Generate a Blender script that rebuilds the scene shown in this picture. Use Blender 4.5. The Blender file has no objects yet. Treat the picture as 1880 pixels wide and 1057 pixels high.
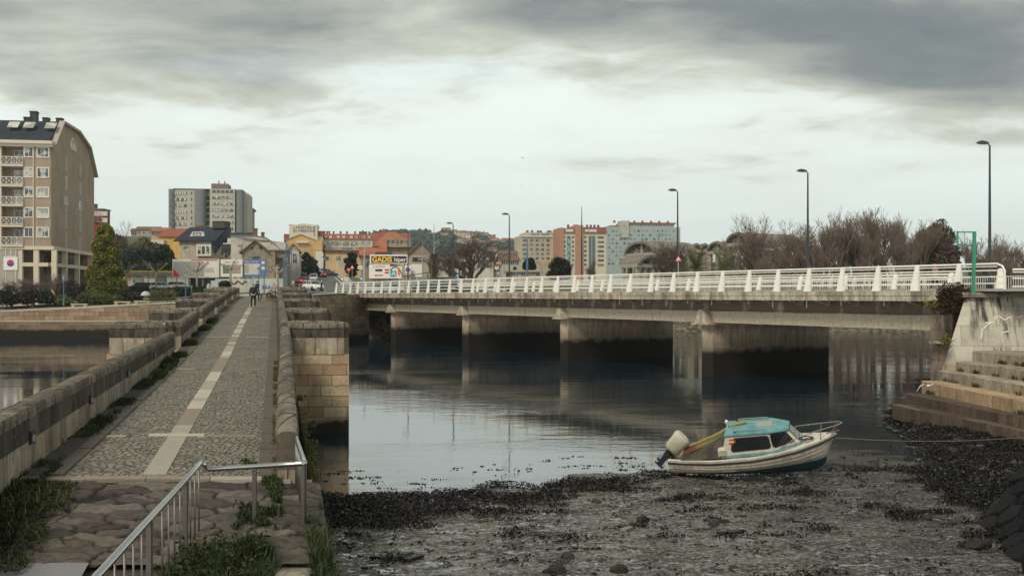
import bpy, bmesh, math, random
import numpy as np
from mathutils import Vector, Matrix, Euler
R = math.radians
# ------------------------------------------------------------------ camera, world, sun, exposure
F = 1880 * 35 / 36.0          # focal length in photo pixels
EYE = 5.5                     # eye height above the river
HY = 541.0
sc = bpy.context.scene
cam = bpy.data.cameras.new('camera')
cam.lens = 35; cam.sensor_width = 36; cam.shift_y = 12.5 / 1880
cam.clip_start = 0.2; cam.clip_end = 20000
camo = bpy.data.objects.new('camera', cam); sc.collection.objects.link(camo)
camo.location = (0, 0, EYE); camo.rotation_euler = (R(90), 0, 0)
sc.camera = camo
sc.view_settings.view_transform = 'Standard'; sc.view_settings.look = 'None'
sc.view_settings.exposure = 0.70; sc.view_settings.gamma = 1.0
SUN_EL, SUN_AZ = 46, 210      # azimuth measured clockwise from +Y (view direction)
sun = bpy.data.lights.new('sun', 'SUN'); sun.energy = 1.5; sun.angle = R(18); sun.color = (1.0, 0.90, 0.76)
suno = bpy.data.objects.new('sun', sun); sc.collection.objects.link(suno)
sd = Vector((math.sin(R(SUN_AZ)) * math.cos(R(SUN_EL)), math.cos(R(SUN_AZ)) * math.cos(R(SUN_EL)), math.sin(R(SUN_EL))))
suno.rotation_euler = sd.to_track_quat('Z', 'Y').to_euler()
suno.location = (0, 0, 60)

class NT:
    """tiny helper to write node trees"""
    def __init__(s, nt): s.t = nt; nt.nodes.clear()
    def n(s, typ, ins=None, **kw):
        nd = s.t.nodes.new(typ)
        for k, v in kw.items(): setattr(nd, k, v)
        for k, v in (ins or {}).items():
            sk = nd.inputs[k]
            if hasattr(v, 'is_output'): s.t.links.new(v, sk)
            elif hasattr(v, 'outputs'): s.t.links.new(v.outputs[0], sk)
            else:
                if sk.type == 'RGBA' and len(v) == 3: v = (*v, 1)
                sk.default_value = v
        return nd
    def m(s, op, a, b=0.0, c=0.0, clamp=False):
        return s.n('ShaderNodeMath', {0: a, 1: b, 2: c}, operation=op, use_clamp=clamp).outputs[0]
    def vm(s, op, a, b=(0, 0, 0), **k):
        return s.n('ShaderNodeVectorMath', {0: a, 1: b}, operation=op, **k).outputs[0]
    def mix(s, f, a, b, bt='MIX'):
        nd = s.t.nodes.new('ShaderNodeMix'); nd.data_type = 'RGBA'; nd.blend_type = bt
        for i, v in ((0, f), (6, a), (7, b)):
            sk = nd.inputs[i]
            if hasattr(v, 'is_output'): s.t.links.new(v, sk)
            else: sk.default_value = (*v, 1) if (i > 0 and len(v) == 3) else v
        return nd.outputs[2]
    def ramp(s, f, stops, interp='LINEAR'):
        nd = s.n('ShaderNodeValToRGB', {0: f}); cr = nd.color_ramp; cr.interpolation = interp
        while len(cr.elements) < len(stops): cr.elements.new(0.5)
        for e, (p, c) in zip(cr.elements, stops):
            e.position = p; e.color = (*c, 1) if not isinstance(c, (int, float)) else (c, c, c, 1)
        return nd.outputs[0]
    def noise(s, vec, scale, detail=4, rough=0.55, dist=0.0, dim='3D'):
        return s.n('ShaderNodeTexNoise', {'Vector': vec, 'Scale': scale, 'Detail': detail, 'Roughness': rough, 'Distortion': dist}, noise_dimensions=dim).outputs[0]
    def mapping(s, vec, sc_=(1, 1, 1), loc=(0, 0, 0), rot=(0, 0, 0)):
        return s.n('ShaderNodeMapping', {'Vector': vec, 'Scale': sc_, 'Location': loc, 'Rotation': rot}).outputs[0]
    def smooth(s, v, a, b):
        return s.n('ShaderNodeMapRange', {0: v, 1: a, 2: b, 3: 0.0, 4: 1.0}, interpolation_type='SMOOTHSTEP').outputs[0]

w = bpy.data.worlds.new('World'); sc.world = w; w.use_nodes = True
t = NT(w.node_tree)
tc = t.n('ShaderNodeTexCoord').outputs['Generated']
sky = t.n('ShaderNodeTexSky', sky_type='NISHITA', sun_disc=False, sun_elevation=R(SUN_EL), sun_rotation=R(SUN_AZ), air_density=1.0, dust_density=2.0, ozone_density=1.0)
bg1 = t.n('ShaderNodeBackground', {'Color': sky, 'Strength': 0.13})
sep = t.n('ShaderNodeSeparateXYZ', {0: tc})
x_, y_, z_ = sep.outputs
zc = t.m('ADD', t.m('MAXIMUM', z_, 0.0), 0.10)
cp = t.n('ShaderNodeCombineXYZ', {0: t.m('DIVIDE', x_, zc), 1: t.m('DIVIDE', y_, zc), 2: 0.0}).outputs[0]
wpos = t.vm('ADD', cp, t.n('ShaderNodeVectorMath', {0: t.n('ShaderNodeTexNoise', {'Vector': cp, 'Scale': 0.45, 'Detail': 3}).outputs['Color'], 'Scale': 1.3}, operation='SCALE').outputs[0])
nbig = t.noise(t.mapping(wpos, (0.55, 0.62, 1), (3.1, 1.7, 0)), 1.0, 6, 0.5)
nfin = t.noise(t.mapping(wpos, (1.9, 2.1, 1), (0.4, 7.7, 0)), 1.0, 8, 0.62)
ya = t.m('MAXIMUM', y_, 0.05)
u_ = t.m('DIVIDE', x_, ya); v_ = t.m('DIVIDE', t.m('MAXIMUM', z_, 0.0), ya)
front = t.smooth(y_, 0.0, 0.3)
def blob(u0, v0, su, sv, k):
    a = t.m('DIVIDE', t.m('SUBTRACT', u_, u0), su); b = t.m('DIVIDE', t.m('SUBTRACT', v_, v0), sv)
    g = t.m('EXPONENT', t.m('MULTIPLY', t.m('ADD', t.m('MULTIPLY', a, a), t.m('MULTIPLY', b, b)), -1.0))
    return t.m('MULTIPLY', t.m('MULTIPLY', g, k), front)
# cloud weight: bright milky sky low down, grey cloud deck higher up
val = t.m('MULTIPLY', t.m('SUBTRACT', nbig, 0.5), 1.5)
val = t.m('ADD', val, t.m('MULTIPLY', t.m('SUBTRACT', nfin, 0.5), 0.75))
val = t.m('MULTIPLY', val, t.smooth(z_, 0.04, 0.17))
elev = t.n('ShaderNodeMapRange', {0: z_, 1: 0.10, 2: 0.29, 3: 0.0, 4: 0.44}).outputs[0]
val = t.m('ADD', val, elev)
for b in ((0.43, 0.225, 0.17, 0.055, 0.40), (0.20, 0.275, 0.2, 0.03, 0.16), (-0.40, 0.27, 0.2, 0.035, 0.10), (0.52, 0.19, 0.1, 0.02, 0.2), (-0.36, 0.20, 0.28, 0.03, 0.20), (0.33, 0.28, 0.3, 0.03, 0.15),
          (0.52, 0.158, 0.10, 0.010, 0.26), (-0.2, 0.222, 0.3, 0.02, -0.06), (0.16, 0.185, 0.2, 0.018, -0.22), (0.0, 0.15, 0.35, 0.02, -0.08)):
    val = t.m('ADD', val, blob(*b))
ccol = t.ramp(val, [(0.0, (0.60, 0.665, 0.635)), (0.14, (0.565, 0.615, 0.575)), (0.27, (0.41, 0.425, 0.37)), (0.43, (0.275, 0.29, 0.265)), (0.62, (0.15, 0.17, 0.175)), (0.9, (0.085, 0.108, 0.122))])
bg2 = t.n('ShaderNodeBackground', {'Color': ccol, 'Strength': 1.0})
# thin gaps of blue between the clouds
gap = t.m('MULTIPLY', t.smooth(t.noise(t.mapping(wpos, (0.55, 0.8, 1), (9.3, 2.2, 0)), 1.0, 4, 0.5), 0.56, 0.70), t.m('MULTIPLY', t.smooth(z_, 0.05, 0.11), 0.16))
mx = t.n('ShaderNodeMixShader', {0: t.m('SUBTRACT', 1.0, gap), 1: bg1, 2: bg2})
t.n('ShaderNodeOutputWorld', {0: mx})

# ------------------------------------------------------------------ object helpers
col = sc.collection
def P(px, py, d): return Vector(((px - 940) / F * d, d, EYE + (HY - py) / F * d))
def X(px, d): return (px - 940) / F * d
def Zr(z): return EYE + z           # height relative to the eye -> world
def tag(o, label=None, cat=None, group=None, kind=None):
    if label: o['label'] = label
    if cat: o['category'] = cat
    if group: o['group'] = group
    if kind: o['kind'] = kind
    return o
def empty(name, loc=(0, 0, 0), rz=0.0, label=None, cat=None, group=None, parent=None):
    o = bpy.data.objects.new(name, None); col.objects.link(o); o.location = loc; o.rotation_euler = (0, 0, rz)
    o.empty_display_size = 0.3
    if parent: o.parent = parent
    return tag(o, label, cat, group)
def copy_tree(o, parent=None):
    c = o.copy(); col.objects.link(c); c.parent = parent
    for k in list(KIDS.get(o.name, [])): copy_tree(k, c)
    if parent is not None: KIDS.setdefault(parent.name, []).append(c)
    return c
KIDS = {}
def link(o, parent=None):
    col.objects.link(o)
    if parent is not None:
        o.parent = parent; KIDS.setdefault(parent.name, []).append(o)
    return o
class MB:
    def __init__(s): s.v = []; s.f = []; s.m = []
    def add(s, vs, fs, m=0, T=None):
        k = len(s.v)
        if T is not None: vs = [T @ Vector(v) for v in vs]
        s.v += [tuple(v) for v in vs]; s.f += [tuple(i + k for i in f) for f in fs]; s.m += [m] * len(fs)
        return s
    def box(s, a, b, m=0, T=None):
        x0, y0, z0 = (min(a[i], b[i]) for i in range(3)); x1, y1, z1 = (max(a[i], b[i]) for i in range(3))
        return s.add([(x0, y0, z0), (x1, y0, z0), (x1, y1, z0), (x0, y1, z0), (x0, y0, z1), (x1, y0, z1), (x1, y1, z1), (x0, y1, z1)],
                     [(0, 3, 2, 1), (4, 5, 6, 7), (0, 1, 5, 4), (1, 2, 6, 5), (2, 3, 7, 6), (3, 0, 4, 7)], m, T)
    def prism(s, poly, z0, z1, m=0, T=None, mtop=None):
        """poly xy counter-clockwise, extruded in z; z0/z1 may be lists"""
        n = len(poly)
        za = z0 if isinstance(z0, (list, tuple)) else [z0] * n; zb = z1 if isinstance(z1, (list, tuple)) else [z1] * n
        vs = [(p[0], p[1], a) for p, a in zip(poly, za)] + [(p[0], p[1], b) for p, b in zip(poly, zb)]
        s.add(vs, [tuple(range(n - 1, -1, -1))] + [(i, (i + 1) % n, n + (i + 1) % n, n + i) for i in range(n)], m, T)
        return s.add(vs, [tuple(range(n, 2 * n))], m if mtop is None else mtop, T)
    def loft(s, rings, m=0, closed=True, caps=True, T=None):
        n = len(rings[0]); vs = [p for r in rings for p in r]; fs = []
        for i in range(len(rings) - 1):
            for j in range(n if closed else n - 1):
                fs.append((i * n + j, i * n + (j + 1) % n, (i + 1) * n + (j + 1) % n, (i + 1) * n + j))
        if caps and closed:
            fs.append(tuple(range(n - 1, -1, -1))); fs.append(tuple(range((len(rings) - 1) * n, len(rings) * n)))
        return s.add(vs, fs, m, T)
    def tube(s, pts, r, n=8, m=0, T=None, caps=True):
        pts = [Vector(p) for p in pts]; rs = r if isinstance(r, (list, tuple)) else [r] * len(pts)
        rings = []; up = None
        for i, p in enumerate(pts):
            d = (pts[min(i + 1, len(pts) - 1)] - pts[max(i - 1, 0)]).normalized()
            if up is None:
                up = Vector((0, 0, 1)) if abs(d.z) < 0.9 else Vector((1, 0, 0))
            a = d.cross(up)
            if a.length < 1e-4: a = d.cross(Vector((0, 1, 0)))
            a.normalize(); b = a.cross(d).normalized(); up = b
            rings.append([p + (a * math.cos(2 * math.pi * k / n) + b * math.sin(2 * math.pi * k / n)) * rs[i] for k in range(n)])
        return s.loft(rings, m, True, caps, T)
    def lathe(s, prof, n=16, m=0, T=None, c=(0, 0)):
        rings = [[(c[0] + r * math.cos(2 * math.pi * k / n), c[1] + r * math.sin(2 * math.pi * k / n), z) for k in range(n)] for r, z in prof]
        return s.loft(rings, m, True, True, T)
    def beam(s, a, b, w, h, m=0, T=None):
        a = Vector(a); b = Vector(b); d = (b - a).normalized()
        up = Vector((0, 0, 1)) if abs(d.z) < 0.95 else Vector((0, 1, 0))
        x = d.cross(up).normalized() * w / 2; y = x.cross(d).normalized() * h / 2
        return s.loft([[p - x - y, p + x - y, p + x + y, p - x + y] for p in (a, b)], m, True, True, T)
    def build(s, name, mats, parent=None, loc=(0, 0, 0), rz=0.0, smooth=False, uvoff=(0, 0)):
        me = mesh_np(name, np.array(s.v, dtype=np.float64).reshape(-1, 3), s.f, mats, s.m, smooth, uvoff)
        o = bpy.data.objects.new(name, me); o.location = loc; o.rotation_euler = (0, 0, rz)
        return link(o, parent)
def mesh_np(name, V, Fs, mats, midx=None, smooth=False, uvoff=(0, 0), uv=True):
    me = bpy.data.meshes.new(name)
    me.from_pydata(V.tolist() if not isinstance(V, list) else V, [], Fs if isinstance(Fs, list) else Fs.tolist())
    for m in (mats if isinstance(mats, (list, tuple)) else [mats]): me.materials.append(m)
    if midx is not None and len(set(midx)) > 1: me.polygons.foreach_set('material_index', np.array(midx, dtype=np.int32))
    elif midx is not None and len(midx) and midx[0]: me.polygons.foreach_set('material_index', np.full(len(midx), midx[0], dtype=np.int32))
    if smooth: me.polygons.foreach_set('use_smooth', np.ones(len(me.polygons), dtype=bool))
    me.update()
    if uv:
        nl = len(me.loops); npoly = len(me.polygons)
        lay = me.uv_layers.new(name='UVMap')
        vi = np.empty(nl, dtype=np.int32); me.loops.foreach_get('vertex_index', vi)
        lt = np.empty(npoly, dtype=np.int32); me.polygons.foreach_get('loop_total', lt)
        pn = np.empty(npoly * 3); me.polygons.foreach_get('normal', pn); pn = pn.reshape(-1, 3)
        co = np.empty(len(me.vertices) * 3); me.vertices.foreach_get('co', co); co = co.reshape(-1, 3)
        ln = np.repeat(pn, lt, axis=0); c = co[vi]
        flat = np.abs(ln[:, 2]) > 0.72
        h = np.hypot(ln[:, 0], ln[:, 1]) + 1e-9
        u = np.where(flat, c[:, 0], (-ln[:, 1] * c[:, 0] + ln[:, 0] * c[:, 1]) / h)
        v = np.where(flat, c[:, 1], c[:, 2])
        lay.data.foreach_set('uv', np.stack([u + uvoff[0], v + uvoff[1]], 1).ravel())
    return me
def obj(name, me, parent=None, loc=(0, 0, 0), rz=0.0):
    o = bpy.data.objects.new(name, me); o.location = loc; o.rotation_euler = (0, 0, rz)
    return link(o, parent)
def grid_mesh(name, Pts, mats, smooth=True, uv=True):
    """Pts array (n,m,3)"""
    n, m = Pts.shape[:2]; idx = np.arange(n * m).reshape(n, m)
    f = np.stack([idx[:-1, :-1], idx[1:, :-1], idx[1:, 1:], idx[:-1, 1:]], -1).reshape(-1, 4)
    return mesh_np(name, Pts.reshape(-1, 3), f.tolist(), mats, None, smooth, uv=uv)
# value noise
_rs = np.random.RandomState(7); _H = _rs.rand(256, 256)
def vnoise(x, y):
    xi = np.floor(x).astype(int); yi = np.floor(y).astype(int); fx = x - xi; fy = y - yi
    fx = fx * fx * (3 - 2 * fx); fy = fy * fy * (3 - 2 * fy)
    a = _H[xi % 256, yi % 256]; b = _H[(xi + 1) % 256, yi % 256]; c = _H[xi % 256, (yi + 1) % 256]; d = _H[(xi + 1) % 256, (yi + 1) % 256]
    return (a * (1 - fx) + b * fx) * (1 - fy) + (c * (1 - fx) + d * fx) * fy
def fbm(x, y, o=4, g=0.5):
    s = 0; a = 1; n = 0
    for i in range(o):
        s = s + a * vnoise(x * 2 ** i + 17 * i, y * 2 ** i + 31 * i); n += a; a *= g
    return s / n
def sstep(a, b, x):
    t_ = np.clip((x - a) / (b - a), 0, 1); return t_ * t_ * (3 - 2 * t_)

# ------------------------------------------------------------------ materials
MATS = {}
def newmat(name):
    m = bpy.data.materials.new(name); m.use_nodes = True; return m, NT(m.node_tree)
def finish(t, base, rough=0.8, bump=None, bstr=0.3, bdist=0.02, metal=0.0, spec=0.3, **kw):
    ins = {'Base Color': base, 'Roughness': rough, 'Metallic': metal, 'Specular IOR Level': spec}
    ins.update(kw)
    if bump is not None: ins['Normal'] = t.n('ShaderNodeBump', {'Height': bump, 'Strength': bstr, 'Distance': bdist})
    t.n('ShaderNodeOutputMaterial', {0: t.n('ShaderNodeBsdfPrincipled', ins)})
def plain(name, c, rough=0.7, metal=0.0, var=0.12, scale=3.0, spec=0.5):
    if name in MATS: return MATS[name]
    m, t = newmat(name)
    g = t.n('ShaderNodeNewGeometry').outputs['Position']
    n = t.noise(g, scale, 4)
    f = t.m('ADD', t.m('MULTIPLY', n, 2 * var), 1 - var)
    c2 = t.n('ShaderNodeVectorMath', {0: c, 'Scale': f}, operation='SCALE').outputs[0]
    finish(t, c2, rough, metal=metal, spec=spec)
    MATS[name] = m; return m
def plaster(name, c, stain=0.25, rough=0.85, streak=0.25):
    if name in MATS: return MATS[name]
    m, t = newmat(name)
    uv = t.n('ShaderNodeUVMap').outputs[0]; g = t.n('ShaderNodeNewGeometry').outputs['Position']
    n1 = t.noise(g, 0.35, 5, 0.6); n2 = t.noise(t.mapping(uv, (1.2, 0.12, 1)), 1.0, 5, 0.6); n3 = t.noise(g, 6, 3)
    f = t.m('SUBTRACT', 1.0, t.m('MULTIPLY', t.smooth(n1, 0.4, 0.75), stain))
    f = t.m('SUBTRACT', f, t.m('MULTIPLY', t.smooth(n2, 0.45, 0.75), streak))
    f = t.m('ADD', f, t.m('MULTIPLY', t.m('SUBTRACT', n3, 0.5), 0.12))
    c2 = t.n('ShaderNodeVectorMath', {0: c, 'Scale': f}, operation='SCALE').outputs[0]
    finish(t, c2, rough, bump=n3, bstr=0.15)
    MATS[name] = m; return m
def masonry(name, ca, cb, bw=0.9, bh=0.42, mortar=(0.05, 0.045, 0.04), msize=0.012, dark=None, algae=None, lichen=0.0, streak=0.4, off=(0, 0), warp=0.02, rough=0.85, topdark=0.0, zref=None, bstr=0.5):
    """coursed stone in UV metres. dark=colour of the streaks. algae=(z_low,z_high) world heights of the tide mark"""
    if name in MATS: return MATS[name]
    m, t = newmat(name)
    uv = t.n('ShaderNodeUVMap').outputs[0]; g = t.n('ShaderNodeNewGeometry').outputs['Position']
    nd = t.n('ShaderNodeTexNoise', {'Vector': uv, 'Scale': 1.7, 'Detail': 3}).outputs['Color']
    uvw = t.vm('ADD', t.mapping(uv, (1, 1, 1), (off[0], off[1], 0)), t.n('ShaderNodeVectorMath', {0: t.vm('SUBTRACT', nd, (0.5, 0.5, 0.5)), 'Scale': warp * 2}, operation='SCALE').outputs[0])
    br = t.n('ShaderNodeTexBrick', {'Vector': uvw, 'Color1': (0, 0, 0), 'Color2': (1, 1, 1), 'Mortar': (0.5, 0.5, 0.5), 'Scale': 1.0, 'Mortar Size': msize, 'Mortar Smooth': 0.3, 'Bias': 0.0, 'Brick Width': bw, 'Row Height': bh}, offset=0.37, squash=1.25, squash_frequency=3)
    n1 = t.noise(g, 1.3, 6, 0.62); n2 = t.noise(t.mapping(uv, (2.7, 0.55, 1)), 1.0, 7, 0.7); n3 = t.noise(g, 10, 6, 0.7)
    c = t.mix(br.outputs[0], ca, cb)
    c = t.mix(t.m('MULTIPLY', t.smooth(n1, 0.35, 0.7), 0.35), c, (0.13, 0.115, 0.095), 'MIX')
    f = t.m('ADD', t.m('MULTIPLY', n3, 1.1), 0.42)
    c = t.n('ShaderNodeVectorMath', {0: c, 'Scale': f}, operation='SCALE').outputs[0]
    c = t.mix(t.m('MULTIPLY', t.smooth(n2, 0.42, 0.66), streak), c, dark or (0.035, 0.03, 0.028))
    if lichen: c = t.mix(t.m('MULTIPLY', t.smooth(t.noise(g, 3.2, 6, 0.7), 0.56, 0.66), lichen), c, (0.34, 0.32, 0.20))
    c = t.mix(t.m('SUBTRACT', 1.0, br.outputs[1]), mortar, c) if False else t.mix(br.outputs[1], c, mortar)
    rg = rough
    if algae:
        z = t.n('ShaderNodeSeparateXYZ', {0: g}).outputs[2]
        zz = t.m('ADD', z, t.m('MULTIPLY', t.m('SUBTRACT', n1, 0.5), 0.9))
        k = t.m('SUBTRACT', 1.0, t.smooth(zz, algae[0], algae[1]))
        c = t.mix(k, c, (0.002, 0.0035, 0.006))
        k2 = t.m('MULTIPLY', t.m('SUBTRACT', 1.0, t.smooth(zz, algae[1], algae[1] + 0.9)), 0.45)
        c = t.mix(k2, c, (0.05, 0.04, 0.03))
    h = t.m('ADD', t.m('MULTIPLY', n3, 0.35), t.m('MULTIPLY', br.outputs[1], -1.0))
    finish(t, c, rg, bump=h, bstr=bstr, bdist=0.03, spec=.1)
    MATS[name] = m; return m
def foliage(name, ca, cb, rough=0.6, trans=0.0):
    if name in MATS: return MATS[name]
    m, t = newmat(name)
    gm = t.n('ShaderNodeNewGeometry')
    r = gm.outputs['Random Per Island']; oi = t.n('ShaderNodeObjectInfo').outputs['Random']
    n = t.noise(gm.outputs['Position'], 0.8, 3)
    f = t.m('ADD', t.m('MULTIPLY', r, 0.65), t.m('MULTIPLY', t.smooth(n, 0.35, 0.65), 0.35))
    c = t.mix(f, ca, cb)
    c = t.n('ShaderNodeVectorMath', {0: c, 'Scale': t.m('ADD', 0.82, t.m('MULTIPLY', oi, 0.36))}, operation='SCALE').outputs[0]
    finish(t, c, rough, spec=0.25)
    MATS[name] = m; return m
def win_glass(name, c, alt=None):
    """window glass with curtains or blinds behind some of the panes"""
    if name in MATS: return MATS[name]
    m, t = newmat(name)
    oi = t.n('ShaderNodeObjectInfo').outputs['Random']
    g = t.n('ShaderNodeNewGeometry').outputs['Position']
    k = t.smooth(t.noise(g, 0.9, 1), 0.48, 0.56)
    c2 = t.mix(t.m('MULTIPLY', k, t.m('GREATER_THAN', oi, 0.35)), c, alt or tuple(min(1, q * 4 + 0.05) for q in c))
    finish(t, c2, 0.12, spec=0.8)
    MATS[name] = m; return m
HAZE = 0.00018
# ------------------------------------------------------------------ leaf / blade helpers
def cards(name, C, size, mat, parent=None, rs=None, flat=0.0, asp=0.55, sizevar=0.4, tri=False):
    """many small leaf faces at centres C"""
    rs = rs or np.random.RandomState(1); n = len(C)
    a = rs.randn(n, 3); a[:, 2] *= (1 - flat); a /= np.linalg.norm(a, axis=1)[:, None]
    b = rs.randn(n, 3); b[:, 2] *= (1 - flat); b -= (a * b).sum(1)[:, None] * a; b /= np.linalg.norm(b, axis=1)[:, None]
    s = size * (1 + sizevar * (rs.rand(n) * 2 - 1)); s = s[:, None] / 2
    p0 = C - a * s; p2 = C + a * s; p1 = C + b * s * asp; p3 = C - b * s * asp
    V = np.stack([p0, p1, p2, p3], 1).reshape(-1, 3); Fc = np.arange(4 * n).reshape(n, 4)
    me = mesh_np(name, V, Fc.tolist(), mat, None, False, uv=False)
    return obj(name, me, parent)
def blades(name, C, h, mat, parent=None, rs=None, wd=0.012, lean=0.5, hv=0.5):
    """grass blades: bent two-segment strips rooted at C"""
    rs = rs or np.random.RandomState(2); n = len(C)
    an = rs.rand(n) * 2 * np.pi; hh = h * (1 - hv * rs.rand(n)); le = lean * rs.rand(n) * hh
    d = np.stack([np.cos(an), np.sin(an), np.zeros(n)], 1); pz = np.stack([-np.sin(an), np.cos(an), np.zeros(n)], 1)
    w1 = (wd * (0.6 + 0.8 * rs.rand(n)))[:, None]
    m_ = C + d * (le * 0.35)[:, None] + np.array([0, 0, 1.0]) * (hh * 0.6)[:, None]
    e_ = C + d * le[:, None] + np.array([0, 0, 1.0]) * (hh * 0.95)[:, None]
    V = np.stack([C - pz * w1, C + pz * w1, m_ + pz * w1 * .8, m_ - pz * w1 * .8, e_], 1).reshape(-1, 3)
    k = np.arange(n) * 5
    Fc = [(a, a + 1, a + 2, a + 3) for a in k.tolist()] + [(a + 3, a + 2, a + 4) for a in k.tolist()]
    return obj(name, mesh_np(name, V, Fc, mat, None, False, uv=False), parent)

# ------------------------------------------------------------------ terrain
def prof(tab, d): return np.interp(d, [a for a, b in tab], [b for a, b in tab])
_L = [(0, -8), (128.5, -8), (129.5, -2.55), (150, -1.6), (170, -0.8), (190, 1.5), (230, 4), (300, 8), (465, 25), (800, 30), (3000, 30)]
TCOL = [(-900, _L), (0, _L),
        (330, [(0, -8), (128.5, -8), (129.5, -1.3), (150, -.6), (170, -.2), (190, 1.6), (230, 4), (300, 9), (465, 28), (800, 34), (3000, 34)]),
        (430, [(0, -8), (111, -8), (112, -0.6), (150, 0.0), (170, .3), (190, 1.5), (230, 3.5), (300, 8), (465, 22), (800, 34), (3000, 34)]),
        (520, [(0, -8), (111, -8), (112, -0.25), (125, 0.0), (150, .35), (200, 1.5), (230, 2.6), (260, 4.5), (300, 7), (340, 10), (380, 12), (465, 17), (800, 36), (3000, 34)]),
        (610, [(0, -8), (119, -8), (120, -0.2), (126, 0.0), (150, .35), (200, 1.5), (230, 2.6), (260, 4.5), (300, 7), (340, 9.5), (380, 11), (465, 15), (800, 34), (3000, 34)]),
        (636, [(0, -8), (127, -8), (128, -0.2), (150, .3), (200, 1.4), (230, 2.4), (300, 6.5), (465, 14), (800, 33), (3000, 34)]),
        (700, [(0, -8), (127, -8), (128, -0.2), (150, .0), (180, .6), (230, 1.5), (300, 4), (465, 8), (800, 24), (3000, 30)]),
        (860, [(0, -8), (140, -8), (146, -4), (150, -0.5), (180, .3), (230, 1.2), (300, 3), (465, 6), (800, 15), (3000, 24)]),
        (960, [(0, -8), (148, -7), (152, -5.2), (157, -1.2), (185, 2.2), (230, 3), (300, 4), (650, 9), (1200, 12), (3000, 14)]),
        (1200, [(0, -8), (146, -7), (150, -5.2), (157, -1.6), (190, .2), (230, 1), (300, 3), (650, 8), (1200, 10), (3000, 10)]),
        (2000, [(0, -8), (146, -7), (150, -5.2), (157, -1.6), (190, .2), (230, 1), (300, 3), (650, 6), (1200, 8), (3000, 8)]),
        (2900, [(0, -8), (146, -7), (150, -5.2), (157, -1.6), (190, .2), (230, 1), (300, 3), (650, 6), (1200, 8), (3000, 8)])]
def T(px, d):
    zs = [prof(tb, d) for _, tb in TCOL]
    return float(np.interp(px, [a for a, _ in TCOL], zs))
def G(px, d, dz=0.0):
    """point standing on the town ground at photo column px and distance d"""
    return Vector((X(px, d), d, Zr(T(px, d)) + dz))
ds = np.concatenate([np.arange(1, 104, 12), np.arange(104, 200, 1.0), np.arange(200, 500, 6), np.arange(500, 3001, 60)])
ps = np.concatenate([[-2600, -900], np.arange(-300, 2301, 20), [2900, 4400]])
Pt = np.zeros((len(ds), len(ps), 3))
Zt = np.array([np.interp(ps, [a for a, _ in TCOL], zs) for zs in zip(*[prof(tb, ds) for _, tb in TCOL])])
for i, d in enumerate(ds):
    Pt[i, :, 0] = (ps - 940) / F * d; Pt[i, :, 1] = d
    Pt[i, :, 2] = EYE + Zt[i] + (fbm((ps - 940) / F * d * 0.06, np.full(len(ps), d * 0.06)) - .5) * (0.25 if d < 230 else 1.2) * (1 if d > 112 else 0)
m, t = newmat('ground_grass')
g = t.n('ShaderNodeNewGeometry').outputs['Position']
n1 = t.noise(g, 0.08, 5); n2 = t.noise(g, 1.5, 5)
c = t.mix(t.smooth(n1, .4, .6), (0.075, 0.095, 0.035), (0.12, 0.125, 0.06)); c = t.mix(t.m('MULTIPLY', t.smooth(n2, .5, .7), .5), c, (0.11, 0.09, 0.06))
c = t.mix(t.m('SUBTRACT', 1.0, t.smooth(t.m('ADD', t.n('ShaderNodeSeparateXYZ', {0: g}).outputs[2], n2), 4.2, 5.0)), c, t.mix(t.smooth(n2, .4, .6), (.05, .042, .03), (.17, .14, .10)))
finish(t, c, 0.95, bump=n2); M_GRASSG = m
tag(obj('ground', grid_mesh('ground', Pt, M_GRASSG)), kind='structure')

# ------------------------------------------------------------------ river
m, t = newmat('river_water')
g = t.n('ShaderNodeNewGeometry').outputs['Position']
cd = t.n('ShaderNodeCameraData')
na = t.noise(t.mapping(g, (0.55, 1.0, 1)), 1.5, 4, 0.5); nb = t.noise(t.mapping(g, (0.8, 1.6, 1)), 6.0, 3, 0.5)
patch = t.smooth(t.noise(t.mapping(g, (0.05, 0.13, 1)), 1.0, 3), 0.42, 0.6)
h = t.m('ADD', t.m('MULTIPLY', na, t.m('ADD', 0.45, patch)), t.m('MULTIPLY', nb, t.m('MULTIPLY', patch, 0.28)))
bmp = t.n('ShaderNodeBump', {'Height': h, 'Strength': 0.32, 'Distance': 0.035})
pr = t.n('ShaderNodeBsdfPrincipled', {'Base Color': (0.008, 0.022, 0.032), 'Roughness': 0.03, 'IOR': 3.4, 'Specular IOR Level': 0.5, 'Normal': bmp})
t.n('ShaderNodeOutputMaterial', {0: pr}); M_WATER = m
mb = MB(); mb.add([(-700, -5, 0), (900, -5, 0), (900, 175, 0), (-700, 175, 0)], [(0, 1, 2, 3)])
tag(mb.build('river_water', M_WATER), kind='structure')

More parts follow.
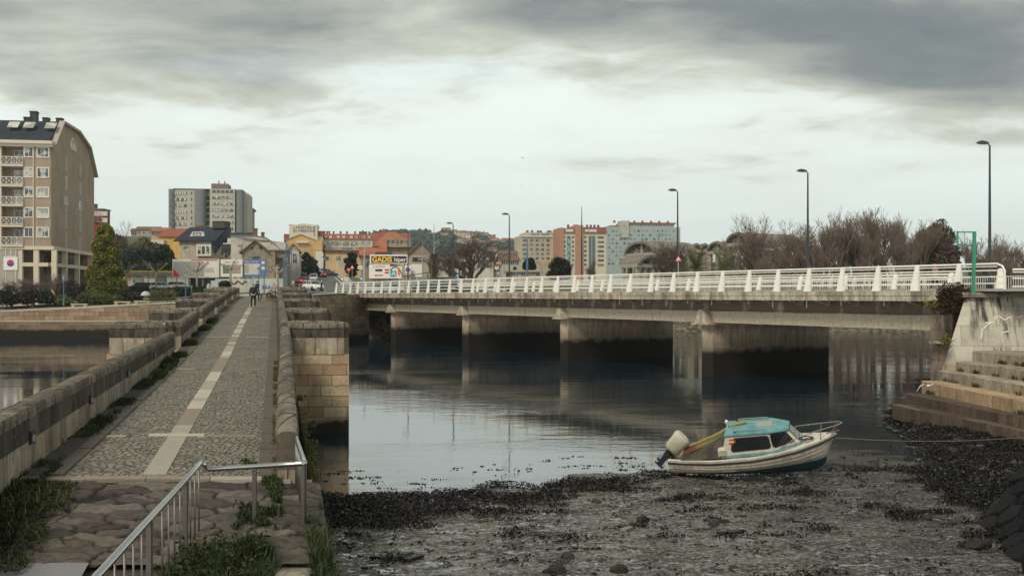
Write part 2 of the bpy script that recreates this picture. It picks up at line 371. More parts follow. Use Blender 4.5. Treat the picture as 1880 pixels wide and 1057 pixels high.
# ------------------------------------------------------------------ mud flat with seaweed
def shore(Xa):
    pts = [(-10, 26.8), (-5.6, 27.5), (-4.2, 27.2), (-2.2, 27.6), (-0.6, 28.6), (0.8, 28.7), (1.8, 30.1), (4.8, 30.9), (6, 30.2), (9.4, 31.2), (11, 31.3), (13.2, 31.6), (20, 34), (40, 40)]
    return np.interp(Xa, [a for a, b in pts], [b for a, b in pts])
def mudz(x, y):
    wob = (fbm(x * 0.55, y * 0.55 + 4, 3) - .5) * 1.6
    s = shore(x) + wob - y
    z = np.where(s > 0, 0.035 * s + 0.045 * np.sqrt(np.maximum(s, 0)), 0.10 * s)
    bank = x - np.interp(y, [14, 20, 26, 31, 34, 38, 42, 46, 50], [8.6, 10.6, 11.6, 12.6, 13.6, 14.6, 15.3, 16.6, 20]) - 0.4 + wob * 0.25
    zb = np.clip(bank * 0.24, -1.5, 0.42)
    zb = zb + (fbm(x * 2.1, y * 2.1, 4) - .5) * 0.35 * np.clip(bank + .8, 0, 1)
    z = np.maximum(z, zb)
    z = z + (fbm(x * 1.3, y * 1.3, 4) - .5) * 0.10 + (fbm(x * 6, y * 6, 3) - .5) * 0.035
    return z
gx = np.arange(-11, 27, 0.075); gy = np.arange(12, 50, 0.085)
YY, XX = np.meshgrid(gy, gx, indexing='ij')
ZZ = mudz(XX, YY)
m, t = newmat('wet_mud')
g = t.n('ShaderNodeNewGeometry').outputs['Position']; sep = t.n('ShaderNodeSeparateXYZ', {0: g})
n1 = t.noise(g, 0.8, 5, .6); n2 = t.noise(t.mapping(g, (1, 1.0, 1)), 7.0, 6, .65); n3 = t.noise(t.mapping(g, (1, 1.6, 1)), 11, 6, .7); n4 = t.noise(t.mapping(g, (.7, 1, 1), (5, 5, 0)), 2.3, 5, .6)
c = t.mix(t.smooth(n2, .42, .58), (0.010, 0.012, 0.015), (0.19, 0.17, 0.14))
c = t.mix(t.m('MULTIPLY', t.smooth(n1, .42, .60), .75), c, (0.040, 0.030, 0.024)); c = t.mix(t.m('MULTIPLY', t.smooth(t.m('ADD', sep.outputs[0], t.m('MULTIPLY', n1, 5.0)), 7.5, 12.5), .72), c, (0.030, 0.025, 0.022))
c = t.mix(t.m('MULTIPLY', t.smooth(n3, .55, .61), .8), c, (0.36, 0.35, 0.31))
c = t.mix(t.m('MULTIPLY', t.smooth(n3, .46, .40), .85), c, (0.014, 0.013, 0.012))
wet = t.m('MULTIPLY', t.smooth(n4, .44, .56), t.smooth(n2, .50, .44))
rg = t.m('SUBTRACT', 0.8, t.m('MULTIPLY', wet, 0.5))
pud = t.smooth(t.noise(t.mapping(g, (.7, 1.3, 1), (2, 9, 0)), 2.6, 6, .7), .575, .61); c = t.mix(pud, c, (.035, .032, .03))
finish(t, c, rg, bump=t.m('MULTIPLY', t.m('ADD', n2, t.m('MULTIPLY', n3, .5)), t.m('SUBTRACT', 1.0, t.m('MULTIPLY', pud, .95))), bstr=0.7, bdist=0.06, spec=0.35, **{'Coat Weight': t.m('MAXIMUM', pud, t.m('MULTIPLY', wet, .6)), 'Coat Roughness': .06, 'Coat IOR': 2.0}); M_MUD = m
tag(obj('mud_flat', grid_mesh('mud_flat', np.stack([XX, YY, ZZ], -1), M_MUD)), kind='structure')
rs = np.random.RandomState(11)
M_WEED = foliage('seaweed', (0.002, 0.003, 0.005), (0.026, 0.020, 0.015), rough=0.35)
def weedmask(x, y):
    s = shore(x) - y
    band = np.exp(-((s - 0.5) / 0.55) ** 2) * 0.29 + np.exp(-((s - 2.6) / 1.1) ** 2) * 0.26 * (x < 3.2) + np.exp(-(((x + 3.6) / 2.4) ** 2 + ((y - 25.0) / 1.8) ** 2)) * 0.40
    for (ex_, ey_, ax_, ay_, k_) in ((-3.7, 23.5, 1.7, 1.7, .34), (-.6, 23.9, 2.3, .55, .30), (2.9, 28.2, 1.6, .9, .34), (-.8, 26.4, 1.8, .5, .26), (4.6, 25.2, .8, .3, .3), (6.4, 22.6, 1.0, .35, .3), (2.2, 20.6, .9, .3, .25), (9.5, 20.5, 1.6, .3, .25)): band += k_ * np.exp(-(((x - ex_) / ax_) ** 2 + ((y - ey_) / ay_) ** 2) ** 1.5)
    band += 0.24 * np.exp(-(((x - 8.5) / 5) ** 2 + ((y - 24.5) / 1.2) ** 2)) * 0.5
    bank = x - np.interp(y, [14, 20, 26, 31, 34, 38, 42, 46, 50], [8.6, 10.6, 11.6, 12.6, 13.6, 14.6, 15.3, 16.6, 20])
    band = np.maximum(band, np.clip(bank * 0.5 + .4, 0, 0.42) * (y > 22))
    n_ = fbm(x * 0.9 + 3, y * 2.3, 4)
    return n_ + band
cx = rs.rand(2600000) * 37 - 10.5; cy = 16.0 + rs.rand(2600000) * 31
wm = weedmask(cx, cy); keep = ((wm > 0.66) & (rs.rand(len(cx)) < np.clip((wm - .66) * 6, .06, .9))) | ((fbm(cx * 4.1, cy * 5.3, 3) > .69) & (rs.rand(len(cx)) < .3) & (cy > 17))
onwater = (shore(cx) - cy < -0.1) & (mudz(cx, cy) < 0)
ow = onwater & (fbm(cx * 1.7, cy * 3.1) > 0.68) & (shore(cx) - cy > -4.0)
keep = (keep & ~onwater & (mudz(cx, cy) > -.02)) | (ow & (rs.rand(len(cx)) < .30) & (cx < 16))
cx = cx[keep]; cy = cy[keep]; wm = wm[keep]
pick = rs.permutation(len(cx))[:290000]; cx = cx[pick]; cy = cy[pick]; wm = wm[pick]
thick = np.clip((wm - .66) * 0.7, 0, 0.12) * (0.5 + fbm(cx * 3, cy * 3))
cz = np.maximum(mudz(cx, cy), 0.0) + 0.006 + rs.rand(len(cx)) * thick + thick * .15
tag(cards('seaweed', np.stack([cx, cy, cz], 1), 0.075, M_WEED, rs=rs, flat=.3, asp=.45),
    'dark brown seaweed strewn in clumps over the wet mud', 'seaweed', kind='stuff')
print('SEAWEED', len(cx))
# stones on the mud
M_ROCK = masonry('mud_rock', (0.012, 0.010, 0.009), (0.035, 0.028, 0.023), 9, 9, streak=.3, rough=.5)
def rock(name, p, s, seed, mat, label, group=None, sq=(1, .8, .6)):
    bm = bmesh.new(); bmesh.ops.create_icosphere(bm, subdivisions=3, radius=1)
    r_ = random.Random(seed); o_ = [r_.uniform(0, 50) for _ in range(3)]
    for v in bm.verts:
        k = fbm(np.array([v.co.x * 1.2 + o_[0] + v.co.z * .7]), np.array([v.co.y * 1.2 + o_[1] - v.co.z * .5]), 3)[0]
        k += .5 * (fbm(np.array([v.co.x * 5 + o_[0]]), np.array([v.co.y * 5 + v.co.z * 4 + o_[1]]), 3)[0] - .5); s_k = .62; v.co *= (0.35 + 1.1 * k) * s_k; v.co.x *= s * sq[0]; v.co.y *= s * sq[1]; v.co.z *= s * sq[2]
    me = bpy.data.meshes.new(name); bm.to_mesh(me); bm.free(); me.materials.append(mat); me.uv_layers.new()
    me.polygons.foreach_set('use_smooth', np.ones(len(me.polygons), dtype=bool))
    o = obj(name, me, None, p); o.rotation_euler = (0, 0, r_.uniform(0, 6)); return tag(o, label, 'rock', group)
def onmud(px, py):
    z = 0.2
    for _ in range(8):
        d = (EYE - z) * F / (py - HY); x = X(px, d); z = float(mudz(np.array([x]), np.array([d]))[0])
    return Vector((x, d, z))
rk = [(1252, 914, .36, 'tall weed-covered brown rock below the boat stern'), (1390, 928, .17, 'small dark rock standing alone below the boat'), (1330, 958, .20, 'low flat dark stone below the tall weedy rock'),
      (1310, 962, .30, 'broad mound of weedy rubble in the middle of the mud'), (1022, 1049, .34, 'dark round stone at the bottom edge of the mud'), (1045, 1022, .24, 'reddish brown stone heap near the bottom of the mud'),
      (1135, 1047, .30, 'long dark weedy stone near the bottom edge of the mud'), (1700, 952, .26, 'dark stone on the mud nearest the slab slope'), (1793, 1004, .50, 'big round dark boulder at the foot of the slab slope'),
      (1180, 955, .34, 'low weedy stone above the broken plank'), (1095, 922, .26, 'small round weedy hummock left of the boat'), (1560, 872, .25, 'small dark hummock right of the boat bow')]
for i, (a, b, s, lb) in enumerate(rk): rock('rock', onmud(a, b), s, i + 3, M_ROCK, lb, 'stones lying on the mud')
M_PLANK = plain('wet_driftwood', (0.018, 0.014, 0.012), .5)
for (a, b, L_, r_, lb) in [(720, 1026, .85, -3, 'long dark wooden plank lying on the mud at left'), (760, 1027, .42, 50, 'short dark plank lying aslant beside the long plank'), (1150, 974, .32, 55, 'small pale broken board on the mud'), (1340, 980, .55, 10, 'thin dark stick lying on a mound of weed')]:
    p = onmud(a, b); mb = MB(); rr_ = random.Random(a)
    mb.loft([[(x, -.07 + rr_.uniform(-.015, .015), 0), (x, .07 + rr_.uniform(-.015, .015), 0), (x, .07, .05 + rr_.uniform(-.01, .01)), (x, -.07, .05)] for x in np.linspace(-L_ / 2, L_ / 2, 7)])
    tag(mb.build('plank', M_PLANK if a != 1150 else plain('pale_board', (.2, .19, .17)), None, p + Vector((0, 0, .02)), R(r_)), lb, 'plank')

# ------------------------------------------------------------------ left quay wall, promenade
M_QUAY = masonry('quay_stone', (0.25, 0.165, 0.105), (0.40, 0.30, 0.21), 1.3, .55, algae=(0.9, 1.25), streak=.35)
M_CAP = plain('quay_coping', (0.40, 0.36, 0.29), .8, var=.2, scale=1.2)
mb = MB()
def qtop(px): return -2.5 + (px + 100) * (1.3 / 430)
pxs = list(range(-300, 381, 20))
for a, b in zip(pxs[:-1], pxs[1:]):
    d0 = 128.4
    xa, xb = X(a, d0), X(b, d0); za, zb = Zr(qtop(a)), Zr(qtop(b))
    mb.add([(xa, d0, -3), (xb, d0, -3), (xb, d0, zb), (xa, d0, za)], [(0, 1, 2, 3)], 0)
    mb.add([(xa, d0, za), (xb, d0, zb), (xb, d0 + 1.6, zb + .02), (xa, d0 + 1.6, za + .02)], [(0, 1, 2, 3)], 1)
# lower ledges stepping out
mb.box((X(-300, 128), 127.0, -3), (X(300, 128), 128.38, Zr(-3.45)), 0); mb.box((X(-300, 128), 126.9, Zr(-3.45)), (X(300, 128), 128.38, Zr(-3.3)), 1)
mb.box((X(-300, 128), 126.2, -3), (X(250, 128), 126.88, Zr(-4.2)), 0)
tag(mb.build('quay_wall', [M_QUAY, M_CAP]), 'long low coursed stone quay wall along the left river bank', 'quay wall')
# promenade paths (light strips in the grass)
M_PATH = plain('path_paving', (0.36, 0.34, 0.29), .85, var=.2, scale=2)
def gstrip(name, rows, mat, dz=0.05, n=24):
    """rows: list of (px, d_front, d_back)"""
    A = []
    for k in range(n + 1):
        px = rows[0][0] + (rows[-1][0] - rows[0][0]) * k / n
        d0 = np.interp(px, [r[0] for r in rows], [r[1] for r in rows]); d1 = np.interp(px, [r[0] for r in rows], [r[2] for r in rows])
        line = []
        for j in range(5):
            d = d0 + (d1 - d0) * j / 4; q = G(px, d, dz); line.append(q)
        A.append(line)
    return tag(obj(name, grid_mesh(name, np.array(A), mat)), kind='structure')
gstrip('promenade_path', [(-300, 129.6, 134), (330, 129.6, 134.5)], M_PATH, .22)
gstrip('garden_path', [(-200, 141, 146), (60, 143, 149), (420, 150, 157)], M_PATH, .20)
# ------------------------------------------------------------------ streets beyond the bridge
M_ASPH = plain('asphalt', (0.11, 0.112, 0.112), .9, var=.15, scale=.8)
M_WHITE = plain('road_paint', (0.75, 0.75, 0.72), .7)
RC = [(118, 624), (125, 612), (135, 601), (150, 593), (200, 583), (260, 573), (300, 560), (330, 546), (360, 520), (400, 470)]
def rc(d): return float(np.interp(d, [a for a, b in RC], [b for a, b in RC]))
def roadstrip(name, o0, o1, mat, d0, d1, dz, step=5):
    A = []
    for d in np.arange(d0, d1 + .1, step):
        px = rc(d); x = X(px, d); row = []
        for j in range(4):
            xx = x + o0 + (o1 - o0) * j / 3; row.append((xx, d, Zr(T(xx / d * F + 940, d)) + dz))
        A.append(row)
    return tag(obj(name, grid_mesh(name, np.array(A), mat)), kind='structure')
roadstrip('road_carriageway', -6.5, 6.5, M_ASPH, 126, 390, .22)
roadstrip('road_pavement', -10.5, -6.6, M_PATH, 126, 390, .34); roadstrip('road_pavement', 6.6, 9.6, M_PATH, 150, 390, .34)
for k, d in enumerate(range(140, 330, 14)): roadstrip('road_marking', -.12, .12, M_WHITE, d, d + 6, .235, 3)
roadstrip('road_marking', -6.1, -5.9, M_WHITE, 140, 330, .235); roadstrip('road_marking', 5.9, 6.1, M_WHITE, 140, 330, .235)
gstrip('side_street', [(596, 150, 166), (700, 140, 160), (900, 152, 168)], M_ASPH, .24)
gstrip('forecourt', [(380, 114, 142), (640, 119, 150)], M_PATH, .12)

# ------------------------------------------------------------------ old stone footbridge
AX = (505 - 940) / F
def B(c, d, z): return (AX * d + c, d, Zr(z))
WK = [(0, -3.9), (8, -3.6), (12, -3.35), (13.5, -3.15), (15.6, -2.87), (20, -2.8), (30, -2.6), (39.5, -2.36), (51, -1.90), (64, -1.42), (76, -1.08), (87, -.62), (100, -.35), (112, -.15), (130, .0)]
def wz(d): return float(np.interp(d, [a for a, b in WK], [b for a, b in WK]))
CL, CR = -4.0, 0.25
REF = [39.5, 52, 66, 79, 92, 105]; RL = 3.0; RP = 2.35
M_BRST = masonry('bridge_ashlar', (0.36, 0.225, 0.135), (0.60, 0.48, 0.33), .95, .42, algae=(0.3, 0.65), streak=.22, lichen=.25)
M_PARA = masonry('parapet_stone', (0.30, 0.24, 0.175), (0.48, 0.41, 0.31), .85, 9, streak=.6, lichen=.15, dark=(0.045, 0.04, 0.036))
M_PARAD = masonry('parapet_stained', (0.07, 0.06, 0.05), (0.135, 0.113, 0.09), .62, 9, streak=.95, lichen=.12, dark=(0.022, 0.02, 0.02), off=(0, 4))
M_COPE = masonry('coping_stone', (0.13, 0.112, 0.09), (0.25, 0.215, 0.17), .55, 9, streak=.75, lichen=.55, dark=(0.05, 0.045, 0.04), msize=.02, off=(0, 4))
fb = empty('stone_footbridge', B(-2, 60, -1.5), 0, 'old stone footbridge with a cobbled deck and angular refuges over the river', 'bridge')
FO = fb.location.copy()
def part(mb, name, mats, root, smooth=False, uvoff=(0, 0)):
    """mesh in world coordinates -> child of root (root unrotated)"""
    L0 = root.matrix_basis.translation.copy()
    q = root
    while q.parent: q = q.parent; L0 += q.matrix_basis.translation
    mb.v = [(a - L0.x, b - L0.y, c - L0.z) for a, b, c in mb.v]
    return mb.build(name, mats, root, (0, 0, 0), 0, smooth, uvoff)
# body with arches: a side outline extruded across
def body_outline():
    top = [(d, Zr(wz(d)) - 0.02) for d in (15.6, 20, 30, 39.5, 51, 64, 76, 87, 100, 112)]
    bot = []
    edges = [(15.6, 27)] + [(r - .2, r + RL + .2) for r in REF]
    for (a, b), (a2, b2) in zip(edges[:-1], edges[1:]):
        bot.append((a, -2)); bot.append((b, -2))
        x0, x1 = b, a2; hgt = Zr(wz((x0 + x1) / 2)) - 1.1
        for k in range(0, 13):
            an = math.pi * k / 12; bot.append(((x0 + x1) / 2 - math.cos(an) * (x1 - x0) / 2, max(-1.0, 0.3 + (hgt - .3) * math.sin(an))))
    bot.append((edges[-1][0], -2)); bot.append((112, -2))
    return top, bot
top, bot = body_outline()
mb = MB()
def strip_outline(mb, pts_top, pts_bot, cl, cr):
    # side faces built as vertical quads between the upper and the lower line
    dd = sorted(set([round(p[0], 3) for p in pts_bot] + [round(p[0], 3) for p in pts_top]))
    def zt(d): return float(np.interp(d, [p[0] for p in pts_top], [p[1] for p in pts_top]))
    def zbs(d, side):
        prev = None
        for (a, za), (b, zb2) in zip(pts_bot[:-1], pts_bot[1:]):
            if b - a < 1e-6: continue
            if (side > 0 and a <= d < b) or (side < 0 and a < d <= b): return za + (zb2 - za) * (d - a) / (b - a)
        return pts_bot[-1][1]
    for a, b in zip(dd[:-1], dd[1:]):
        if b - a < 1e-6: continue
        za, zb2 = zbs(a, 1), zbs(b, -1)
        for c_ in (cl, cr):
            q = [(AX * a + c_, a, za), (AX * b + c_, b, zb2), (AX * b + c_, b, zt(b)), (AX * a + c_, a, zt(a))]
            mb.add(q, [(0, 1, 2, 3)] if c_ == cr else [(3, 2, 1, 0)])
        mb.add([(AX * a + cl, a, za), (AX * b + cl, b, zb2), (AX * b + cr, b, zb2), (AX * a + cr, a, za)], [(3, 2, 1, 0)])
    mb.add([(AX * 15.6 + cl, 15.6, -2), (AX * 15.6 + cr, 15.6, -2), (AX * 15.6 + cr, 15.6, zt(15.6)), (AX * 15.6 + cl, 15.6, zt(15.6))], [(0, 1, 2, 3)])
strip_outline(mb, top, bot, CL - .33, CR + .33)
part(mb, 'arch_body', M_BRST, fb)
# cutwaters carrying the refuges
for r in REF:
    for sgn in (-1, 1):
        c0 = CR + .33 if sgn > 0 else CL - .33; co = c0 + sgn * RP
        z1 = wz(r + 1.5)
        pl = [B(c0 - sgn * .3, r, 0)[:2], B(co, r, 0)[:2], B(co, r + RL, 0)[:2], B(c0 - sgn * .3, r + RL, 0)[:2]]
        if sgn < 0: pl = pl[::-1]
        mb = MB(); mb.prism(pl, -2, Zr(z1) - .05)
        part(mb, 'cutwater', M_BRST, fb, uvoff=(r * .37, 0))
def wall_run(pts, name='parapet', hw=.15, cope=True, seed=0):
    """parapet along points (x,y,zbase,ztop) world"""
    mb = MB(); rings = []; up_ = []
    P3 = [Vector(p[:2]) for p in pts]
    for i, p in enumerate(pts):
        d = (P3[min(i + 1, len(pts) - 1)] - P3[max(i - 1, 0)]).normalized(); n_ = Vector((d.y, -d.x)) * hw
        if 0 < i < len(pts) - 1:
            d1 = (P3[i] - P3[i - 1]).normalized(); cs = max(.5, d.dot(d1)); n_ = n_ / cs
        rings.append([(p[0] - n_.x, p[1] - n_.y, p[2]), (p[0] + n_.x, p[1] + n_.y, p[2]), (p[0] + n_.x, p[1] + n_.y, p[3] - .58), (p[0] - n_.x, p[1] - n_.y, p[3] - .58)])
        q_ = 1.03; up_.append([(p[0] + i_ * q_ * n_.x, p[1] + i_ * q_ * n_.y, p[3] - h_) for i_, h_ in ((-1, .575), (1, .575), (1, .2), (-1, .2))])
    mb.loft(rings, 0); ub = MB(); ub.loft(up_)
    w = part(mb, name, M_PARA, fb, uvoff=(seed * 1.7, 0))
    part(ub, 'upper_course', M_PARAD, w, uvoff=(seed * .9, 0))
    # coping stones with rounded tops, each a little different
    cm = MB(); rr_ = random.Random(seed)
    L_ = [0]
    for a, b in zip(P3[:-1], P3[1:]): L_.append(L_[-1] + (b - a).length)
    tot = L_[-1]; s = 0
    def at(q):
        q = max(0, min(tot, q))
        return [float(np.interp(q, L_, [p[k] for p in pts])) for k in (0, 1, 3)]
    while s < tot - .05:
        l = rr_.uniform(.42, .72); e = min(tot, s + l)
        if tot - e < .25: e = tot
        jz = rr_.uniform(-.012, .014); jw = rr_.uniform(-.008, .012); rg = []
        for q in np.linspace(s + .008, e - .008, max(2, int((e - s) / .3) + 1)):
            x, y, z = at(q); x1, y1, _ = at(q + .05); x0, y0, _ = at(q - .05)
            d = Vector((x1 - x0, y1 - y0)).normalized(); nx, ny = d.y, -d.x; h_ = hw + .03 + jw
            ring = []
            for (cc, zz) in ((-1, -.2), (1, -.2), (1.02, -.09), (.86, -.025), (.5, .012), (0, .022), (-.5, .012), (-.86, -.025), (-1.02, -.09)):
                ring.append((x + nx * cc * h_, y + ny * cc * h_, z + zz + jz))
            rg.append(ring)
        cm.loft(rg, 0); s = e
    part(cm, 'coping', M_COPE, w, uvoff=(seed, 0))
    return w
def seg(c, d0, d1, h=.95, n=None):
    n = n or max(2, int((d1 - d0) / 2)); out = []
    for k in range(n + 1):
        d = d0 + (d1 - d0) * k / n; x, y, z = B(c, d, wz(d)); out.append((x, y, z - .25, z + h))
    return out
def hgt(d): return float(np.interp(d, [10, 16, 38, 60, 110], [.95, .95, 1.08, 1.0, .95]))
sd_ = 0
for sgn in (-1, 1):
    c0 = CR + .16 if sgn > 0 else CL - .16; co = c0 + sgn * (RP + .0)
    last = 8.5 if sgn < 0 else 15.5
    for r in REF + [118]:
        sd_ += 1; e = r + .12
        if r == 118: e = 112
        pts = []
        n_ = max(2, int((e - last) / 2))
        for k in range(n_ + 1):
            d = last + (e - last) * k / n_; cc = c0
            if sgn > 0 and d < 39: cc = CR + .16 - (39 - d) / 23.5 * .22
            x, y, z = B(cc, d, wz(d)); 
            hh_ = hgt(d)
            if sgn > 0 and d < 16: z = Zr(-3.0)
            pts.append((x, y, z - (.25 if not (sgn > 0 and d < 16) else .4), Zr(wz(d)) + hh_ if not (sgn > 0 and d < 16) else Zr(-2.13)))
        if sgn > 0 and last == 15.5:
            pts = [(p[0], p[1], p[2], Zr(float(np.interp(p[1], [15.5, 20, 38.5, 42], [-2.14, -1.98, -1.30, -1.2])))) for p in pts]
        if sgn < 0 and last == 8.5:
            pts = [(p[0], p[1], p[2], Zr(float(np.interp(p[1], [8, 14.6, 39.6], [-1.95, -1.82, -1.47])))) for p in pts]
        wall_run(pts, 'parapet', seed=sd_)
        if r != 118:
            d0, d1 = r + .12, r + RL - .12; zt = Zr(wz(r + 1.5)) + (1.17 if r < 45 else 1.05); zb = Zr(wz(r + 1.5)) - .06
            q = [B(c0 + sgn * .14, d0, 0), B(co, d0, 0), B(co, d1, 0), B(c0 + sgn * .14, d1, 0)]
            for i_ in range(3):
                a, b = q[i_], q[i_ + 1]; sd_ += 1
                if i_ == 1:
                    dd_ = 0.16; a = (a[0] + 0, a[1] + .16, 0); b = (b[0], b[1] - .16, 0)
                wall_run([(a[0], a[1], zb, zt), ((a[0] + b[0]) / 2, (a[1] + b[1]) / 2, zb, zt), (b[0], b[1], zb, zt)], 'refuge_wall', seed=sd_)
        last = r + RL - .12
# deck of small setts
m, t = newmat('cobble_setts')
uv = t.n('ShaderNodeUVMap').outputs[0]
nd = t.n('ShaderNodeTexNoise', {'Vector': uv, 'Scale': .8, 'Detail': 2}).outputs['Color']
uvw = t.vm('ADD', t.mapping(uv, (1.0, .85, 1)), t.n('ShaderNodeVectorMath', {0: nd, 'Scale': .5}, operation='SCALE').outputs[0])
ve = t.n('ShaderNodeTexVoronoi', {'Vector': uvw, 'Scale': 8.2, 'Randomness': .72}, feature='DISTANCE_TO_EDGE').outputs[0]
vc = t.n('ShaderNodeTexVoronoi', {'Vector': uvw, 'Scale': 8.2, 'Randomness': .72}).outputs['Color']
vr = t.n('ShaderNodeSeparateColor', {0: vc}).outputs[0]
k = t.smooth(ve, .02, .13)
nb = t.noise(t.mapping(uv, (.35, .15, 1)), 1.0, 5, .6); nf = t.noise(uv, 30, 3)
c = t.mix(vr, (0.19, 0.175, 0.142), (0.30, 0.275, 0.22)); c = t.mix(t.m('MULTIPLY', t.smooth(nb, .4, .65), .45), c, (0.21, 0.18, 0.14))
c = t.n('ShaderNodeVectorMath', {0: c, 'Scale': t.m('ADD', .75, t.m('MULTIPLY', nf, .5))}, operation='SCALE').outputs[0]
c = t.mix(k, (0.06, 0.054, 0.042), c)
finish(t, c, .72, bump=t.m('ADD', t.smooth(ve, .0, .22), t.m('MULTIPLY', nf, .15)), bstr=.9, bdist=.03); M_SETT = m
def deckstrip(name, c0, c1, mat, d0, d1, dz, parent=None, st=1.0, kind='structure'):
    A = []
    for d in np.arange(d0, d1 + 1e-6, st):
        row = []
        for j in range(5):
            c_ = c0 + (c1 - c0) * j / 4; x, y, z = B(c_, d, wz(d)); row.append((x, y, z + dz + .02 * math.sin(math.pi * (c_ - CL) / (CR - CL))))
        A.append(row)
    o = obj(name, grid_mesh(name, np.array(A), mat), parent)
    return tag(o, kind='structure')
deckstrip('cobbled_path', CL, CR, M_SETT, 15.6, 112.6, 0)
M_SLAB = [plain('paving_slab_pale', (0.43, 0.40, 0.33), .8, var=.22, scale=5), plain('paving_slab_tan', (0.235, 0.195, 0.145), .8, var=.25, scale=5), plain('paving_slab_grey', (0.33, 0.30, 0.245), .8, var=.25, scale=5)]
mb = MB(); rr_ = random.Random(5); d = 15.75
def slab(mb, c0, c1, d0, d1, dz, m_):
    z0, z1 = wz(d0), wz(d1); e = .02 * math.sin(math.pi * ((c0 + c1) / 2 - CL) / (CR - CL))
    q = [B(c0, d0, z0 + e - .05), B(c1, d0, z0 + e - .05), B(c1, d1, z1 + e - .05), B(c0, d1, z1 + e - .05)]
    mb.add(q + [(a, b, c + .05 + dz) for a, b, c in q], [(4, 5, 6, 7), (0, 1, 5, 4), (1, 2, 6, 5), (2, 3, 7, 6), (3, 0, 4, 7)], m_)
pat = [2, 2, 2]
while d < 112:
    l = rr_.choice([.7, .9, 1.4, 1.9, 2.6]) if d > 20 else 1.32
    mi = rr_.choice([0, 1, 1, 2, 0]) if d > 20 else 2
    slab(mb, -2.10, -1.73, d + .006, min(112, d + l) - .006, .012, mi); d += l
for dd_ in (19.6, 33.5, 47.5, 61.5):
    cs = -3.55
    while cs < -.4:
        ce = min(-.35, cs + rr_.uniform(.6, .9))
        if not (cs < -2.1 < ce or cs < -1.73 < ce): slab(mb, cs + .005, ce - .005, dd_, dd_ + .22, .008, rr_.choice([1, 2]))
        cs = ce
slab(mb, -2.5, -1.4, 19.62, 19.9, .016, 0)
tag(mb.build('paving_slabs', M_SLAB), kind='structure')
mb = MB()    # kerb slab across the end of the setts and along both edges
cs = CL
while cs < CR - .1:
    ce = min(CR, cs + rr_.uniform(.8, 1.3)); slab(mb, cs + .006, ce - .006, 15.47, 15.66, .010, 1 if cs < -2 else 2); cs = ce
d = 15.7
while d < 110:
    l = rr_.uniform(.7, 1.4); slab(mb, CL + .42, CL + .66, d + .01, d + l - .01, .03 + rr_.uniform(-.015, .015), 3); slab(mb, CR - .52, CR - .16, d + .01, d + l - .01, .02 + rr_.uniform(-.015, .015), 3); d += l
tag(mb.build('kerb_slabs', M_SLAB + [plain('kerb_stone', (0.105, 0.09, 0.07), .85, var=.3, scale=4)]), kind='structure')
M_DIRT = plain('earth', (0.055, 0.045, 0.033), .95, var=.4, scale=5)
deckstrip('gutter_earth', CL, CL + .43, M_DIRT, 13.0, 111, .022); deckstrip('gutter_earth', CR - .17, CR + .05, M_DIRT, 15.7, 111, .022)
# rough old paving in front: relief of worn irregular stones
ex = np.arange(CL - .1, CR + .45, .022); ey = np.arange(12.25, 15.45, .024)
rs = np.random.RandomState(4)
sx, sy = np.meshgrid(np.arange(CL - .4, CR + .8, .36), np.arange(12.0, 15.8, .21), indexing='ij'); sx = (sx + rs.rand(*sx.shape) * .3 + (np.arange(sx.shape[1]) % 2) * .15).ravel(); sy = (sy + rs.rand(*sy.shape) * .15).ravel()
keep = rs.rand(len(sx)) > .22; sx = sx[keep]; sy = sy[keep]; hs = rs.rand(len(sx)); cs_ = rs.rand(len(sx))
keep = rs.rand(len(sx)) > .3; sx = sx[keep]; sy = sy[keep]; cs_ = cs_[keep]; hs = hs[keep]
EX, EY = np.meshgrid(ex, ey, indexing='ij')
wx = EX + (fbm(EX * 4, EY * 4, 4) - .5) * .30; wy = EY + (fbm(EX * 5 + 9, EY * 5, 4) - .5) * .17
F1 = np.full(EX.shape, 9.); F2 = np.full(EX.shape, 9.); ID = np.zeros(EX.shape, int)
for i in range(len(sx)):
    dd = (np.abs((wx - sx[i]) / (1.5 + 1.2 * hs[i])) ** 3 + np.abs(wy - sy[i]) ** 3) ** (1 / 3); better = dd < F1
    F2 = np.where(better, F1, np.minimum(F2, dd)); F1 = np.where(better, dd, F1); ID = np.where(better, i, ID)
e = sstep(0.006, .034, F2 - F1)
ZR = -.035 + e * (.02 + .03 * hs[ID]) + (fbm(EX * 7, EY * 11, 5) - .5) * .045 + e * (wy - sy[ID]) * (cs_[ID] - .3) * .20
base = np.interp(EY, [a for a, b in WK], [b for a, b in WK])
A = np.stack([AX * EY + EX, EY, Zr(0) + base + ZR], -1)
me = grid_mesh('rough_paving', A, None)
me.materials.clear()
m, t = newmat('worn_flagstone')
at_ = t.n('ShaderNodeAttribute', attribute_name='stone').outputs['Color']
sp = t.n('ShaderNodeSeparateColor', {0: at_})
g = t.n('ShaderNodeNewGeometry').outputs['Position']; n1 = t.noise(g, 9, 5, .6); n2 = t.noise(g, 1.1, 3)
c = t.mix(sp.outputs[0], (0.045, 0.037, 0.033), (0.15, 0.13, 0.11)); c = t.mix(t.smooth(sp.outputs[0], .88, .9), c, (0.12, .085, .065)); c = t.mix(t.m('MULTIPLY', .0, sp.outputs[2]), c, (.26, .24, .19))
c = t.n('ShaderNodeVectorMath', {0: c, 'Scale': t.m('ADD', .15, t.m('MULTIPLY', n1, 1.6))}, operation='SCALE').outputs[0]
c = t.mix(sp.outputs[1], (0.012, 0.010, 0.008), c); c = t.mix(t.m('MULTIPLY', t.smooth(n2, .5, .6), .3), c, (0.04, .045, .02))
finish(t, c, .78, bump=n1, bstr=.5, bdist=.02)
me.materials.append(m)
ca = me.color_attributes.new('stone', 'FLOAT_COLOR', 'POINT')
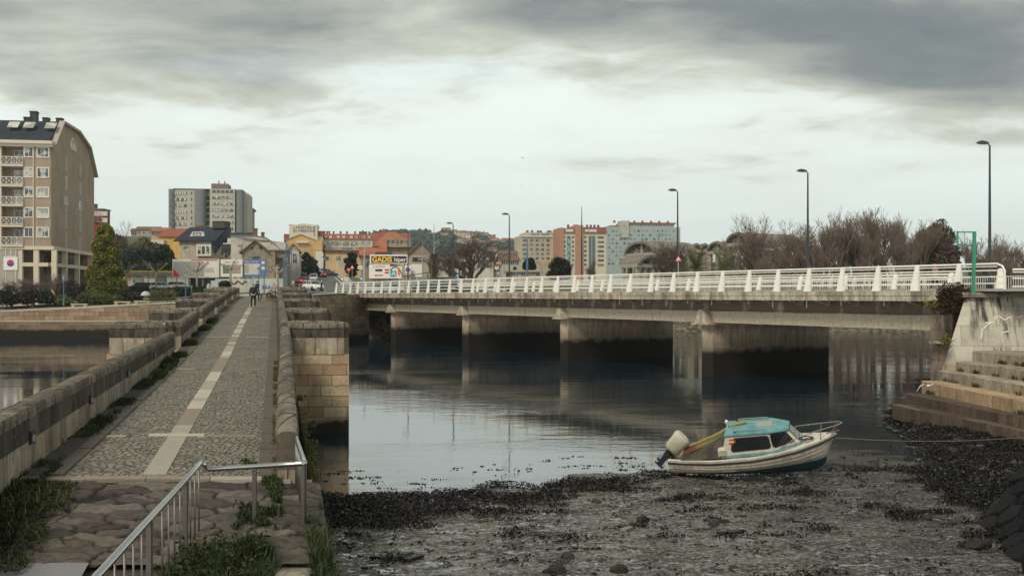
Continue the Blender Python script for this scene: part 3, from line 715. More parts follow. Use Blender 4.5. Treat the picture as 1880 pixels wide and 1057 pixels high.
ca.data.foreach_set('color', np.stack([cs_[ID].ravel(), e.ravel(), hs[ID].ravel(), np.ones(e.size)], 1).ravel())
tag(obj('rough_paving', me), kind='structure')
# smooth grey ramp nearest the camera and the embankment under everything
M_GREY = plain('grey_concrete', (0.20, 0.205, 0.21), .8, var=.08, scale=18)
mb = MB()
for d0, d1 in ((3, 5), (5, 8), (8, 10), (10, 12.3)):
    mb.add([B(-8, d0, wz(d0) + .005), B(-2.3, d0, wz(d0) + .005), B(-2.3, d1, wz(d1) + .005), B(-8, d1, wz(d1) + .005)], [(0, 1, 2, 3)])
tag(mb.build('ramp_pavement', M_GREY), kind='structure')
mb = MB(); A = []
for d in (1, 4, 8, 10, 12, 12.5, 13, 14, 15.0, 15.6):
    A.append([B(c_, d, wz(d) - .09 if d > 2 else -3.9) for c_ in (-14, -10, -7, -4.2, -3, -1.5, 0, .3)])
tag(obj('bank_earth', grid_mesh('bank_earth', np.array(A), M_DIRT)), kind='structure')
# river wall right of the bridgehead with big capping blocks
M_RET = masonry('river_wall_stone', (0.10, 0.085, 0.065), (0.20, 0.17, 0.13), .6, .3, streak=.5, algae=(.25, .5))
rw = empty('river_wall', B(.4, 12, -4), 0, 'low stone river wall with pale capping blocks below the steel railing', 'wall')
mb = MB(); q = [B(.0, 6, 0)[:2], B(.48, 6, 0)[:2], B(.48, 15.6, 0)[:2], B(.0, 15.6, 0)[:2]]
mb.prism(q, -1, [Zr(-3.6), Zr(-3.6), Zr(-3.28), Zr(-3.28)]); part(mb, 'wall', M_RET, rw)
M_BLK = masonry('capping_block', (0.34, 0.31, 0.25), (0.44, 0.41, 0.34), 9, 9, streak=.35, off=(3, 3), lichen=.3)
for k, (d0, d1, z, sk) in enumerate([(13.95, 15.45, -3.16, 0), (12.75, 13.9, -3.27, .01), (11.9, 12.7, -3.36, -.02), (10.4, 11.85, -3.44, .03), (8.6, 10.35, -3.53, 0)]):
    mb = MB(); rr_ = random.Random(k)
    c0, c1 = -.12 + sk, .50 + sk
    ring = lambda d, j: [B(c0 + .02, d, z - .22), B(c1, d, z - .22), B(c1 + .005, d, z - .03), B(c1 - .03, d, z + j), B(c0 + .03, d, z + j), B(c0, d, z - .03)]
    mb.loft([ring(d0, -.03)] + [ring(x, rr_.uniform(-.01, .012)) for x in np.linspace(d0 + .03, d1 - .03, 7)] + [ring(d1, -.03)])
    part(mb, 'capping_block', M_BLK, rw)
# ------------------------------------------------------------------ weeds
M_GR = foliage('weed_green', (0.008, 0.015, 0.005), (0.055, 0.075, 0.022))
M_GR2 = foliage('weed_dry', (0.05, 0.045, 0.02), (0.20, 0.14, 0.06))
M_RED = foliage('weed_red', (0.09, 0.03, 0.018), (0.22, 0.11, 0.06))
rs = np.random.RandomState(21)
def wpts(n, c0, c1, d0, d1, dz=0.0, fn=None, sc_=1.2, th=.5):
    c_ = c0 + rs.rand(n * 4) * (c1 - c0); d_ = d0 + rs.rand(n * 4) * (d1 - d0)
    k = fbm(c_ * sc_ * 1.6 + 5, d_ * sc_ * .8, 3) > th
    if fn is not None: k &= fn(c_, d_)
    c_ = c_[k][:n]; d_ = d_[k][:n]
    z = np.interp(d_, [a for a, b in WK], [b for a, b in WK])
    return np.stack([AX * d_ + c_, d_, EYE + z + dz], 1)
def stuff(o, label): return tag(o, label, 'weeds', kind='stuff')
stuff(blades('grass_tufts', wpts(3000, CL + .02, CL + .6, 13, 30, 0, lambda c, d: rs.rand(len(c)) > (c - CL) * 1.7, th=.56), .15, M_GR, rs=rs, wd=.008), 'green weeds sprouting along the foot of the left parapet')
stuff(blades('grass_tufts', wpts(5000, CL + .02, CL + .6, 30, 60, 0, None, .6, .52), .26, M_GR, rs=rs, wd=.014), 'small green tufts along the far foot of the left parapet')
stuff(cards('weed_leaves', wpts(3500, CL + .02, CL + .5, 13, 40, .06, None, .9, .57), .05, M_GR, rs=rs), 'low broad leaved weeds at the foot of the left parapet')
stuff(blades('grass_tufts', wpts(16000, CL - .3, CL + 1.1, 9.5, 15.2, 0, lambda c, d: (c < CL + .8 - (d - 9.5) * .12 + .25 * np.sin(d * 3)) & (fbm(c * 5, d * 5) > .42 + .25 * (c - CL)), th=.38), .20, M_GR, rs=rs, wd=.007, lean=.8), 'thick dark grass at the near end of the left parapet')
stuff(cards('weed_leaves', wpts(9000, CL - .3, CL + 1.0, 9.5, 15.2, .08, None, 1.2, .45), .05, M_GR, rs=rs), 'small leaves among the grass by the left parapet')
stuff(blades('dry_tufts', wpts(5000, CR - .55, CR + .0, 15.6, 36, 0, lambda c, d: (c > CR - .3), th=.5), .11, M_GR2, rs=rs, wd=.008), 'dry yellow weeds in the joint beside the right parapet')
stuff(cards('red_weeds', wpts(2200, CR - .34, CR + .0, 16.5, 30, .05, lambda c, d: rs.rand(len(c)) < (c - CR + .4) * 2.2, 2.6, .56), .04, M_RED, rs=rs), 'reddish creeping weeds beside the right parapet')
stuff(cards('green_weeds', wpts(1700, -.6, .05, 13.4, 17.0, .05, lambda c, d: rs.rand(len(c)) < 1.0 + c * 1.6, 1.7, .59), .05, M_GR, rs=rs), 'green weeds at the end of the right parapet')
stuff(blades('green_tufts', wpts(900, -.6, .1, 13.4, 17.0, 0.0, lambda c, d: rs.rand(len(c)) < 1.0 + c * 1.6, 1.7, .57), .13, M_GR, rs=rs), 'grass blades at the end of the right parapet')
# dense bed of weeds in the corner of the railing
def railbed(n, dz):
    x = rs.rand(n) * 2.3 - 4.55 + .3; d = 8.5 + rs.rand(n) * 4.6
    xr = AX * d + .0; xl = -4.1 + (13.7 - d) * .135
    k = (x < xr - .05) & (x > xl - .1) & (d < 11.9 + (x + 3.9) * .75 + (fbm(x * 3, d * 1.5) - .5) * 2.2) & (fbm(x * 2.2 + 3, d * 1.6, 3) > .40)
    x = x[k]; d = d[k]; return np.stack([x, d, EYE - 3.42 + (12 - d) * -.02 + dz + rs.rand(len(x)) * .0], 1)
stuff(blades('weed_bed_blades', railbed(34000, 0), .50, M_GR, rs=rs, wd=.009, lean=.8), 'dense green grass inside the corner of the steel railing')
stuff(blades('dry_stems', railbed(1200, 0), .55, M_GR2, rs=rs, wd=.006, lean=.9), 'dry stems in the weeds by the steel railing')
stuff(blades('dry_stems', wpts(380, CL - .3, CL + 1.0, 9.5, 15.2, 0, None, 1.2, .45), .28, M_GR2, rs=rs, wd=.006, lean=.9), 'dry stems in the grass by the left parapet')
pts = railbed(2600, .1); pts[:, 2] += rs.rand(len(pts)) * .3; stuff(cards('broad_leaves', pts, .13, M_GR, rs=rs, asp=.4), 'a few broad weed leaves by the steel railing')
pts = railbed(22000, 0); pts[:, 2] += rs.rand(len(pts)) ** 1.2 * .46 * (0.5 + fbm(pts[:, 0] * 3, pts[:, 1] * 3))
stuff(cards('weed_bed_leaves', pts, .055, M_GR, rs=rs), 'broad green leaves among the grass by the steel railing')
# greenery hanging down the outer face of bridge and river wall
def hang(n, c, d0, d1, ztop, zbot, th=.5, seed=3):
    d = d0 + rs.rand(n) * (d1 - d0); z = ztop + (zbot - ztop) * rs.rand(n) ** 1.3
    k = fbm(d * 1.2 + seed, z * 2.0 + seed) > th; d = d[k]; z = z[k]
    return np.stack([AX * d + c + rs.rand(len(d)) ** 2 * .24, d, EYE + z], 1)
stuff(cards('ferns', hang(9000, CR + .36, 19.5, 27, -2.7, -4.3, .55) * np.array([1, 1, 1]), .08, foliage('fern_green', (0.025, 0.045, 0.012), (0.15, 0.17, 0.05)), rs=rs), 'ferns and ivy hanging on the outer face of the footbridge')
stuff(cards('wall_weeds', hang(16000, .50, 8.5, 15.6, -3.3, -5.0, .46, 9), .055, M_GR, rs=rs), 'weeds growing down the river wall below the railing')
stuff(blades('wall_grass', np.concatenate([hang(5000, .46, 8.5, 15.6, -3.25, -3.5, .42, 5), hang(5000, .8, 8.5, 15, -4.9, -5.2, .4, 5)]), .3, M_GR, rs=rs, wd=.008, lean=1.0), 'long grass overhanging the river wall')
# ------------------------------------------------------------------ road bridge
BA = Vector((21.4, 51.4)); BD = Vector((-42.0, 72.0)); BL = BD.length; bu = BD / BL; bn = Vector((-bu.y, bu.x)) * -1
bn = Vector((.864, .504))
def S(s, o, z):
    """s metres along the near edge from the right abutment, o metres across, z relative to the eye"""
    return (BA.x + bu.x * s + bn.x * o, BA.y + bu.y * s + bn.y * o, Zr(z))
m, t = newmat('bridge_concrete')
uv = t.n('ShaderNodeUVMap').outputs[0]; g = t.n('ShaderNodeNewGeometry').outputs['Position']; z = t.n('ShaderNodeSeparateXYZ', {0: g}).outputs[2]
n1 = t.noise(g, .5, 6, .6); n2 = t.noise(t.mapping(uv, (1.6, .22, 1)), 1.0, 6, .7); n3 = t.noise(g, 5, 5, .6)
c = t.mix(t.smooth(n3, .35, .65), (0.40, 0.35, 0.275), (0.55, 0.49, 0.39))
c = t.mix(t.m('MULTIPLY', t.smooth(n2, .42, .64), .7), c, (0.075, 0.06, 0.048))
c = t.mix(t.m('MULTIPLY', t.smooth(n1, .52, .68), .55), c, (0.15, 0.11, 0.08))
finish(t, c, .88, bump=n3, bstr=.3); M_CONC = m
m, t = newmat('girder_concrete')     # brown water stains running down the upper band
uv = t.n('ShaderNodeUVMap').outputs[0]; g = t.n('ShaderNodeNewGeometry').outputs['Position']; z = t.n('ShaderNodeSeparateXYZ', {0: g}).outputs[2]
n2 = t.noise(t.mapping(uv, (.75, .16, 1)), 1.0, 5, .6); n3 = t.noise(g, 5, 5, .6); n4 = t.noise(t.mapping(uv, (.3, 1.0, 1)), 1.0, 3)
c = t.mix(t.smooth(n3, .3, .7), (0.44, 0.37, 0.275), (0.60, 0.51, 0.39))
up = t.smooth(t.m('ADD', z, t.m('MULTIPLY', n4, .1)), EYE - 1.12, EYE - 1.0)
c = t.mix(t.m('MULTIPLY', up, t.m('SUBTRACT', .88, t.m('MULTIPLY', t.smooth(n2, .52, .64), .62))), c, (0.125, 0.085, 0.065))
c = t.mix(t.m('MULTIPLY', t.smooth(t.noise(t.mapping(uv, (2.2, .3, 1)), 1.0, 5), .55, .7), .4), c, (0.08, 0.065, 0.055))
finish(t, c, .88, bump=n3, bstr=.3); M_GIRD = m
M_PIER = masonry('pier_concrete', (0.42, 0.34, 0.255), (0.58, 0.48, 0.37), 2.4, 1.3, mortar=(.3, .25, .19), streak=.45, algae=(1.45, 2.0), msize=.006, dark=(0.06, 0.045, 0.035))
M_SOFF = plain('soffit_concrete', (0.09, 0.08, 0.07), .9, var=.3, scale=1)
M_WP = plain('white_paint_metal', (0.80, 0.79, 0.72), .45, var=.09, scale=2.2)
SEND = BL * 1.045
rb = empty('road_bridge', S(BL / 2, 6, -1), 0, 'long grey concrete road bridge on stained piers across the river', 'bridge')
mb = MB()
def bbox(mb, s0, s1, o0, o1, z0, z1, m_=0, step=8):
    n = max(1, int(abs(s1 - s0) / step))
    rg = [[S(s0 + (s1 - s0) * k / n, o, z) for o, z in ((o0, z0), (o1, z0), (o1, z1), (o0, z1))] for k in range(n + 1)]
    mb.loft(rg, m_)
bbox(mb, -1.3, SEND + 12, 0.0, 14.2, -.33, .165); part(mb, 'deck', M_CONC, rb)
mb = MB(); bbox(mb, -.2, SEND, -.03, .35, -.05, .20); part(mb, 'edge_beam', M_CONC, rb)
for k in range(5):
    o0 = 1.25 + k * 2.85; mb = MB()
    bbox(mb, .3, SEND - .5, o0 + .06, o0 + .50, -1.02, -.335); bbox(mb, .3, SEND - .5, o0, o0 + .56, -1.87, -1.03)
    part(mb, 'girder', M_GIRD, rb)
piers = []
for k in range(4):
    s = (.2185 + .2125 * k) * BL; piers.append(s)
    mb = MB(); L_ = 11.4; w_ = 1.15
    body = [S(s + w_ / 2, .95, 0), S(s + w_ / 2, .95 + L_, 0), S(s - w_ / 2, .95 + L_, 0), S(s - w_ / 2, .95, 0)]
    body = [S(s + w_ * .5, 1.25, 0), S(s + w_ * .18, .95, 0), S(s - w_ * .18, .95, 0), S(s - w_ * .5, 1.25, 0), S(s - w_ * .5, .95 + L_, 0), S(s + w_ * .5, .95 + L_, 0)]
    body = [b[:2] for b in body]
    area = sum(body[i][0] * body[(i + 1) % 6][1] - body[(i + 1) % 6][0] * body[i][1] for i in range(6))
    if area < 0: body = body[::-1]
    mb.prism(body, -2, Zr(-1.95)); pr_ = part(mb, 'pier', M_PIER, rb, uvoff=(k * 3.3, 0))
    mb = MB()   # weathered bearing cap, wider than the pier, with its pointed stone block
    bbox(mb, s - .85, s + .85, .55, 13.2, -2.02, -1.90); 
    part(mb, 'pier_cap', M_PIER, pr_)
    mb = MB(); hw_ = .62
    mb.loft([[S(s - hw_, o, -1.90), S(s + hw_, o, -1.90), S(s + hw_ * .75, o, -1.55), S(s + .16, o, -1.12 if k else -1.0), S(s - .16, o, -1.12 if k else -1.0), S(s - hw_ * .75, o, -1.55)] for o in (.62, 1.22)])
    part(mb, 'bearing_block', M_CONC, rb)
# drain pipes under the edge and cantilever ribs
rr_ = random.Random(3); s = 3.0
mp = plain('drain_pipe_pvc', (.62, .6, .55), .6)
while s < SEND - 2:
    mb = MB(); l = rr_.choice([.26, .34, .42]); mb.tube([S(s, .42, -.32), S(s, .42, -.34 - l)], .035, 8); part(mb, 'drain_pipe', mp, rb); s += rr_.uniform(2.0, 3.6)
for k in range(40):
    s = 1.2 + k * 2.12
    if s > SEND: break
    mb = MB(); mb.loft([[S(s - .1, .15, -.335), S(s + .1, .15, -.335), S(s + .1, .15, -.39), S(s - .1, .15, -.39)], [S(s - .1, 1.24, -.335), S(s + .1, 1.24, -.335), S(s + .1, 1.24, -.62), S(s - .1, 1.24, -.62)]]); part(mb, 'bracket', M_CONC, rb)
# abutments
mb = MB(); bbox(mb, -1.0, .3, .7, 13.6, -5.9, -.34); part(mb, 'abutment', masonry('abutment_stone', (0.20, 0.14, 0.11), (0.32, 0.25, 0.20), 1.0, .8, streak=.7, algae=(.6, 1.0)), rb)
mb = MB(); bbox(mb, SEND - .2, SEND + 10, .45, 13.8, -7.5, -.34); part(mb, 'abutment', M_PIER, rb)
mb = MB(); bbox(mb, -.9, .0, .2, .68, -2.5, -2.4); bbox(mb, -.9, .0, .2, .68, -2.4, -2.38); part(mb, 'ledge', M_CONC, rb)
for k in (0, 1):
    mb = MB(); bbox(mb, -20, SEND + 13, (0.4, 10.8)[k], (3.2, 13.6)[k], .17, .30); part(mb, 'footway', M_PATH, rb)
mb = MB(); bbox(mb, -20, SEND + 13, 3.21, 10.79, .168, .19); part(mb, 'roadway', M_ASPH, rb)
mb = MB()
for k in range(24): bbox(mb, -14 + k * 4.5, -12 + k * 4.5, 6.93, 7.07, .191, .194)
part(mb, 'lane_marking', M_WHITE, rb)
# dark bank under the bridge's far end and the stone corner wall left of it
cw = empty('corner_wall', S(SEND, 0, -3), 0, 'brown coursed stone wall where the footbridge meets the road bridge', 'wall')
mb = MB()
q = [(X(577, 103), 103), (X(634, 116.5), 116.5), (X(634, 116.5) + 2, 122), (X(577, 103) - 3, 112)]
mb.prism(q, -2, [Zr(-.22), Zr(.02), Zr(.02), Zr(-.22)]); part(mb, 'wall', masonry('corner_wall_stone', (0.25, 0.18, 0.12), (0.42, 0.32, 0.23), 1.1, .5, streak=.4, algae=(.5, .9), lichen=.1), cw)
mb = MB(); q2 = [(q[0][0] - .1, q[0][1] - .12), (q[1][0] + .1, q[1][1] - .12), (q[1][0] + .1, q[1][1] + .5), (q[0][0] - .1, q[0][1] + .5)]
mb.prism(q2, [Zr(-.215), Zr(.025), Zr(.025), Zr(-.215)], [Zr(-.02), Zr(.22), Zr(.22), Zr(-.02)]); part(mb, 'coping', M_COPE, cw)

# ------------------------------------------------------------------ white railings
def railing(o, s0, s1, h, label, post_w=.50, top_w=.20, spacing=2.47, rails=(.98, .74, .51, .27), rr=.04, double=True, zb=.20, curve=True, S=S):
    root = empty('bridge_railing', S((s0 + s1) / 2, o, zb), 0, label, 'railing')
    s = s0; first = None; L0 = root.location
    while s < s1 + .01:
        mb = MB()
        # wedge shaped plate post: wide foot, narrow head, its face seen square on
        a, b = post_w / 2, top_w / 2; zt = zb + h
        mb.loft([[S(s - a * .75, o - .16, zb), S(s + a * 1.25, o - .16, zb), S(s + a * 1.25, o + .02, zb), S(s - a * .75, o + .02, zb)],
                 [S(s - a * .75 + .01, o - .15, zb + .10), S(s + a * 1.1, o - .15, zb + .10), S(s + a * 1.1, o + .02, zb + .10), S(s - a * .75 + .01, o + .02, zb + .10)],
                 [S(s - b * 1.2, o - .03, zt - .03), S(s + b * .8, o - .03, zt - .03), S(s + b * .8, o + .06, zt - .03), S(s - b * 1.2, o + .06, zt - .03)],
                 [S(s - b * .8, o - .01, zt + .03), S(s + b * .4, o - .01, zt + .03), S(s + b * .4, o + .05, zt + .03), S(s - b * .8, o + .05, zt + .03)]])
        part(mb, 'post', M_WP, root); s += spacing
    e0 = s0 - .15; e1 = s1
    for i, f in enumerate(rails):
        z = zb + h * f; mb = MB()
        if i == 0 and curve:
            pts = [S(e0 - 2.3, o + .05, zb + .03), S(e0 - 2.3, o + .05, z - .35), S(e0 - 2.18, o + .05, z - .12), S(e0 - 1.9, o + .05, z)] + [S(q, o + .05, z) for q in np.arange(e0 - 1, e1 + .3, 2.47)]
        else:
            pts = [S(q, o + .05 + .02 * i, z) for q in np.arange(e0 - (2.3 if curve else .5), e1 + .3, 2.47)]
        if i == 0 or not double:
            mb.tube(pts, rr + .012, 8)
        else:
            for p0, p1 in zip(pts[:-1], pts[1:]): mb.beam(p0, p1, .045, .062)
        part(mb, 'rail', M_WP, root)
        if i == 0 and double:
            mb = MB(); mb.tube([(p[0], p[1], p[2] - .13) for p in pts[3 if curve else 0:]], rr * .75, 6); part(mb, 'rail', M_WP, root)
    return root
railing(.22, -.0205 * BL, SEND + 1, 1.33, 'tall white steel railing with wedge posts along the near edge of the road bridge')
railing(3.35, 1.0, 60, .86, 'lower white crash barrier between the footway and the road on the bridge', post_w=.34, top_w=.26, spacing=3.6, rails=(.94, .62, .3), double=True, zb=.30, curve=False)
tlw = P(1772, 545, 49.6)
railing(.42, -14.1, -1.8, 1.2, 'separate white railing on the quay wall right of the green post', rails=(.98, .62, .28), zb=.08, curve=False, post_w=.5, spacing=4.1, S=lambda s, o, z: (tlw.x - s * .977, tlw.y + s * .211 + o, Zr(z)))
rt = empty('baluster_fence', S(30, 13.7, .3), 0, 'pale fence of thin upright bars along the far side of the road bridge', 'fence')
s = -16.0; mats_f = plain('pale_fence_paint', (.62, .6, .56), .5)
mb = MB()
while s < 52: mb.beam(S(s, 13.75, .32), S(s, 13.75, 1.12), .03, .03); s += .16
part(mb, 'bars', mats_f, rt)
for z in (1.15, .36):
    mb = MB(); mb.beam(S(-16, 13.75, z), S(52, 13.75, z), .06, .05); part(mb, 'rail', mats_f, rt)

# ------------------------------------------------------------------ quay, white wing wall and steps at right
qy = empty('wing_wall', (25, 48, 3), 0, 'big pale sloping granite wing wall streaked with black right of the bridge', 'wall')
m, t = newmat('wing_wall_slabs')
uv = t.n('ShaderNodeUVMap').outputs[0]; g = t.n('ShaderNodeNewGeometry').outputs['Position']; z = t.n('ShaderNodeSeparateXYZ', {0: g}).outputs[2]
br = t.n('ShaderNodeTexBrick', {'Vector': uv, 'Color1': (0, 0, 0), 'Color2': (1, 1, 1), 'Scale': 1.0, 'Mortar Size': .009, 'Brick Width': 1.25, 'Row Height': .98, 'Mortar Smooth': .2}, offset=.43)
n1 = t.noise(g, 1.2, 6, .6); n3 = t.noise(g, 11, 5, .6); n2 = t.noise(t.mapping(uv, (2.6, .35, 1), (4.1, 0, 0)), 1.0, 6, .7); nm = t.noise(t.mapping(uv, (.42, .3, 1), (2.7, 1.0, 0)), 1.0, 3)
c = t.mix(br.outputs[0], (0.46, 0.425, 0.35), (0.56, 0.52, 0.435)); c = t.n('ShaderNodeVectorMath', {0: c, 'Scale': t.m('ADD', .78, t.m('MULTIPLY', n3, .44))}, operation='SCALE').outputs[0]
c = t.mix(t.m('MULTIPLY', t.m('MULTIPLY', t.smooth(n2, .44, .60), t.smooth(nm, .44, .58)), .93), c, (0.03, 0.027, 0.026))
c = t.mix(t.m('MULTIPLY', t.smooth(n1, .5, .7), .3), c, (0.2, .17, .12))
c = t.mix(t.m('MULTIPLY', t.m('SUBTRACT', 1.0, t.smooth(t.m('ADD', z, n1), 2.3, 3.2)), .6), c, (0.20, 0.13, 0.07))
c = t.mix(br.outputs[1], c, (0.2, .18, .15))
finish(t, c, .85, bump=t.m('SUBTRACT', t.m('MULTIPLY', n3, .4), br.outputs[1]), bstr=.4)
M_WING = m
mb = MB()
bl, tl = P(1712, 691, 48.6), P(1772, 545, 49.6); bl2 = Vector((bl.x - .25, bl.y - .3, 0.0))
br_, tr = Vector((46, 43.0, 0)), Vector((46, 44.2, tl.z))
bkl, bkr = Vector((tl.x + 5.6, 63, tl.z)), Vector((50, 62, tl.z)); bk0 = Vector((tl.x + 5.4, 63, 0))
mb.add([bl2, br_, tr, tl, bkl, bkr, bk0], [(0, 1, 2, 3), (3, 2, 5, 4), (6, 0, 3, 4)]); part(mb, 'wall', M_WING, qy)
mb = MB(); rr_ = random.Random(9); x = tl.x - .25
while x < 36:
    l = rr_.uniform(1.3, 2.1); y = tl.y - .28 - (x - tl.x) * .216; y2 = tl.y - .28 - (x + l - tl.x) * .216; zz = tl.z; jz = rr_.uniform(-.02, .03)
    mb.loft([[(x + .02, y, zz - .02), (x + .02, y + .9, zz - .02), (x + .02, y + .9, zz + .24 + jz), (x + .02, y + .06, zz + .24 + jz), (x + .02, y - .02, zz + .14)], [(x + l, y2, zz - .02), (x + l, y2 + .9, zz - .02), (x + l, y2 + .9, zz + .22 + jz), (x + l, y2 + .06, zz + .22 + jz), (x + l, y2 - .02, zz + .12)]]); x += l
part(mb, 'coping', masonry('wing_coping', (0.30, .25, .19), (0.42, .36, .28), 9, 9, streak=.6, lichen=.3), qy)
# thin white scrawl of paint on the wall
mb = MB()
def wallpt(px, py, off=.03):
    # intersect photo ray with the wing wall's face
    n_ = (br_ - bl2).cross(tl - bl2).normalized()
    if n_.y > 0: n_ = -n_
    dr = Vector(((px - 940) / F, 1, (HY - py) / F)); o_ = Vector((0, 0, EYE)); k = (bl2 - o_).dot(n_) / dr.dot(n_); return o_ + dr * k + n_ * off
for st in ([(1801, 623), (1803, 606), (1808, 602), (1813, 596), (1824, 592)], [(1826, 588), (1829, 582), (1836, 582), (1844, 588), (1850, 584), (1858, 582)], [(1838, 612), (1852, 608)], [(1808, 594), (1813, 592), (1822, 594)], [(1868, 583), (1880, 580), (1890, 584)]):
    mb.tube([wallpt(a, b) for a, b in st], .045, 6)
part(mb, 'graffiti', plain('graffiti_white', (.75, .72, .66), .8), qy)
# stepped quay
M_STEP = masonry('step_granite', (0.34, 0.29, 0.215), (0.52, 0.455, 0.35), 1.05, 9, streak=.45, off=(0, 3), algae=None, lichen=.2)
M_STEPD = masonry('step_granite_weedy', (0.09, 0.06, 0.045), (0.17, 0.125, 0.09), 1.05, 9, streak=.6, off=(.4, 3), rough=.6)
M_STEPT = masonry('step_granite_tan', (0.42, 0.29, 0.17), (0.54, 0.41, 0.26), 1.15, 9, streak=.35, off=(.2, 3))
qs = empty('stepped_quay', (20, 40, 1.5), 0, 'broad flight of large granite quay steps going down to the mud at right', 'steps')
ST = [(16.05, 42.0, -4.62, M_STEPD, .17), (16.85, 42.6, -4.22, M_STEPD, .10), (17.75, 43.1, -3.72, M_STEPT, .03), (18.65, 43.5, -3.30, M_STEP, .02), (19.3, 43.3, -2.88, M_STEP, .08), (20.15, 43.6, -2.45, M_STEP, .12)]
for i, (x0, d0, zt, mt, sl) in enumerate(ST):
    prev = ST[i + 1][0] + .3 if i < 5 else 46
    mb = MB(); rr_ = random.Random(i); y = d0; zt_ = Zr(zt); zb_ = zt_ - .62
    while y > 19:
        l = rr_.uniform(.85, 1.25); y1 = y - l; jz = rr_.uniform(-.008, .008); jx = rr_.uniform(-.012, .012)
        xa, xb = x0 + (d0 - y) * sl + jx, x0 + (d0 - y1) * sl + jx; xr = max(prev + (d0 - y) * sl, xa + 1.0) if i < 5 else 48
        mb.loft([[(xr, yy, zb_), (xx, yy, zb_), (xx - .005, yy, zt_ - .03 + jz), (xx + .03, yy, zt_ + jz), (xr, yy, zt_ + jz)] for xx, yy in ((xa, y - .008), (xb, y1 + .008))])
        y = y1
    part(mb, 'step', mt, qs, uvoff=(i * .31, 0))
    mb = MB(); mb.box((x0 + .2, 20, -1.5), (x0 + 1.2 if i < 5 else 46, d0 - .3, zb_ + .05))
    if i == 0: part(mb, 'footing', M_STEPD, qs)
rs = np.random.RandomState(5)
for (x0, d0, zt, mt, sl) in ST[3:]:
    pass
def steptuft(n):
    o_ = []
    for _ in range(n):
        i = rs.choice([2, 3, 4, 5, 5, 4, 3]); x0, d0, zt, mt, sl = ST[i]; y = rs.uniform(27, d0 - .5); x = x0 + (d0 - y) * sl - .02
        zt0 = ST[i - 1][2]; k = rs.randint(15, 70)
        o_.append(np.stack([x - rs.rand(k) * .12, y + rs.randn(k) * .16, np.full(k, Zr(zt0)) + 0.0], 1))
    return np.concatenate(o_)
stuff(blades('step_weeds', steptuft(46), .22, foliage('step_weed', (0.02, 0.018, 0.01), (0.07, 0.055, 0.03)), rs=rs, wd=.012), 'small dark weeds rooted in the joints of the quay steps')
# dark bush growing over the bridge end + ivy
def clump(name, c, r, n, size, mat, seed, sq=(1, 1, 1), parent=None, hollow=.5):
    q = np.random.RandomState(seed); v = q.randn(n, 3); v /= np.linalg.norm(v, axis=1)[:, None]
    k = (hollow + (1 - hollow) * q.rand(n)) * (0.7 + .6 * fbm(v[:, 0] * 2 + seed, v[:, 1] * 2 + v[:, 2] * 2 + seed, 3))
    P_ = v * k[:, None] * r * np.array(sq) + np.array(c)
    return cards(name, P_, size, mat, parent, q)
M_IVY = foliage('ivy_yellow', (0.05, 0.045, 0.012), (0.26, 0.22, 0.06)); M_DBUSH = foliage('bramble_dark', (0.012, 0.012, 0.008), (0.11, 0.055, 0.03))
bs = empty('bush', P(1755, 550, 50), 0, 'tangled dark reddish bramble growing over the end of the bridge deck', 'bush')
c0 = P(1753, 541, 49.8); lc = bs.location
o = clump('foliage', c0 - lc, .75, 2200, .13, M_DBUSH, 3, (1.2, .7, .8), bs); o = clump('foliage', P(1742, 560, 49.8) - lc, .6, 1500, .13, M_DBUSH, 4, (1, .6, .8), bs)
o = clump('foliage', P(1722, 559, 50) - lc, .5, 900, .13, M_IVY, 5, (1.5, .5, .5), bs)
rr_ = random.Random(6)
for k in range(9):
    mb = MB(); a = Vector(P(1755, 555, 49.7)) - lc; p = [a]
    for j in range(4): a = a + Vector((rr_.uniform(-.35, .35), rr_.uniform(-.1, .1), rr_.uniform(.05, .3))); p.append(a)
    mb.tube(p, [.02, .016, .012, .008, .004], 5); mb.build('twig', plain('twig_brown', (.12, .07, .045)), bs)
hp_ = empty('hanging_plant', P(1736, 628, 48.4), 0, 'small green plant growing from the joint of the wing wall', 'plant'); cards('foliage', np.random.RandomState(8).randn(400, 3) * np.array([.14, .1, .16]), .10, M_IVY, hp_)
# dark slab revetment bottom right
m, t = newmat('slab_slope_stone')
uv = t.n('ShaderNodeUVMap').outputs[0]; g = t.n('ShaderNodeNewGeometry').outputs['Position']
at_ = t.n('ShaderNodeAttribute', attribute_name='stone').outputs['Color']; sp = t.n('ShaderNodeSeparateColor', {0: at_})
n1 = t.noise(g, 4, 5, .6)
c = t.mix(sp.outputs[0], (0.006, 0.007, 0.010), (0.024, 0.023, 0.024)); c = t.n('ShaderNodeVectorMath', {0: c, 'Scale': t.m('ADD', .5, n1)}, operation='SCALE').outputs[0]
c = t.mix(sp.outputs[1], (0.006, 0.006, 0.006), c)
finish(t, c, .7, bump=n1, bstr=.5, bdist=.03, spec=.06)
pu = np.arange(0, 7.5, .035); pv = np.arange(0, 5.0, .035)     # u along the foot towards the camera, v up the slope
UU, VV = np.meshgrid(pu, pv, indexing='ij')
sx, sy = np.meshgrid(np.arange(-.5, 8.5, 1.05), np.arange(-.3, 5.6, .42), indexing='ij'); q = np.random.RandomState(2)
sx = (sx + q.rand(*sx.shape) * .5 + (np.arange(sx.shape[1]) % 2) * .5).ravel(); sy = (sy + q.rand(*sy.shape) * .14).ravel(); cs_ = q.rand(len(sx)); hs = q.rand(len(sx))
a_ = .45; ru = UU * math.cos(a_) + VV * math.sin(a_); rv = -UU * math.sin(a_) + VV * math.cos(a_) + 2.2
ru = ru + (fbm(UU * 2, VV * 2) - .5) * .3; rv = rv + (fbm(UU * 2 + 7, VV * 2) - .5) * .2
F1 = np.full(UU.shape, 9.); F2 = F1.copy(); ID = np.zeros(UU.shape, int)
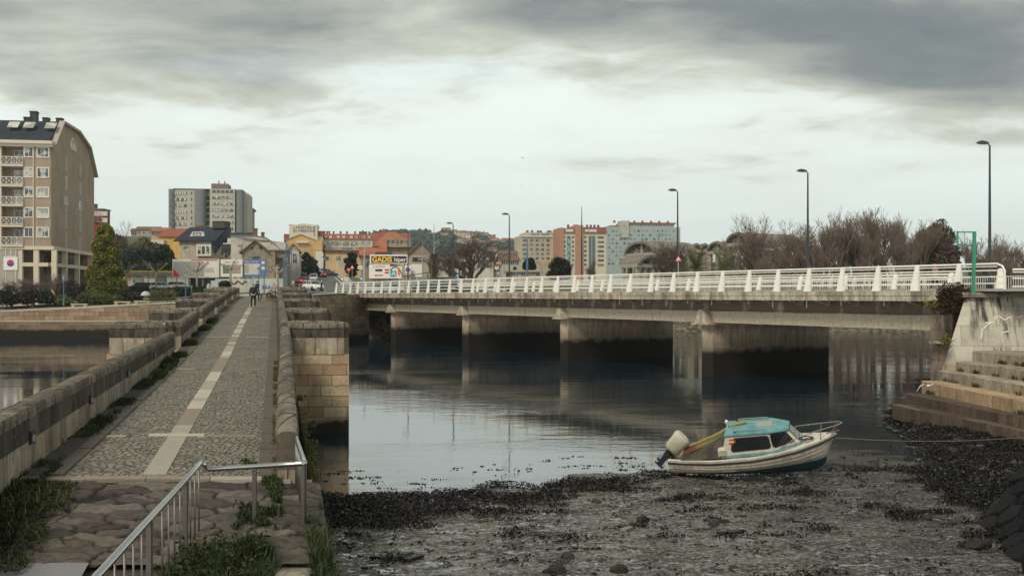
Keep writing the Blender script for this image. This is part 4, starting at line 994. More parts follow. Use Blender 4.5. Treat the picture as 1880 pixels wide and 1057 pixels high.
for i in range(len(sx)):
    dd = np.maximum(np.abs(ru - sx[i]) / 2.3, np.abs(rv - sy[i])) + .1 * np.hypot(ru - sx[i], rv - sy[i]); bt = dd < F1
    F2 = np.where(bt, F1, np.minimum(F2, dd)); F1 = np.where(bt, dd, F1); ID = np.where(bt, i, ID)
e = sstep(0, .05, F2 - F1); hgt_ = e * (.05 + .10 * hs[ID]) + (fbm(UU * 5, VV * 5) - .5) * .05 - .05
foot = np.stack([10.15 - UU * .30, 21.8 - UU * .954, np.full(UU.shape, .32)], -1)
nrm = np.array([-.70, -.18, .69]); upv = np.array([.66, .22, .72])
Pp = foot + VV[..., None] * upv + hgt_[..., None] * nrm
Pp[..., 2] -= np.maximum(0, .12 - UU) * 0
me = grid_mesh('slab_slope', Pp, m); ca = me.color_attributes.new('stone', 'FLOAT_COLOR', 'POINT')
ca.data.foreach_set('color', np.stack([cs_[ID].ravel(), e.ravel(), hs[ID].ravel(), np.ones(e.size)], 1).ravel())
tag(obj('slab_slope', me), 'dark wet sloping bank of long stone slabs at the lower right', 'stone slope')
mb = MB(); f0 = Vector((10.25, 21.8, .32)); mb.add([f0, f0 + Vector(upv) * 5, f0 + Vector(upv) * 5 + Vector((6, 2, -.2)), f0 + Vector((1.5, .6, -.9)), f0 + Vector((9, 2.5, -1))], [(0, 1, 2, 3), (3, 2, 4)]); 
tag(mb.build('slope_end_earth', M_STEPD), kind='structure')

# ------------------------------------------------------------------ stainless steel hand rail in front
m, t = newmat('stainless_steel')
g = t.n('ShaderNodeNewGeometry').outputs['Position']
finish(t, t.mix(t.noise(g, 6, 3), (.50, .50, .49), (.62, .62, .61)), t.m('ADD', .16, t.m('MULTIPLY', t.noise(g, 14, 3), .16)), metal=1.0); M_SS = m; M_SSD = plain('steel_dull', (.16, .15, .14), .38, metal=.6)
sr = empty('steel_handrail', (-4.2, 13.7, Zr(-3.4)), 0, 'stainless steel handrail turning the corner above the weeds', 'railing')
zt = -2.33; RR = .036
cA = (-2.83, 13.6, Zr(-2.30)); cL = P(383, 861, 13.75); cK = P(370, 848, 13.60); end1 = P(541, 797, 15.75)
near1 = (-3.12, 6.2, Zr(-2.33))
def sw(mb, pts, r):
    mb.tube(pts, r, 14)
mb = MB(); sw(mb, [end1, Vector(cA) + (Vector(end1) - Vector(cA)).normalized() * .07, Vector(cA)], RR); part(mb, 'handrail', M_SS, sr, True)
mb = MB(); sw(mb, [cA, Vector(cA) + Vector((-.05, .0, -.005)), cL, Vector(cL) + (cK - cL) * .5, cK], RR); part(mb, 'handrail', M_SS, sr, True)
mb = MB(); sw(mb, [cK, Vector(cK) + (Vector(near1) - cK) * .02, near1], RR); part(mb, 'handrail', M_SS, sr, True)
def postat(p, zb, r=.024, flat=True, name='post'):
    mb = MB(); z1 = p[2] - .02
    if flat: mb.box((p[0] - .026, p[1] - .026, zb), (p[0] + .026, p[1] + .026, z1))
    else: mb.tube([(p[0], p[1], zb), (p[0], p[1], z1)], r, 10)
    part(mb, name, M_SSD, sr, not flat)
def lerp(a, b, k): return Vector(a) + (Vector(b) - Vector(a)) * k
pc = lerp(cA, cL, .52); postat(pc, Zr(-3.45)); postat(lerp(cA, cL, .02), Zr(-3.3), .03)
postat(lerp(end1, cA, .98), Zr(-3.32)); postat(lerp(end1, cA, .03), Zr(-3.2)); 
for k in (.12, .20, .27, .34, .42, .5, .58, .66, .74, .82, .9): postat(lerp(end1, cA, k), Zr(-3.1), .011, False, 'baluster')
for d in (12.35, 10.25, 8.2, 6.6):
    k = (cK.y - d) / (cK.y - near1[1]); p = lerp(cK, near1, k); postat(p, Zr(-3.55))
    for j in (1, 2, 3, 4):
        kk = (cK.y - (d - j * .36)) / (cK.y - near1[1]); 
        if kk < 1: postat(lerp(cK, near1, kk), Zr(-3.45), .011, False, 'baluster')
for kk in (.03, .075, .12): postat(lerp(cK, near1, kk), Zr(-3.35), .011, False, 'baluster')
mb = MB(); a = lerp(end1, cA, .03); b = lerp(end1, cA, .98); mb.beam((a.x, a.y, Zr(-3.08)), (b.x, b.y, Zr(-3.16)), .04, .02); part(mb, 'bottom_bar', M_SS, sr)
mb = MB(); a = lerp(cK, near1, .02); b = near1; mb.beam((a.x, a.y, Zr(-3.40)), (b[0], b[1], Zr(-3.46)), .04, .02); part(mb, 'bottom_bar', M_SS, sr)

# small dark light boxes set into the left parapet
for k, (px, py) in enumerate([(58, 803), (166, 733), (235, 685), (283, 652)]):
    kx = (505 - px) ; d = 3.98 * F / kx; mb = MB(); p = P(px, py, d); s_ = .15
    root = empty('wall_light', p, 0, ['dark recessed wall light in the left parapet nearest the camera', 'dark recessed wall light in the left parapet, second from the camera', 'dark recessed wall light in the left parapet, third from the camera', 'dark recessed wall light in the left parapet, farthest of the four'][k], 'wall light', 'small lights set in the left parapet')
    mb.box((p.x - .02, p.y - s_ / 2, p.z - .10), (p.x + .035, p.y + s_ / 2, p.z + .10)); part(mb, 'housing', plain('cast_iron_dark', (.03, .03, .032), .5), root)
    mb = MB(); mb.box((p.x + .034, p.y - s_ / 2 + .03, p.z - .06), (p.x + .042, p.y + s_ / 2 - .03, p.z + .05)); part(mb, 'lens', plain('lens_grey', (.22, .24, .25), .2), root)

# ------------------------------------------------------------------ lamps, pole, green post
M_DARKM = plain('dark_painted_steel', (.030, .032, .040), .45)
def lamp(s, o, h, label, zb=.3, parent=None):
    p = S(s, o, zb); r = empty('street_lamp', p, math.atan2(bu.y, bu.x), label, 'street lamp', 'tall street lamps along the bridge and the street beyond')
    mb = MB(); mb.lathe([(.16, 0), (.16, .5), (.11, .6), (.095, 3), (.055, h - .1), (.055, h)], 10); mb.build('post', M_DARKM, r, smooth=True)
    ax = -1
    mb = MB(); mb.tube([(0, 0, h - .05), (.0, .15, h + .12), (.05, .5, h + .17)], .035, 6); mb.build('arm', M_DARKM, r)
    mb = MB(); 
    mb.loft([[(-w, y, h + .10 + zz), (w, y, h + .10 + zz), (w * .75, y, h + .10 + zz + hh), (0, y, h + .10 + zz + hh * 1.35), (-w * .75, y, h + .10 + zz + hh)] for y, w, zz, hh in ((.05, .05, .0, .04), (.2, .13, -.02, .12), (.5, .17, -.02, .16), (.75, .13, -.01, .12), (.92, .04, .0, .04))])
    mb.build('lantern', M_DARKM, r)
    mb = MB(); mb.box((-.1, .22, h + .05), (.1, .72, h + .079)); mb.build('lens', plain('lens_grey', (.22, .24, .25), .2), r)
    return r
lpx = [(1817, 62, 'nearest and tallest looking street lamp, far right behind the white railing'), (1483, 76, 'street lamp rising in front of the bare trees'), (1244, 90, 'street lamp beside the pale blue apartment block'),
       (935, 116.7, 'street lamp standing left of the beige apartment block'), (832, 131.6, 'street lamp just left of the big bare tree'), (749, 147, 'small far street lamp above the supermarket sign')]
for px, d, lb in lpx:
    v = Vector((X(px, d), d)) - BA; s = v.dot(bu); o = v.dot(bn)
    r = lamp(s, o, 9.0, lb); r.rotation_euler = (0, 0, R(100))
# poles
def pole(px, d, ytop, r, label, mat=M_DARKM, name='pole', cat='pole', tip=True):
    b = G(px, d); h = P(px, ytop, d).z - b.z; q = empty(name, b, 0, label, cat)
    mb = MB(); mb.lathe([(r, 0), (r * .9, h * .5), (r * .55, h * .8), (r * .3, h)], 8); mb.build('shaft', mat, q)
    mb = MB(); mb.lathe([(r * 1.8, 0), (r * 1.6, .25), (r * 1.05, .3)], 8); mb.build('base', mat, q); return q
pole(1068, 175, 380, .16, 'tall slender dark pole in front of the orange apartment block')
pole(797, 190, 411, .14, 'thin lighting mast behind the bare tree', plain('steel_grey', (.3, .32, .34), .4))
pole(776, 170, 442, .12, 'thin grey pole right of the supermarket sign', plain('steel_grey', (.3, .32, .34), .4))
pole(968, 180, 444, .22, 'blue striped pole before the beige apartment block', plain('blue_pole', (.10, .16, .30), .5))
pole(669, 152, 452, .22, 'grey green pole at the left edge of the supermarket sign', plain('pale_pole', (.35, .37, .35), .5))
for px, d, y in ((948, 185, 480), (993, 190, 480), (920, 200, 478), (1056, 170, 478)): pole(px, d, y, .09, {948: 'short thin dark post left of the blue striped pole', 993: 'thin post right of the dark round tree', 920: 'thin post behind the road near the white house', 1056: 'thin pale post just left of the tall dark pole'}[px], plain('steel_grey', (.3, .32, .34), .4))
# green sign frame
gp = empty('sign_frame', P(1787, 537, 47.3), 0, 'green steel post with an empty rectangular sign frame above the wing wall', 'sign frame')
M_GREEN = plain('green_paint', (.035, .26, .165), .5, var=.25, scale=2)
mb = MB(); a = P(1787, 538, 47.3); b = P(1789, 425, 47.3); mb.beam(a, b, .13, .13); part(mb, 'post', M_GREEN, gp)
mb = MB(); tl_, tr_ = P(1757, 426, 47.4), P(1792, 426, 47.4); bl_, br2 = P(1757, 449, 47.4), P(1786, 451, 47.4)
mb.beam(tl_, tr_, .06, .06); mb.beam(bl_, br2, .06, .06); mb.beam(P(1758, 424, 47.4), P(1758, 451, 47.4), .07, .07); mb.beam(P(1771, 427, 47.4), P(1771, 449, 47.4), .025, .025); part(mb, 'frame', M_GREEN, gp)
mb = MB(); mb.box((a.x - .12, a.y - .12, a.z - .03), (a.x + .12, a.y + .12, a.z + .02)); part(mb, 'base_plate', M_GREEN, gp)
# mooring rope
mb = MB(); a = Vector(P(1533, 803, 30.0)); b = Vector(P(1905, 800, 33.5))
mb.tube([a + (b - a) * k + Vector((0, 0, -.14 * 4 * k * (1 - k))) for k in np.linspace(0, 1, 20)], .012, 5)
tag(mb.build('mooring_rope', plain('rope_grey', (.2, .19, .17))), 'thin mooring rope stretched from the boat bow to the quay', 'rope')
# gull over the quay steps and birds in the sky
def bird(p, span, mat_b, mat_w, label, yaw=0, up=.2, droop=-.25):
    r = empty('bird', p, yaw, label, 'bird'); mb = MB(); s = span
    mb.loft([[(s * .5 * y, q * math.cos(k * math.pi / 4) * s * .08, q * math.sin(k * math.pi / 4) * s * .07 - .0) for k in range(8)] for y, q in ((-.38, .12), (-.28, .7), (-.1, 1.0), (.1, .9), (.22, .55), (.3, .5), (.37, .05))])
    T0 = Matrix.Rotation(R(70), 4, 'Z'); mb.v = [tuple(T0 @ Vector(v)) for v in mb.v]; mb.build('body', mat_b, r, smooth=True)
    for sg in (-1, 1):
        mb = MB(); z1 = up * s * .3; z2 = (up + droop) * s * .5
        prof_ = [(.03, .10, 0.0, .012), (.2, .11, z1, .010), (.34, .08, z1 * .9 + z2 * .3, .008), (.5, .015, z2 * 1.0, .003)]
        mb.loft([[(sg * x * s, -w * s, z), (sg * x * s, w * s * .6, z), (sg * x * s, w * s * .6, z + th * s), (sg * x * s, -w * s, z + th * s)] for x, w, z, th in prof_]); mb.build('wing', mat_w, r)
    return r
bird(P(1704, 708, 33), .78, plain('gull_white', (.7, .7, .68)), plain('gull_grey', (.45, .46, .48)), 'white and grey seagull gliding in front of the quay steps', 0, .25, -.75)
bird(P(960, 291, 90), .5, plain('bird_dark', (.02, .02, .02)), plain('bird_dark', (.02, .02, .02)), 'small dark bird flying in the sky, the higher of two', .4, .5, .2)
bird(P(958, 341, 120), .4, plain('bird_dark', (.02, .02, .02)), plain('bird_dark', (.02, .02, .02)), 'tiny dark bird flying in the sky, the lower of two', .1, .4, -.3)
# ------------------------------------------------------------------ boat aground
def objz_mat(name, fn, rough=.4):
    m, t = newmat(name); oc = t.n('ShaderNodeTexCoord').outputs['Object']; s_ = t.n('ShaderNodeSeparateXYZ', {0: oc}).outputs
    g = t.n('ShaderNodeNewGeometry').outputs['Position']
    c, b = fn(t, oc, s_, g); finish(t, c, rough, bump=b, bstr=.2); return m
def hull_c(t, oc, s_, g):
    n = t.noise(t.mapping(oc, (1, 1, 3)), 2.2, 5, .6); n2 = t.noise(t.mapping(oc, (2.5, 1, .5)), 2.0, 5, .65)
    c = t.mix(t.m('MULTIPLY', t.smooth(n2, .45, .7), .45), (0.62, 0.57, 0.48), (0.25, 0.19, 0.13))
    zr = t.m('ADD', s_[2], t.m('MULTIPLY', t.m('SUBTRACT', n, .5), .05))
    zb = t.m('ADD', t.m('MULTIPLY', t.m('SUBTRACT', s_[0], 0.0), .045), .27)
    rust = t.m('MULTIPLY', t.m('SUBTRACT', 1.0, t.smooth(t.m('SUBTRACT', zr, zb), 0.0, .16)), .5)
    c = t.mix(rust, c, (0.28, 0.16, 0.09))
    c = t.mix(t.m('LESS_THAN', zr, zb), c, (0.012, 0.085, 0.13))
    zd = t.m('SUBTRACT', .30, t.m('MULTIPLY', t.m('MAXIMUM', t.m('SUBTRACT', s_[0], 1.2), 0.0), .045))
    c = t.mix(t.m('MULTIPLY', t.m('LESS_THAN', zr, zd), t.m('LESS_THAN', zr, zb)), c, (0.012, 0.016, 0.02))
    return c, n
def deck_c(base, alt, k=.5):
    def f(t, oc, s_, g):
        n = t.noise(oc, 3.0, 6, .7); n2 = t.noise(oc, 14, 4, .6)
        c = t.mix(t.m('MULTIPLY', t.smooth(n, .42, .62), k), base, alt); return t.mix(t.m('MULTIPLY', t.smooth(n2, .55, .7), .35), c, tuple(q * .35 for q in base)), n2
    return f
M_HULL = objz_mat('boat_hull_paint', hull_c, .38); M_BDECK = objz_mat('boat_cream_paint', deck_c((.60, .56, .47), (.36, .31, .23)), .45)
M_TEAL = objz_mat('boat_teal_paint', deck_c((.15, .33, .345), (.06, .19, .205), .7), .5)
M_BWIN = plain('boat_window', (.012, .014, .018), .12, spec=.6)
M_BLACKR = plain('black_rubber', (.012, .012, .015), .5); M_CHR = plain('tube_steel', (.5, .5, .5), .25, metal=.9, var=.1)
boat = empty('motorboat', onmud(1241, 862) + Vector((.0, .0, -.12)), 0, 'small white cabin boat with a worn teal roof leaning aground on the mud', 'boat')
_p = P(1238, 872, 30.2); boat.location = (_p.x, _p.y, 0.03); boat.scale = (.87, .87, .93)
boat.rotation_euler = Euler((R(13), R(-5.0), R(-19)), 'XYZ')
boat.rotation_mode = 'XYZ'
BLn = 5.55
def hb(s): return float(np.interp(s, [0, .12, .3, .5, .65, .78, .88, .95, 1], [.80, .90, .98, .98, .90, .72, .46, .22, .02]))
def hs_(s): return float(np.interp(s, [0, .25, .5, .75, .9, 1], [.74, .70, .76, .92, 1.06, 1.19]))
def hk(s): return float(np.interp(s, [0, .3, .6, .78, .87, .93, .97, 1], [.14, .05, .0, .02, .10, .30, .62, 1.10]))
ns = 7; tl = []
for k in range(ns): tl += [(k / ns + .004, 0.0), ((k + 1) / ns - .004, .022 if k < 4 else .008)]
def sect(s, sg=1, off=0):
    b, a, k = hb(s), hs_(s), hk(s); out = []
    for tt, st in tl:
        f = (1 - tt ** (2.6 - 1.2 * s)) ** (.72 + .25 * s); y = b * f + st * min(1, b * 3) + off
        z = a - (a - k) * tt ** .92; out.append((s * BLn - (1 - .0) * .25 * (max(0, s - .9) / .1) * tt, sg * max(y, .0), z))
    return out
mb = MB(); rg = []
for s in list(np.linspace(0, .9, 30)) + list(np.linspace(.915, 1, 10)):
    p = sect(s, 1); q = sect(s, -1); rg.append(p + [(p[-1][0], 0, hk(s))] + q[::-1])
mb.loft(rg, 0, closed=False); n_ = len(rg[0]); mb.f.append(tuple(range(n_))); mb.m.append(0)
mb.build('hull', M_HULL, boat)
def sheer(s, dy=0, dz=0): return (s * BLn, -(hb(s) + dy), hs_(s) + dz)
ss = list(np.linspace(0, 1, 36))
mb = MB(); 
for sg in (1, -1): mb.tube([(a, sg * b, c) for a, b, c in [sheer(s, .025, -.01) for s in ss]], .028, 8)
mb.build('rubbing_strake', plain('navy_rubber', (.012, .013, .03), .5), boat)
mb = MB()
for sg in (1, -1):
    mb.loft([[(a, sg * (b + .015), c + .01), (a, sg * (b + .01), c + .075), (a, sg * (b + .11 * min(1, hb(s) * 2)), c + .085), (a, sg * (b + .12 * min(1, hb(s) * 2)), c + .01)] for s in ss for a, b, c in [sheer(s)]])
mb.build('gunwale', M_BDECK, boat)
mb = MB(); mb.loft([[(s * BLn, y * hb(s) * .97, hs_(s) + .05 + .07 * (1 - y * y)) for y in np.linspace(-1, 1, 9)] for s in np.linspace(.36, .995, 20)], 0, closed=False); mb.build('foredeck', M_BDECK, boat, smooth=True)
mb = MB(); mb.loft([[(s * BLn, y * hb(s) * .93, .42) for y in (-1, 1)] for s in np.linspace(.02, .4, 6)], 0, closed=False); mb.build('cockpit_floor', M_BDECK, boat)
# cabin
ba = [(1.80, .80, .80), (3.50, .80, .92), (4.42, .40, 1.06)]; tp = [(2.0, .66, 1.50), (3.40, .66, 1.55), (4.0, .35, 1.52)]
def ring(z_, pts): return [(x, -y, z) for x, y, z in pts] + [(x, y, z) for x, y, z in pts[::-1]]
mb = MB(); mb.loft([ring(0, ba), ring(0, tp)]); mb.build('cabin', M_BDECK, boat)
mb = MB(); k_ = lambda pts, e, dz: [(x + (e if i else -e), y + e, z + dz) for i, (x, y, z) in enumerate(pts)]
mb.loft([ring(0, k_(tp, .02, -.03)), ring(0, k_(tp, .045, .0)), ring(0, k_(tp, .03, .045)), ring(0, [(x + (-.25 if i == 2 else (.1 if i == 0 else 0)), y * .6, z + .085) for i, (x, y, z) in enumerate(tp)])]); mb.build('cabin_roof', M_TEAL, boat)
mb = MB(); mb.loft([ring(0, [(x + (.012 if i else -.012), y + .012, z + .0) for i, (x, y, z) in enumerate(ba)]), ring(0, [(x * .87 + x2 * .13 + (.012 if i else -.012), y * .87 + y2 * .13 + .012, z * .87 + z2 * .13) for i, ((x, y, z), (x2, y2, z2)) in enumerate(zip(ba, tp))])]); mb.build('cabin_stripe', M_TEAL, boat)
def patch(q, u0, u1, v0, v1, off, rnd=.25, n=5, taper=0):
    """rounded panel on quad q=(bl,br,tr,tl), returns outline"""
    bl, br, tr, tl_ = [Vector(a) for a in q]; nn = (br - bl).cross(tl_ - bl).normalized(); out = []
    W_ = (u1 - u0) / 2; H_ = (v1 - v0) / 2; cu, cv = (u0 + u1) / 2, (v0 + v1) / 2; r_ = rnd
    wl = (br - bl).length; hl = (tl_ - bl).length; ru_ = r_ * hl * H_ * 2 / wl; rv_ = r_ * H_ * 2
    for cx_, cy_, a0 in ((1, -1, -90), (1, 1, 0), (-1, 1, 90), (-1, -1, 180)):
        for k in range(n):
            a = R(a0 + 90 * k / (n - 1)); u = cu + cx_ * (W_ - ru_) + math.cos(a) * ru_; v = cv + cy_ * (H_ - rv_) + math.sin(a) * rv_
            p = bl * (1 - u) * (1 - v) + br * u * (1 - v) + tr * u * v + tl_ * (1 - u) * v; out.append(p + nn * off)
    return out, nn
def wpanel(q, u0, u1, v0, v1, name='window', frame=.03, fm=None, gm=None):
    o, nn = patch(q, u0 - frame, u1 + frame, v0 - frame * 1.6, v1 + frame * 1.6, .012); i_, _ = patch(q, u0, u1, v0, v1, .016)
    mb = MB(); back = [p - nn * .03 for p in o]; mb.loft([back, o], caps=False); mb.add(o, [tuple(range(len(o)))]); f = mb.build(name, fm or M_BLACKR, boat)
    mb = MB(); mb.add([p + nn * .004 for p in i_], [tuple(range(len(i_)))]); mb.build('pane', gm or M_BWIN, f)
for sg in (-1, 1):
    def Q(i, j):
        a, b, c, d = ba[i], ba[j], tp[j], tp[i]; q = [(p[0], sg * p[1], p[2]) for p in (a, b, c, d)]
        return q if sg < 0 else [q[1], q[0], q[3], q[2]]
    if sg < 0: wpanel(Q(0, 1), .20, .965, .30, .84)
    else: wpanel(Q(0, 1), .04, .76, .30, .84)
    wpanel(Q(1, 2), .07, .84, .30, .90) if sg < 0 else wpanel(Q(1, 2), .16, .93, .30, .90)
wpanel([(4.42, -.40, 1.06), (4.42, .40, 1.06), (4.0, .35, 1.52), (4.0, -.35, 1.52)], .08, .92, .25, .9, gm=plain('boat_window_pale', (.16, .18, .18), .15))
mb = MB(); mb.box((3.0, -.25, 1.60), (3.5, .25, 1.635)); mb.build('roof_hatch', plain('hatch_grey', (.33, .31, .27), .5), boat)
for sg in (-1, 1):
    mb = MB(); y = sg * .56; pts = [(2.30, y, 1.52), (2.33, y, 1.62), (2.38, y, 1.64), (3.28, y, 1.66), (3.34, y, 1.64), (3.37, y, 1.55)]; mb.tube(pts, .016, 8); mb.build('roof_rail', M_CHR, boat)
    mb = MB()
    for x in (2.30, 3.37): mb.lathe([(.045, 1.50), (.045, 1.585), (.02, 1.60)], 10, c=(x, y))
    mb.build('rail_foot', M_BLACKR, boat)
    mb = MB(); mb.tube([(3.72, sg * .66, 1.02), (4.2, sg * .60, 1.30), (4.9, sg * .36, 1.44), (5.6, sg * .16, 1.55), (5.72, 0, 1.56)], .016, 8)
    for a, b in (((4.2, sg * .60, 1.30), (4.2, sg * .58, 1.06)), ((5.05, sg * .32, 1.45), (5.0, sg * .34, 1.15)), ((5.6, sg * .16, 1.55), (5.35, sg * .14, 1.22))): mb.tube([a, b], .013, 6)
    mb.build('pulpit_rail', M_CHR, boat)
mb = MB(); mb.tube([(5.2, 0, 1.20), (5.62, 0, 1.30)], .05, 8); mb.box((5.1, -.06, 1.12), (5.5, .06, 1.2)); mb.build('bow_roller', plain('rust_brown', (.16, .08, .05), .7), boat)
mb = MB(); rr_ = random.Random(4); p = Vector((4.5, -.25, 1.17)); pts = [p]
for k in range(40): p = Vector((4.55 + .3 * math.cos(k * .9) * rr_.uniform(.5, 1), -.2 + .22 * math.sin(k * .9) * rr_.uniform(.5, 1), 1.16 + rr_.uniform(0, .05))); pts.append(p)
mb.tube(pts, .010, 5); mb.build('coiled_rope', plain('rope_dark', (.08, .07, .06)), boat)
# canvas over the cockpit
def tarp_c(t, oc, s_, g):
    n = t.noise(t.mapping(oc, (1.5, 1, 1)), 2.4, 4, .6)
    c = t.ramp(t.m('ADD', t.m('MULTIPLY', s_[0], .42), t.m('MULTIPLY', t.m('SUBTRACT', n, .5), .5)), [(0.0, (.10, .045, .03)), (.30, (.13, .04, .03)), (.48, (.19, .14, .045)), (.62, (.13, .125, .045)), (.9, (.10, .09, .045))]); return c, n
M_TARP = objz_mat('faded_canvas', tarp_c, .75); M_TARPD = objz_mat('dark_clear_canvas', deck_c((.035, .033, .03), (.10, .085, .05), .7), .3)
def ridge(x): return float(np.interp(x, [.45, 1.1, 1.6, 2.15], [.86, 1.08, 1.26, 1.56]))
xs_ = list(np.linspace(.45, 2.12, 12)); rr_ = random.Random(8)
mb = MB(); mb.loft([[(x, -.84, .83), (x, -.60, .83 + (ridge(x) - .83) * (.30 + rr_.uniform(-.03, .03))), (x, -.14, ridge(x) - .03), (x, .14, ridge(x) - .03), (x, .60, .83 + (ridge(x) - .83) * .3), (x, .84, .83)] for x in xs_], closed=True); mb.build('cockpit_canvas', M_TARPD, boat)
mb = MB(); mb.loft([[(x, -.14 - .34 * max(0, 1.3 - x) - .05, .83 + (ridge(x) - .83) * (.86 - .3 * max(0, 1.3 - x))), (x, -.1, ridge(x) + .01 + rr_.uniform(0, .02)), (x, .1, ridge(x) + .01), (x, .5, .83 + (ridge(x) - .83) * .5)] for x in xs_], closed=False); mb.build('canvas_top', M_TARP, boat)
mb = MB(); mb.tube([(.5, .02, .93), (1.2, .03, 1.16), (1.7, .03, 1.35), (2.2, .05, 1.62), (2.65, .12, 1.68)], [.035, .05, .055, .06, .05], 8); mb.build('rolled_canvas', plain('ochre_canvas', (.28, .24, .09), .8), boat)
mb = MB(); mb.lathe([(.02, 1.5), (.02, 1.72), (.05, 1.74), (.06, 1.80), (.02, 1.85)], 10, c=(2.02, -.1)); mb.build('mast_light', plain('white_plastic', (.7, .7, .68), .4), boat)
mb = MB(); mb.loft([[(x, -.72 + a * .10, z + b * .12) for a, b in ((-1, -1), (1, -1), (1.2, .6), (0, 1.2), (-1.2, .5))] for x, z in ((1.72, .98), (1.78, 1.02), (1.95, 1.04), (2.0, 1.0))]); mb.build('fender_bag', plain('dirty_white_cloth', (.5, .46, .38), .8), boat)
# flag sticker and painted registration
mb = MB(); y0 = -.795
for k, mcol in enumerate((0, 1, 0)):
    z1 = 1.40 - k * .05 ; yy = -.815 + (z1 - .83) * .2
    mb.add([(2.10, yy - .012, z1 - .045), (2.34, yy - .012, z1 - .045), (2.34, yy + .01 - .012, z1), (2.10, yy + .01 - .012, z1)], [(0, 1, 2, 3)], mcol)
mb.build('flag_sticker', [plain('sticker_red', (.55, .05, .03), .6), plain('sticker_yellow', (.75, .55, .12), .6)], boat)
def text(body, size, mat, name='lettering', bold=0.0, ext=0.004, sx=1.0, align='CENTER', shear=0):
    cu = bpy.data.curves.new('t', 'FONT'); cu.body = body; cu.size = size; cu.align_x = align; cu.align_y = 'CENTER'; cu.extrude = ext; cu.offset = bold; cu.resolution_u = 3; cu.shear = shear
    ob = bpy.data.objects.new('t', cu); col.objects.link(ob); bpy.context.view_layer.update()
    me = bpy.data.meshes.new_from_object(ob.evaluated_get(bpy.context.evaluated_depsgraph_get())); bpy.data.objects.remove(ob); bpy.data.curves.remove(cu)
    me.name = name; me.materials.clear(); me.materials.append(mat)
    if sx != 1: me.transform(Matrix.Diagonal((sx, 1, 1, 1)))
    return me
M_INK = plain('dark_lettering', (.05, .05, .045), .7)
o = obj('registration', text('RUISE-GAZ3', .13, M_INK, 'registration'), boat, (.52, -.965, .625)); o.rotation_euler = (R(82), 0, R(-4.5))
o = obj('boat_name', text('PALA', .11, plain('faded_lettering', (.25, .22, .18), .7), 'boat_name'), boat, (3.95, -.862, .84)); o.rotation_euler = (R(75), R(-9), R(10))
# outboard motor tilted up under a canvas hood
om = empty('outboard_motor', (0, 0, 0), 0, parent=boat); bpy.data.objects.remove(om)
Tm = Matrix.Translation((-.02, 0, .86)) @ Matrix.Rotation(R(46), 4, 'Y') @ Matrix.Scale(1.12, 4)
mb = MB(); mb.loft([[(sx_ * a, sy_ * b, z) for a, b in ((-.22, -.1), (-.16, -.2), (.14, -.2), (.24, -.1), (.24, .1), (.14, .2), (-.16, .2), (-.22, .1))] for z, sx_, sy_ in ((.04, .95, .95), (.10, 1.12, 1.08), (.3, 1.05, 1.1), (.52, 1.16, 1.05), (.60, 1.02, .95), (.63, .7, .7))], T=Tm); mb.build('motor_hood', objz_mat('cream_canvas', deck_c((.52, .49, .40), (.38, .34, .25), .5), .8), boat, smooth=True)
mb = MB(); mb.loft([[(x, y, z) for x, y in ((-.10, -.08), (.08, -.08), (.08, .08), (-.10, .08))] for z in (.1, -.2)], T=Tm)
mb.loft([[(x, y, z) for x, y in ((-.07, -.04), (.09, -.04), (.09, .04), (-.07, .04))] for z in (-.1, -.55)], T=Tm)
mb.box((-.16, -.1, -.48), (.10, .1, -.455), T=Tm); mb.tube([(-.14, 0, -.60), (.14, 0, -.60)], [.03, .05], 8, T=Tm); mb.build('motor_leg', plain('motor_navy', (.03, .04, .055), .4), boat)
mb = MB()
for k in range(3):
    a = k * 2.094; mb.loft([[(.16, math.cos(a) * r_ - math.sin(a) * w_, -.60 + math.sin(a) * r_ + math.cos(a) * w_) for w_ in (-.03 - .03 * (r_ > .05), .03 + .03 * (r_ > .05))] + [(.18, math.cos(a) * r_, -.60 + math.sin(a) * r_)] for r_ in (.02, .09, .12)], T=Tm)
mb.build('propeller', plain('propeller_bronze', (.25, .15, .09), .5), boat)
mb = MB(); mb.box((-.08, -.14, .45), (.06, .14, .88)); mb.build('motor_bracket', M_BLACKR, boat)

# ------------------------------------------------------------------ people and dogs
def skin_mesh(name, joints, edges, mat, root=0, sub=2):
    me = bpy.data.meshes.new(name); me.from_pydata([j[:3] for j in joints], edges, []); ob = bpy.data.objects.new(name, me); col.objects.link(ob)
    ob.modifiers.new('s', 'SKIN'); sv = me.skin_vertices[0].data
    for i, j in enumerate(joints): sv[i].radius = (j[3], j[4] if len(j) > 4 else j[3]); sv[i].use_root = (i == root)
    ob.modifiers.new('u', 'SUBSURF').levels = sub; ob.modifiers['u'].render_levels = sub
    bpy.context.view_layer.update()
    m2 = bpy.data.meshes.new_from_object(ob.evaluated_get(bpy.context.evaluated_depsgraph_get())); bpy.data.objects.remove(ob); bpy.data.meshes.remove(me)
    m2.name = name; m2.materials.clear(); m2.materials.append(mat); m2.polygons.foreach_set('use_smooth', np.ones(len(m2.polygons), dtype=bool)); return m2
M_SKIN = plain('skin', (.50, .30, .22), .6, var=.05)
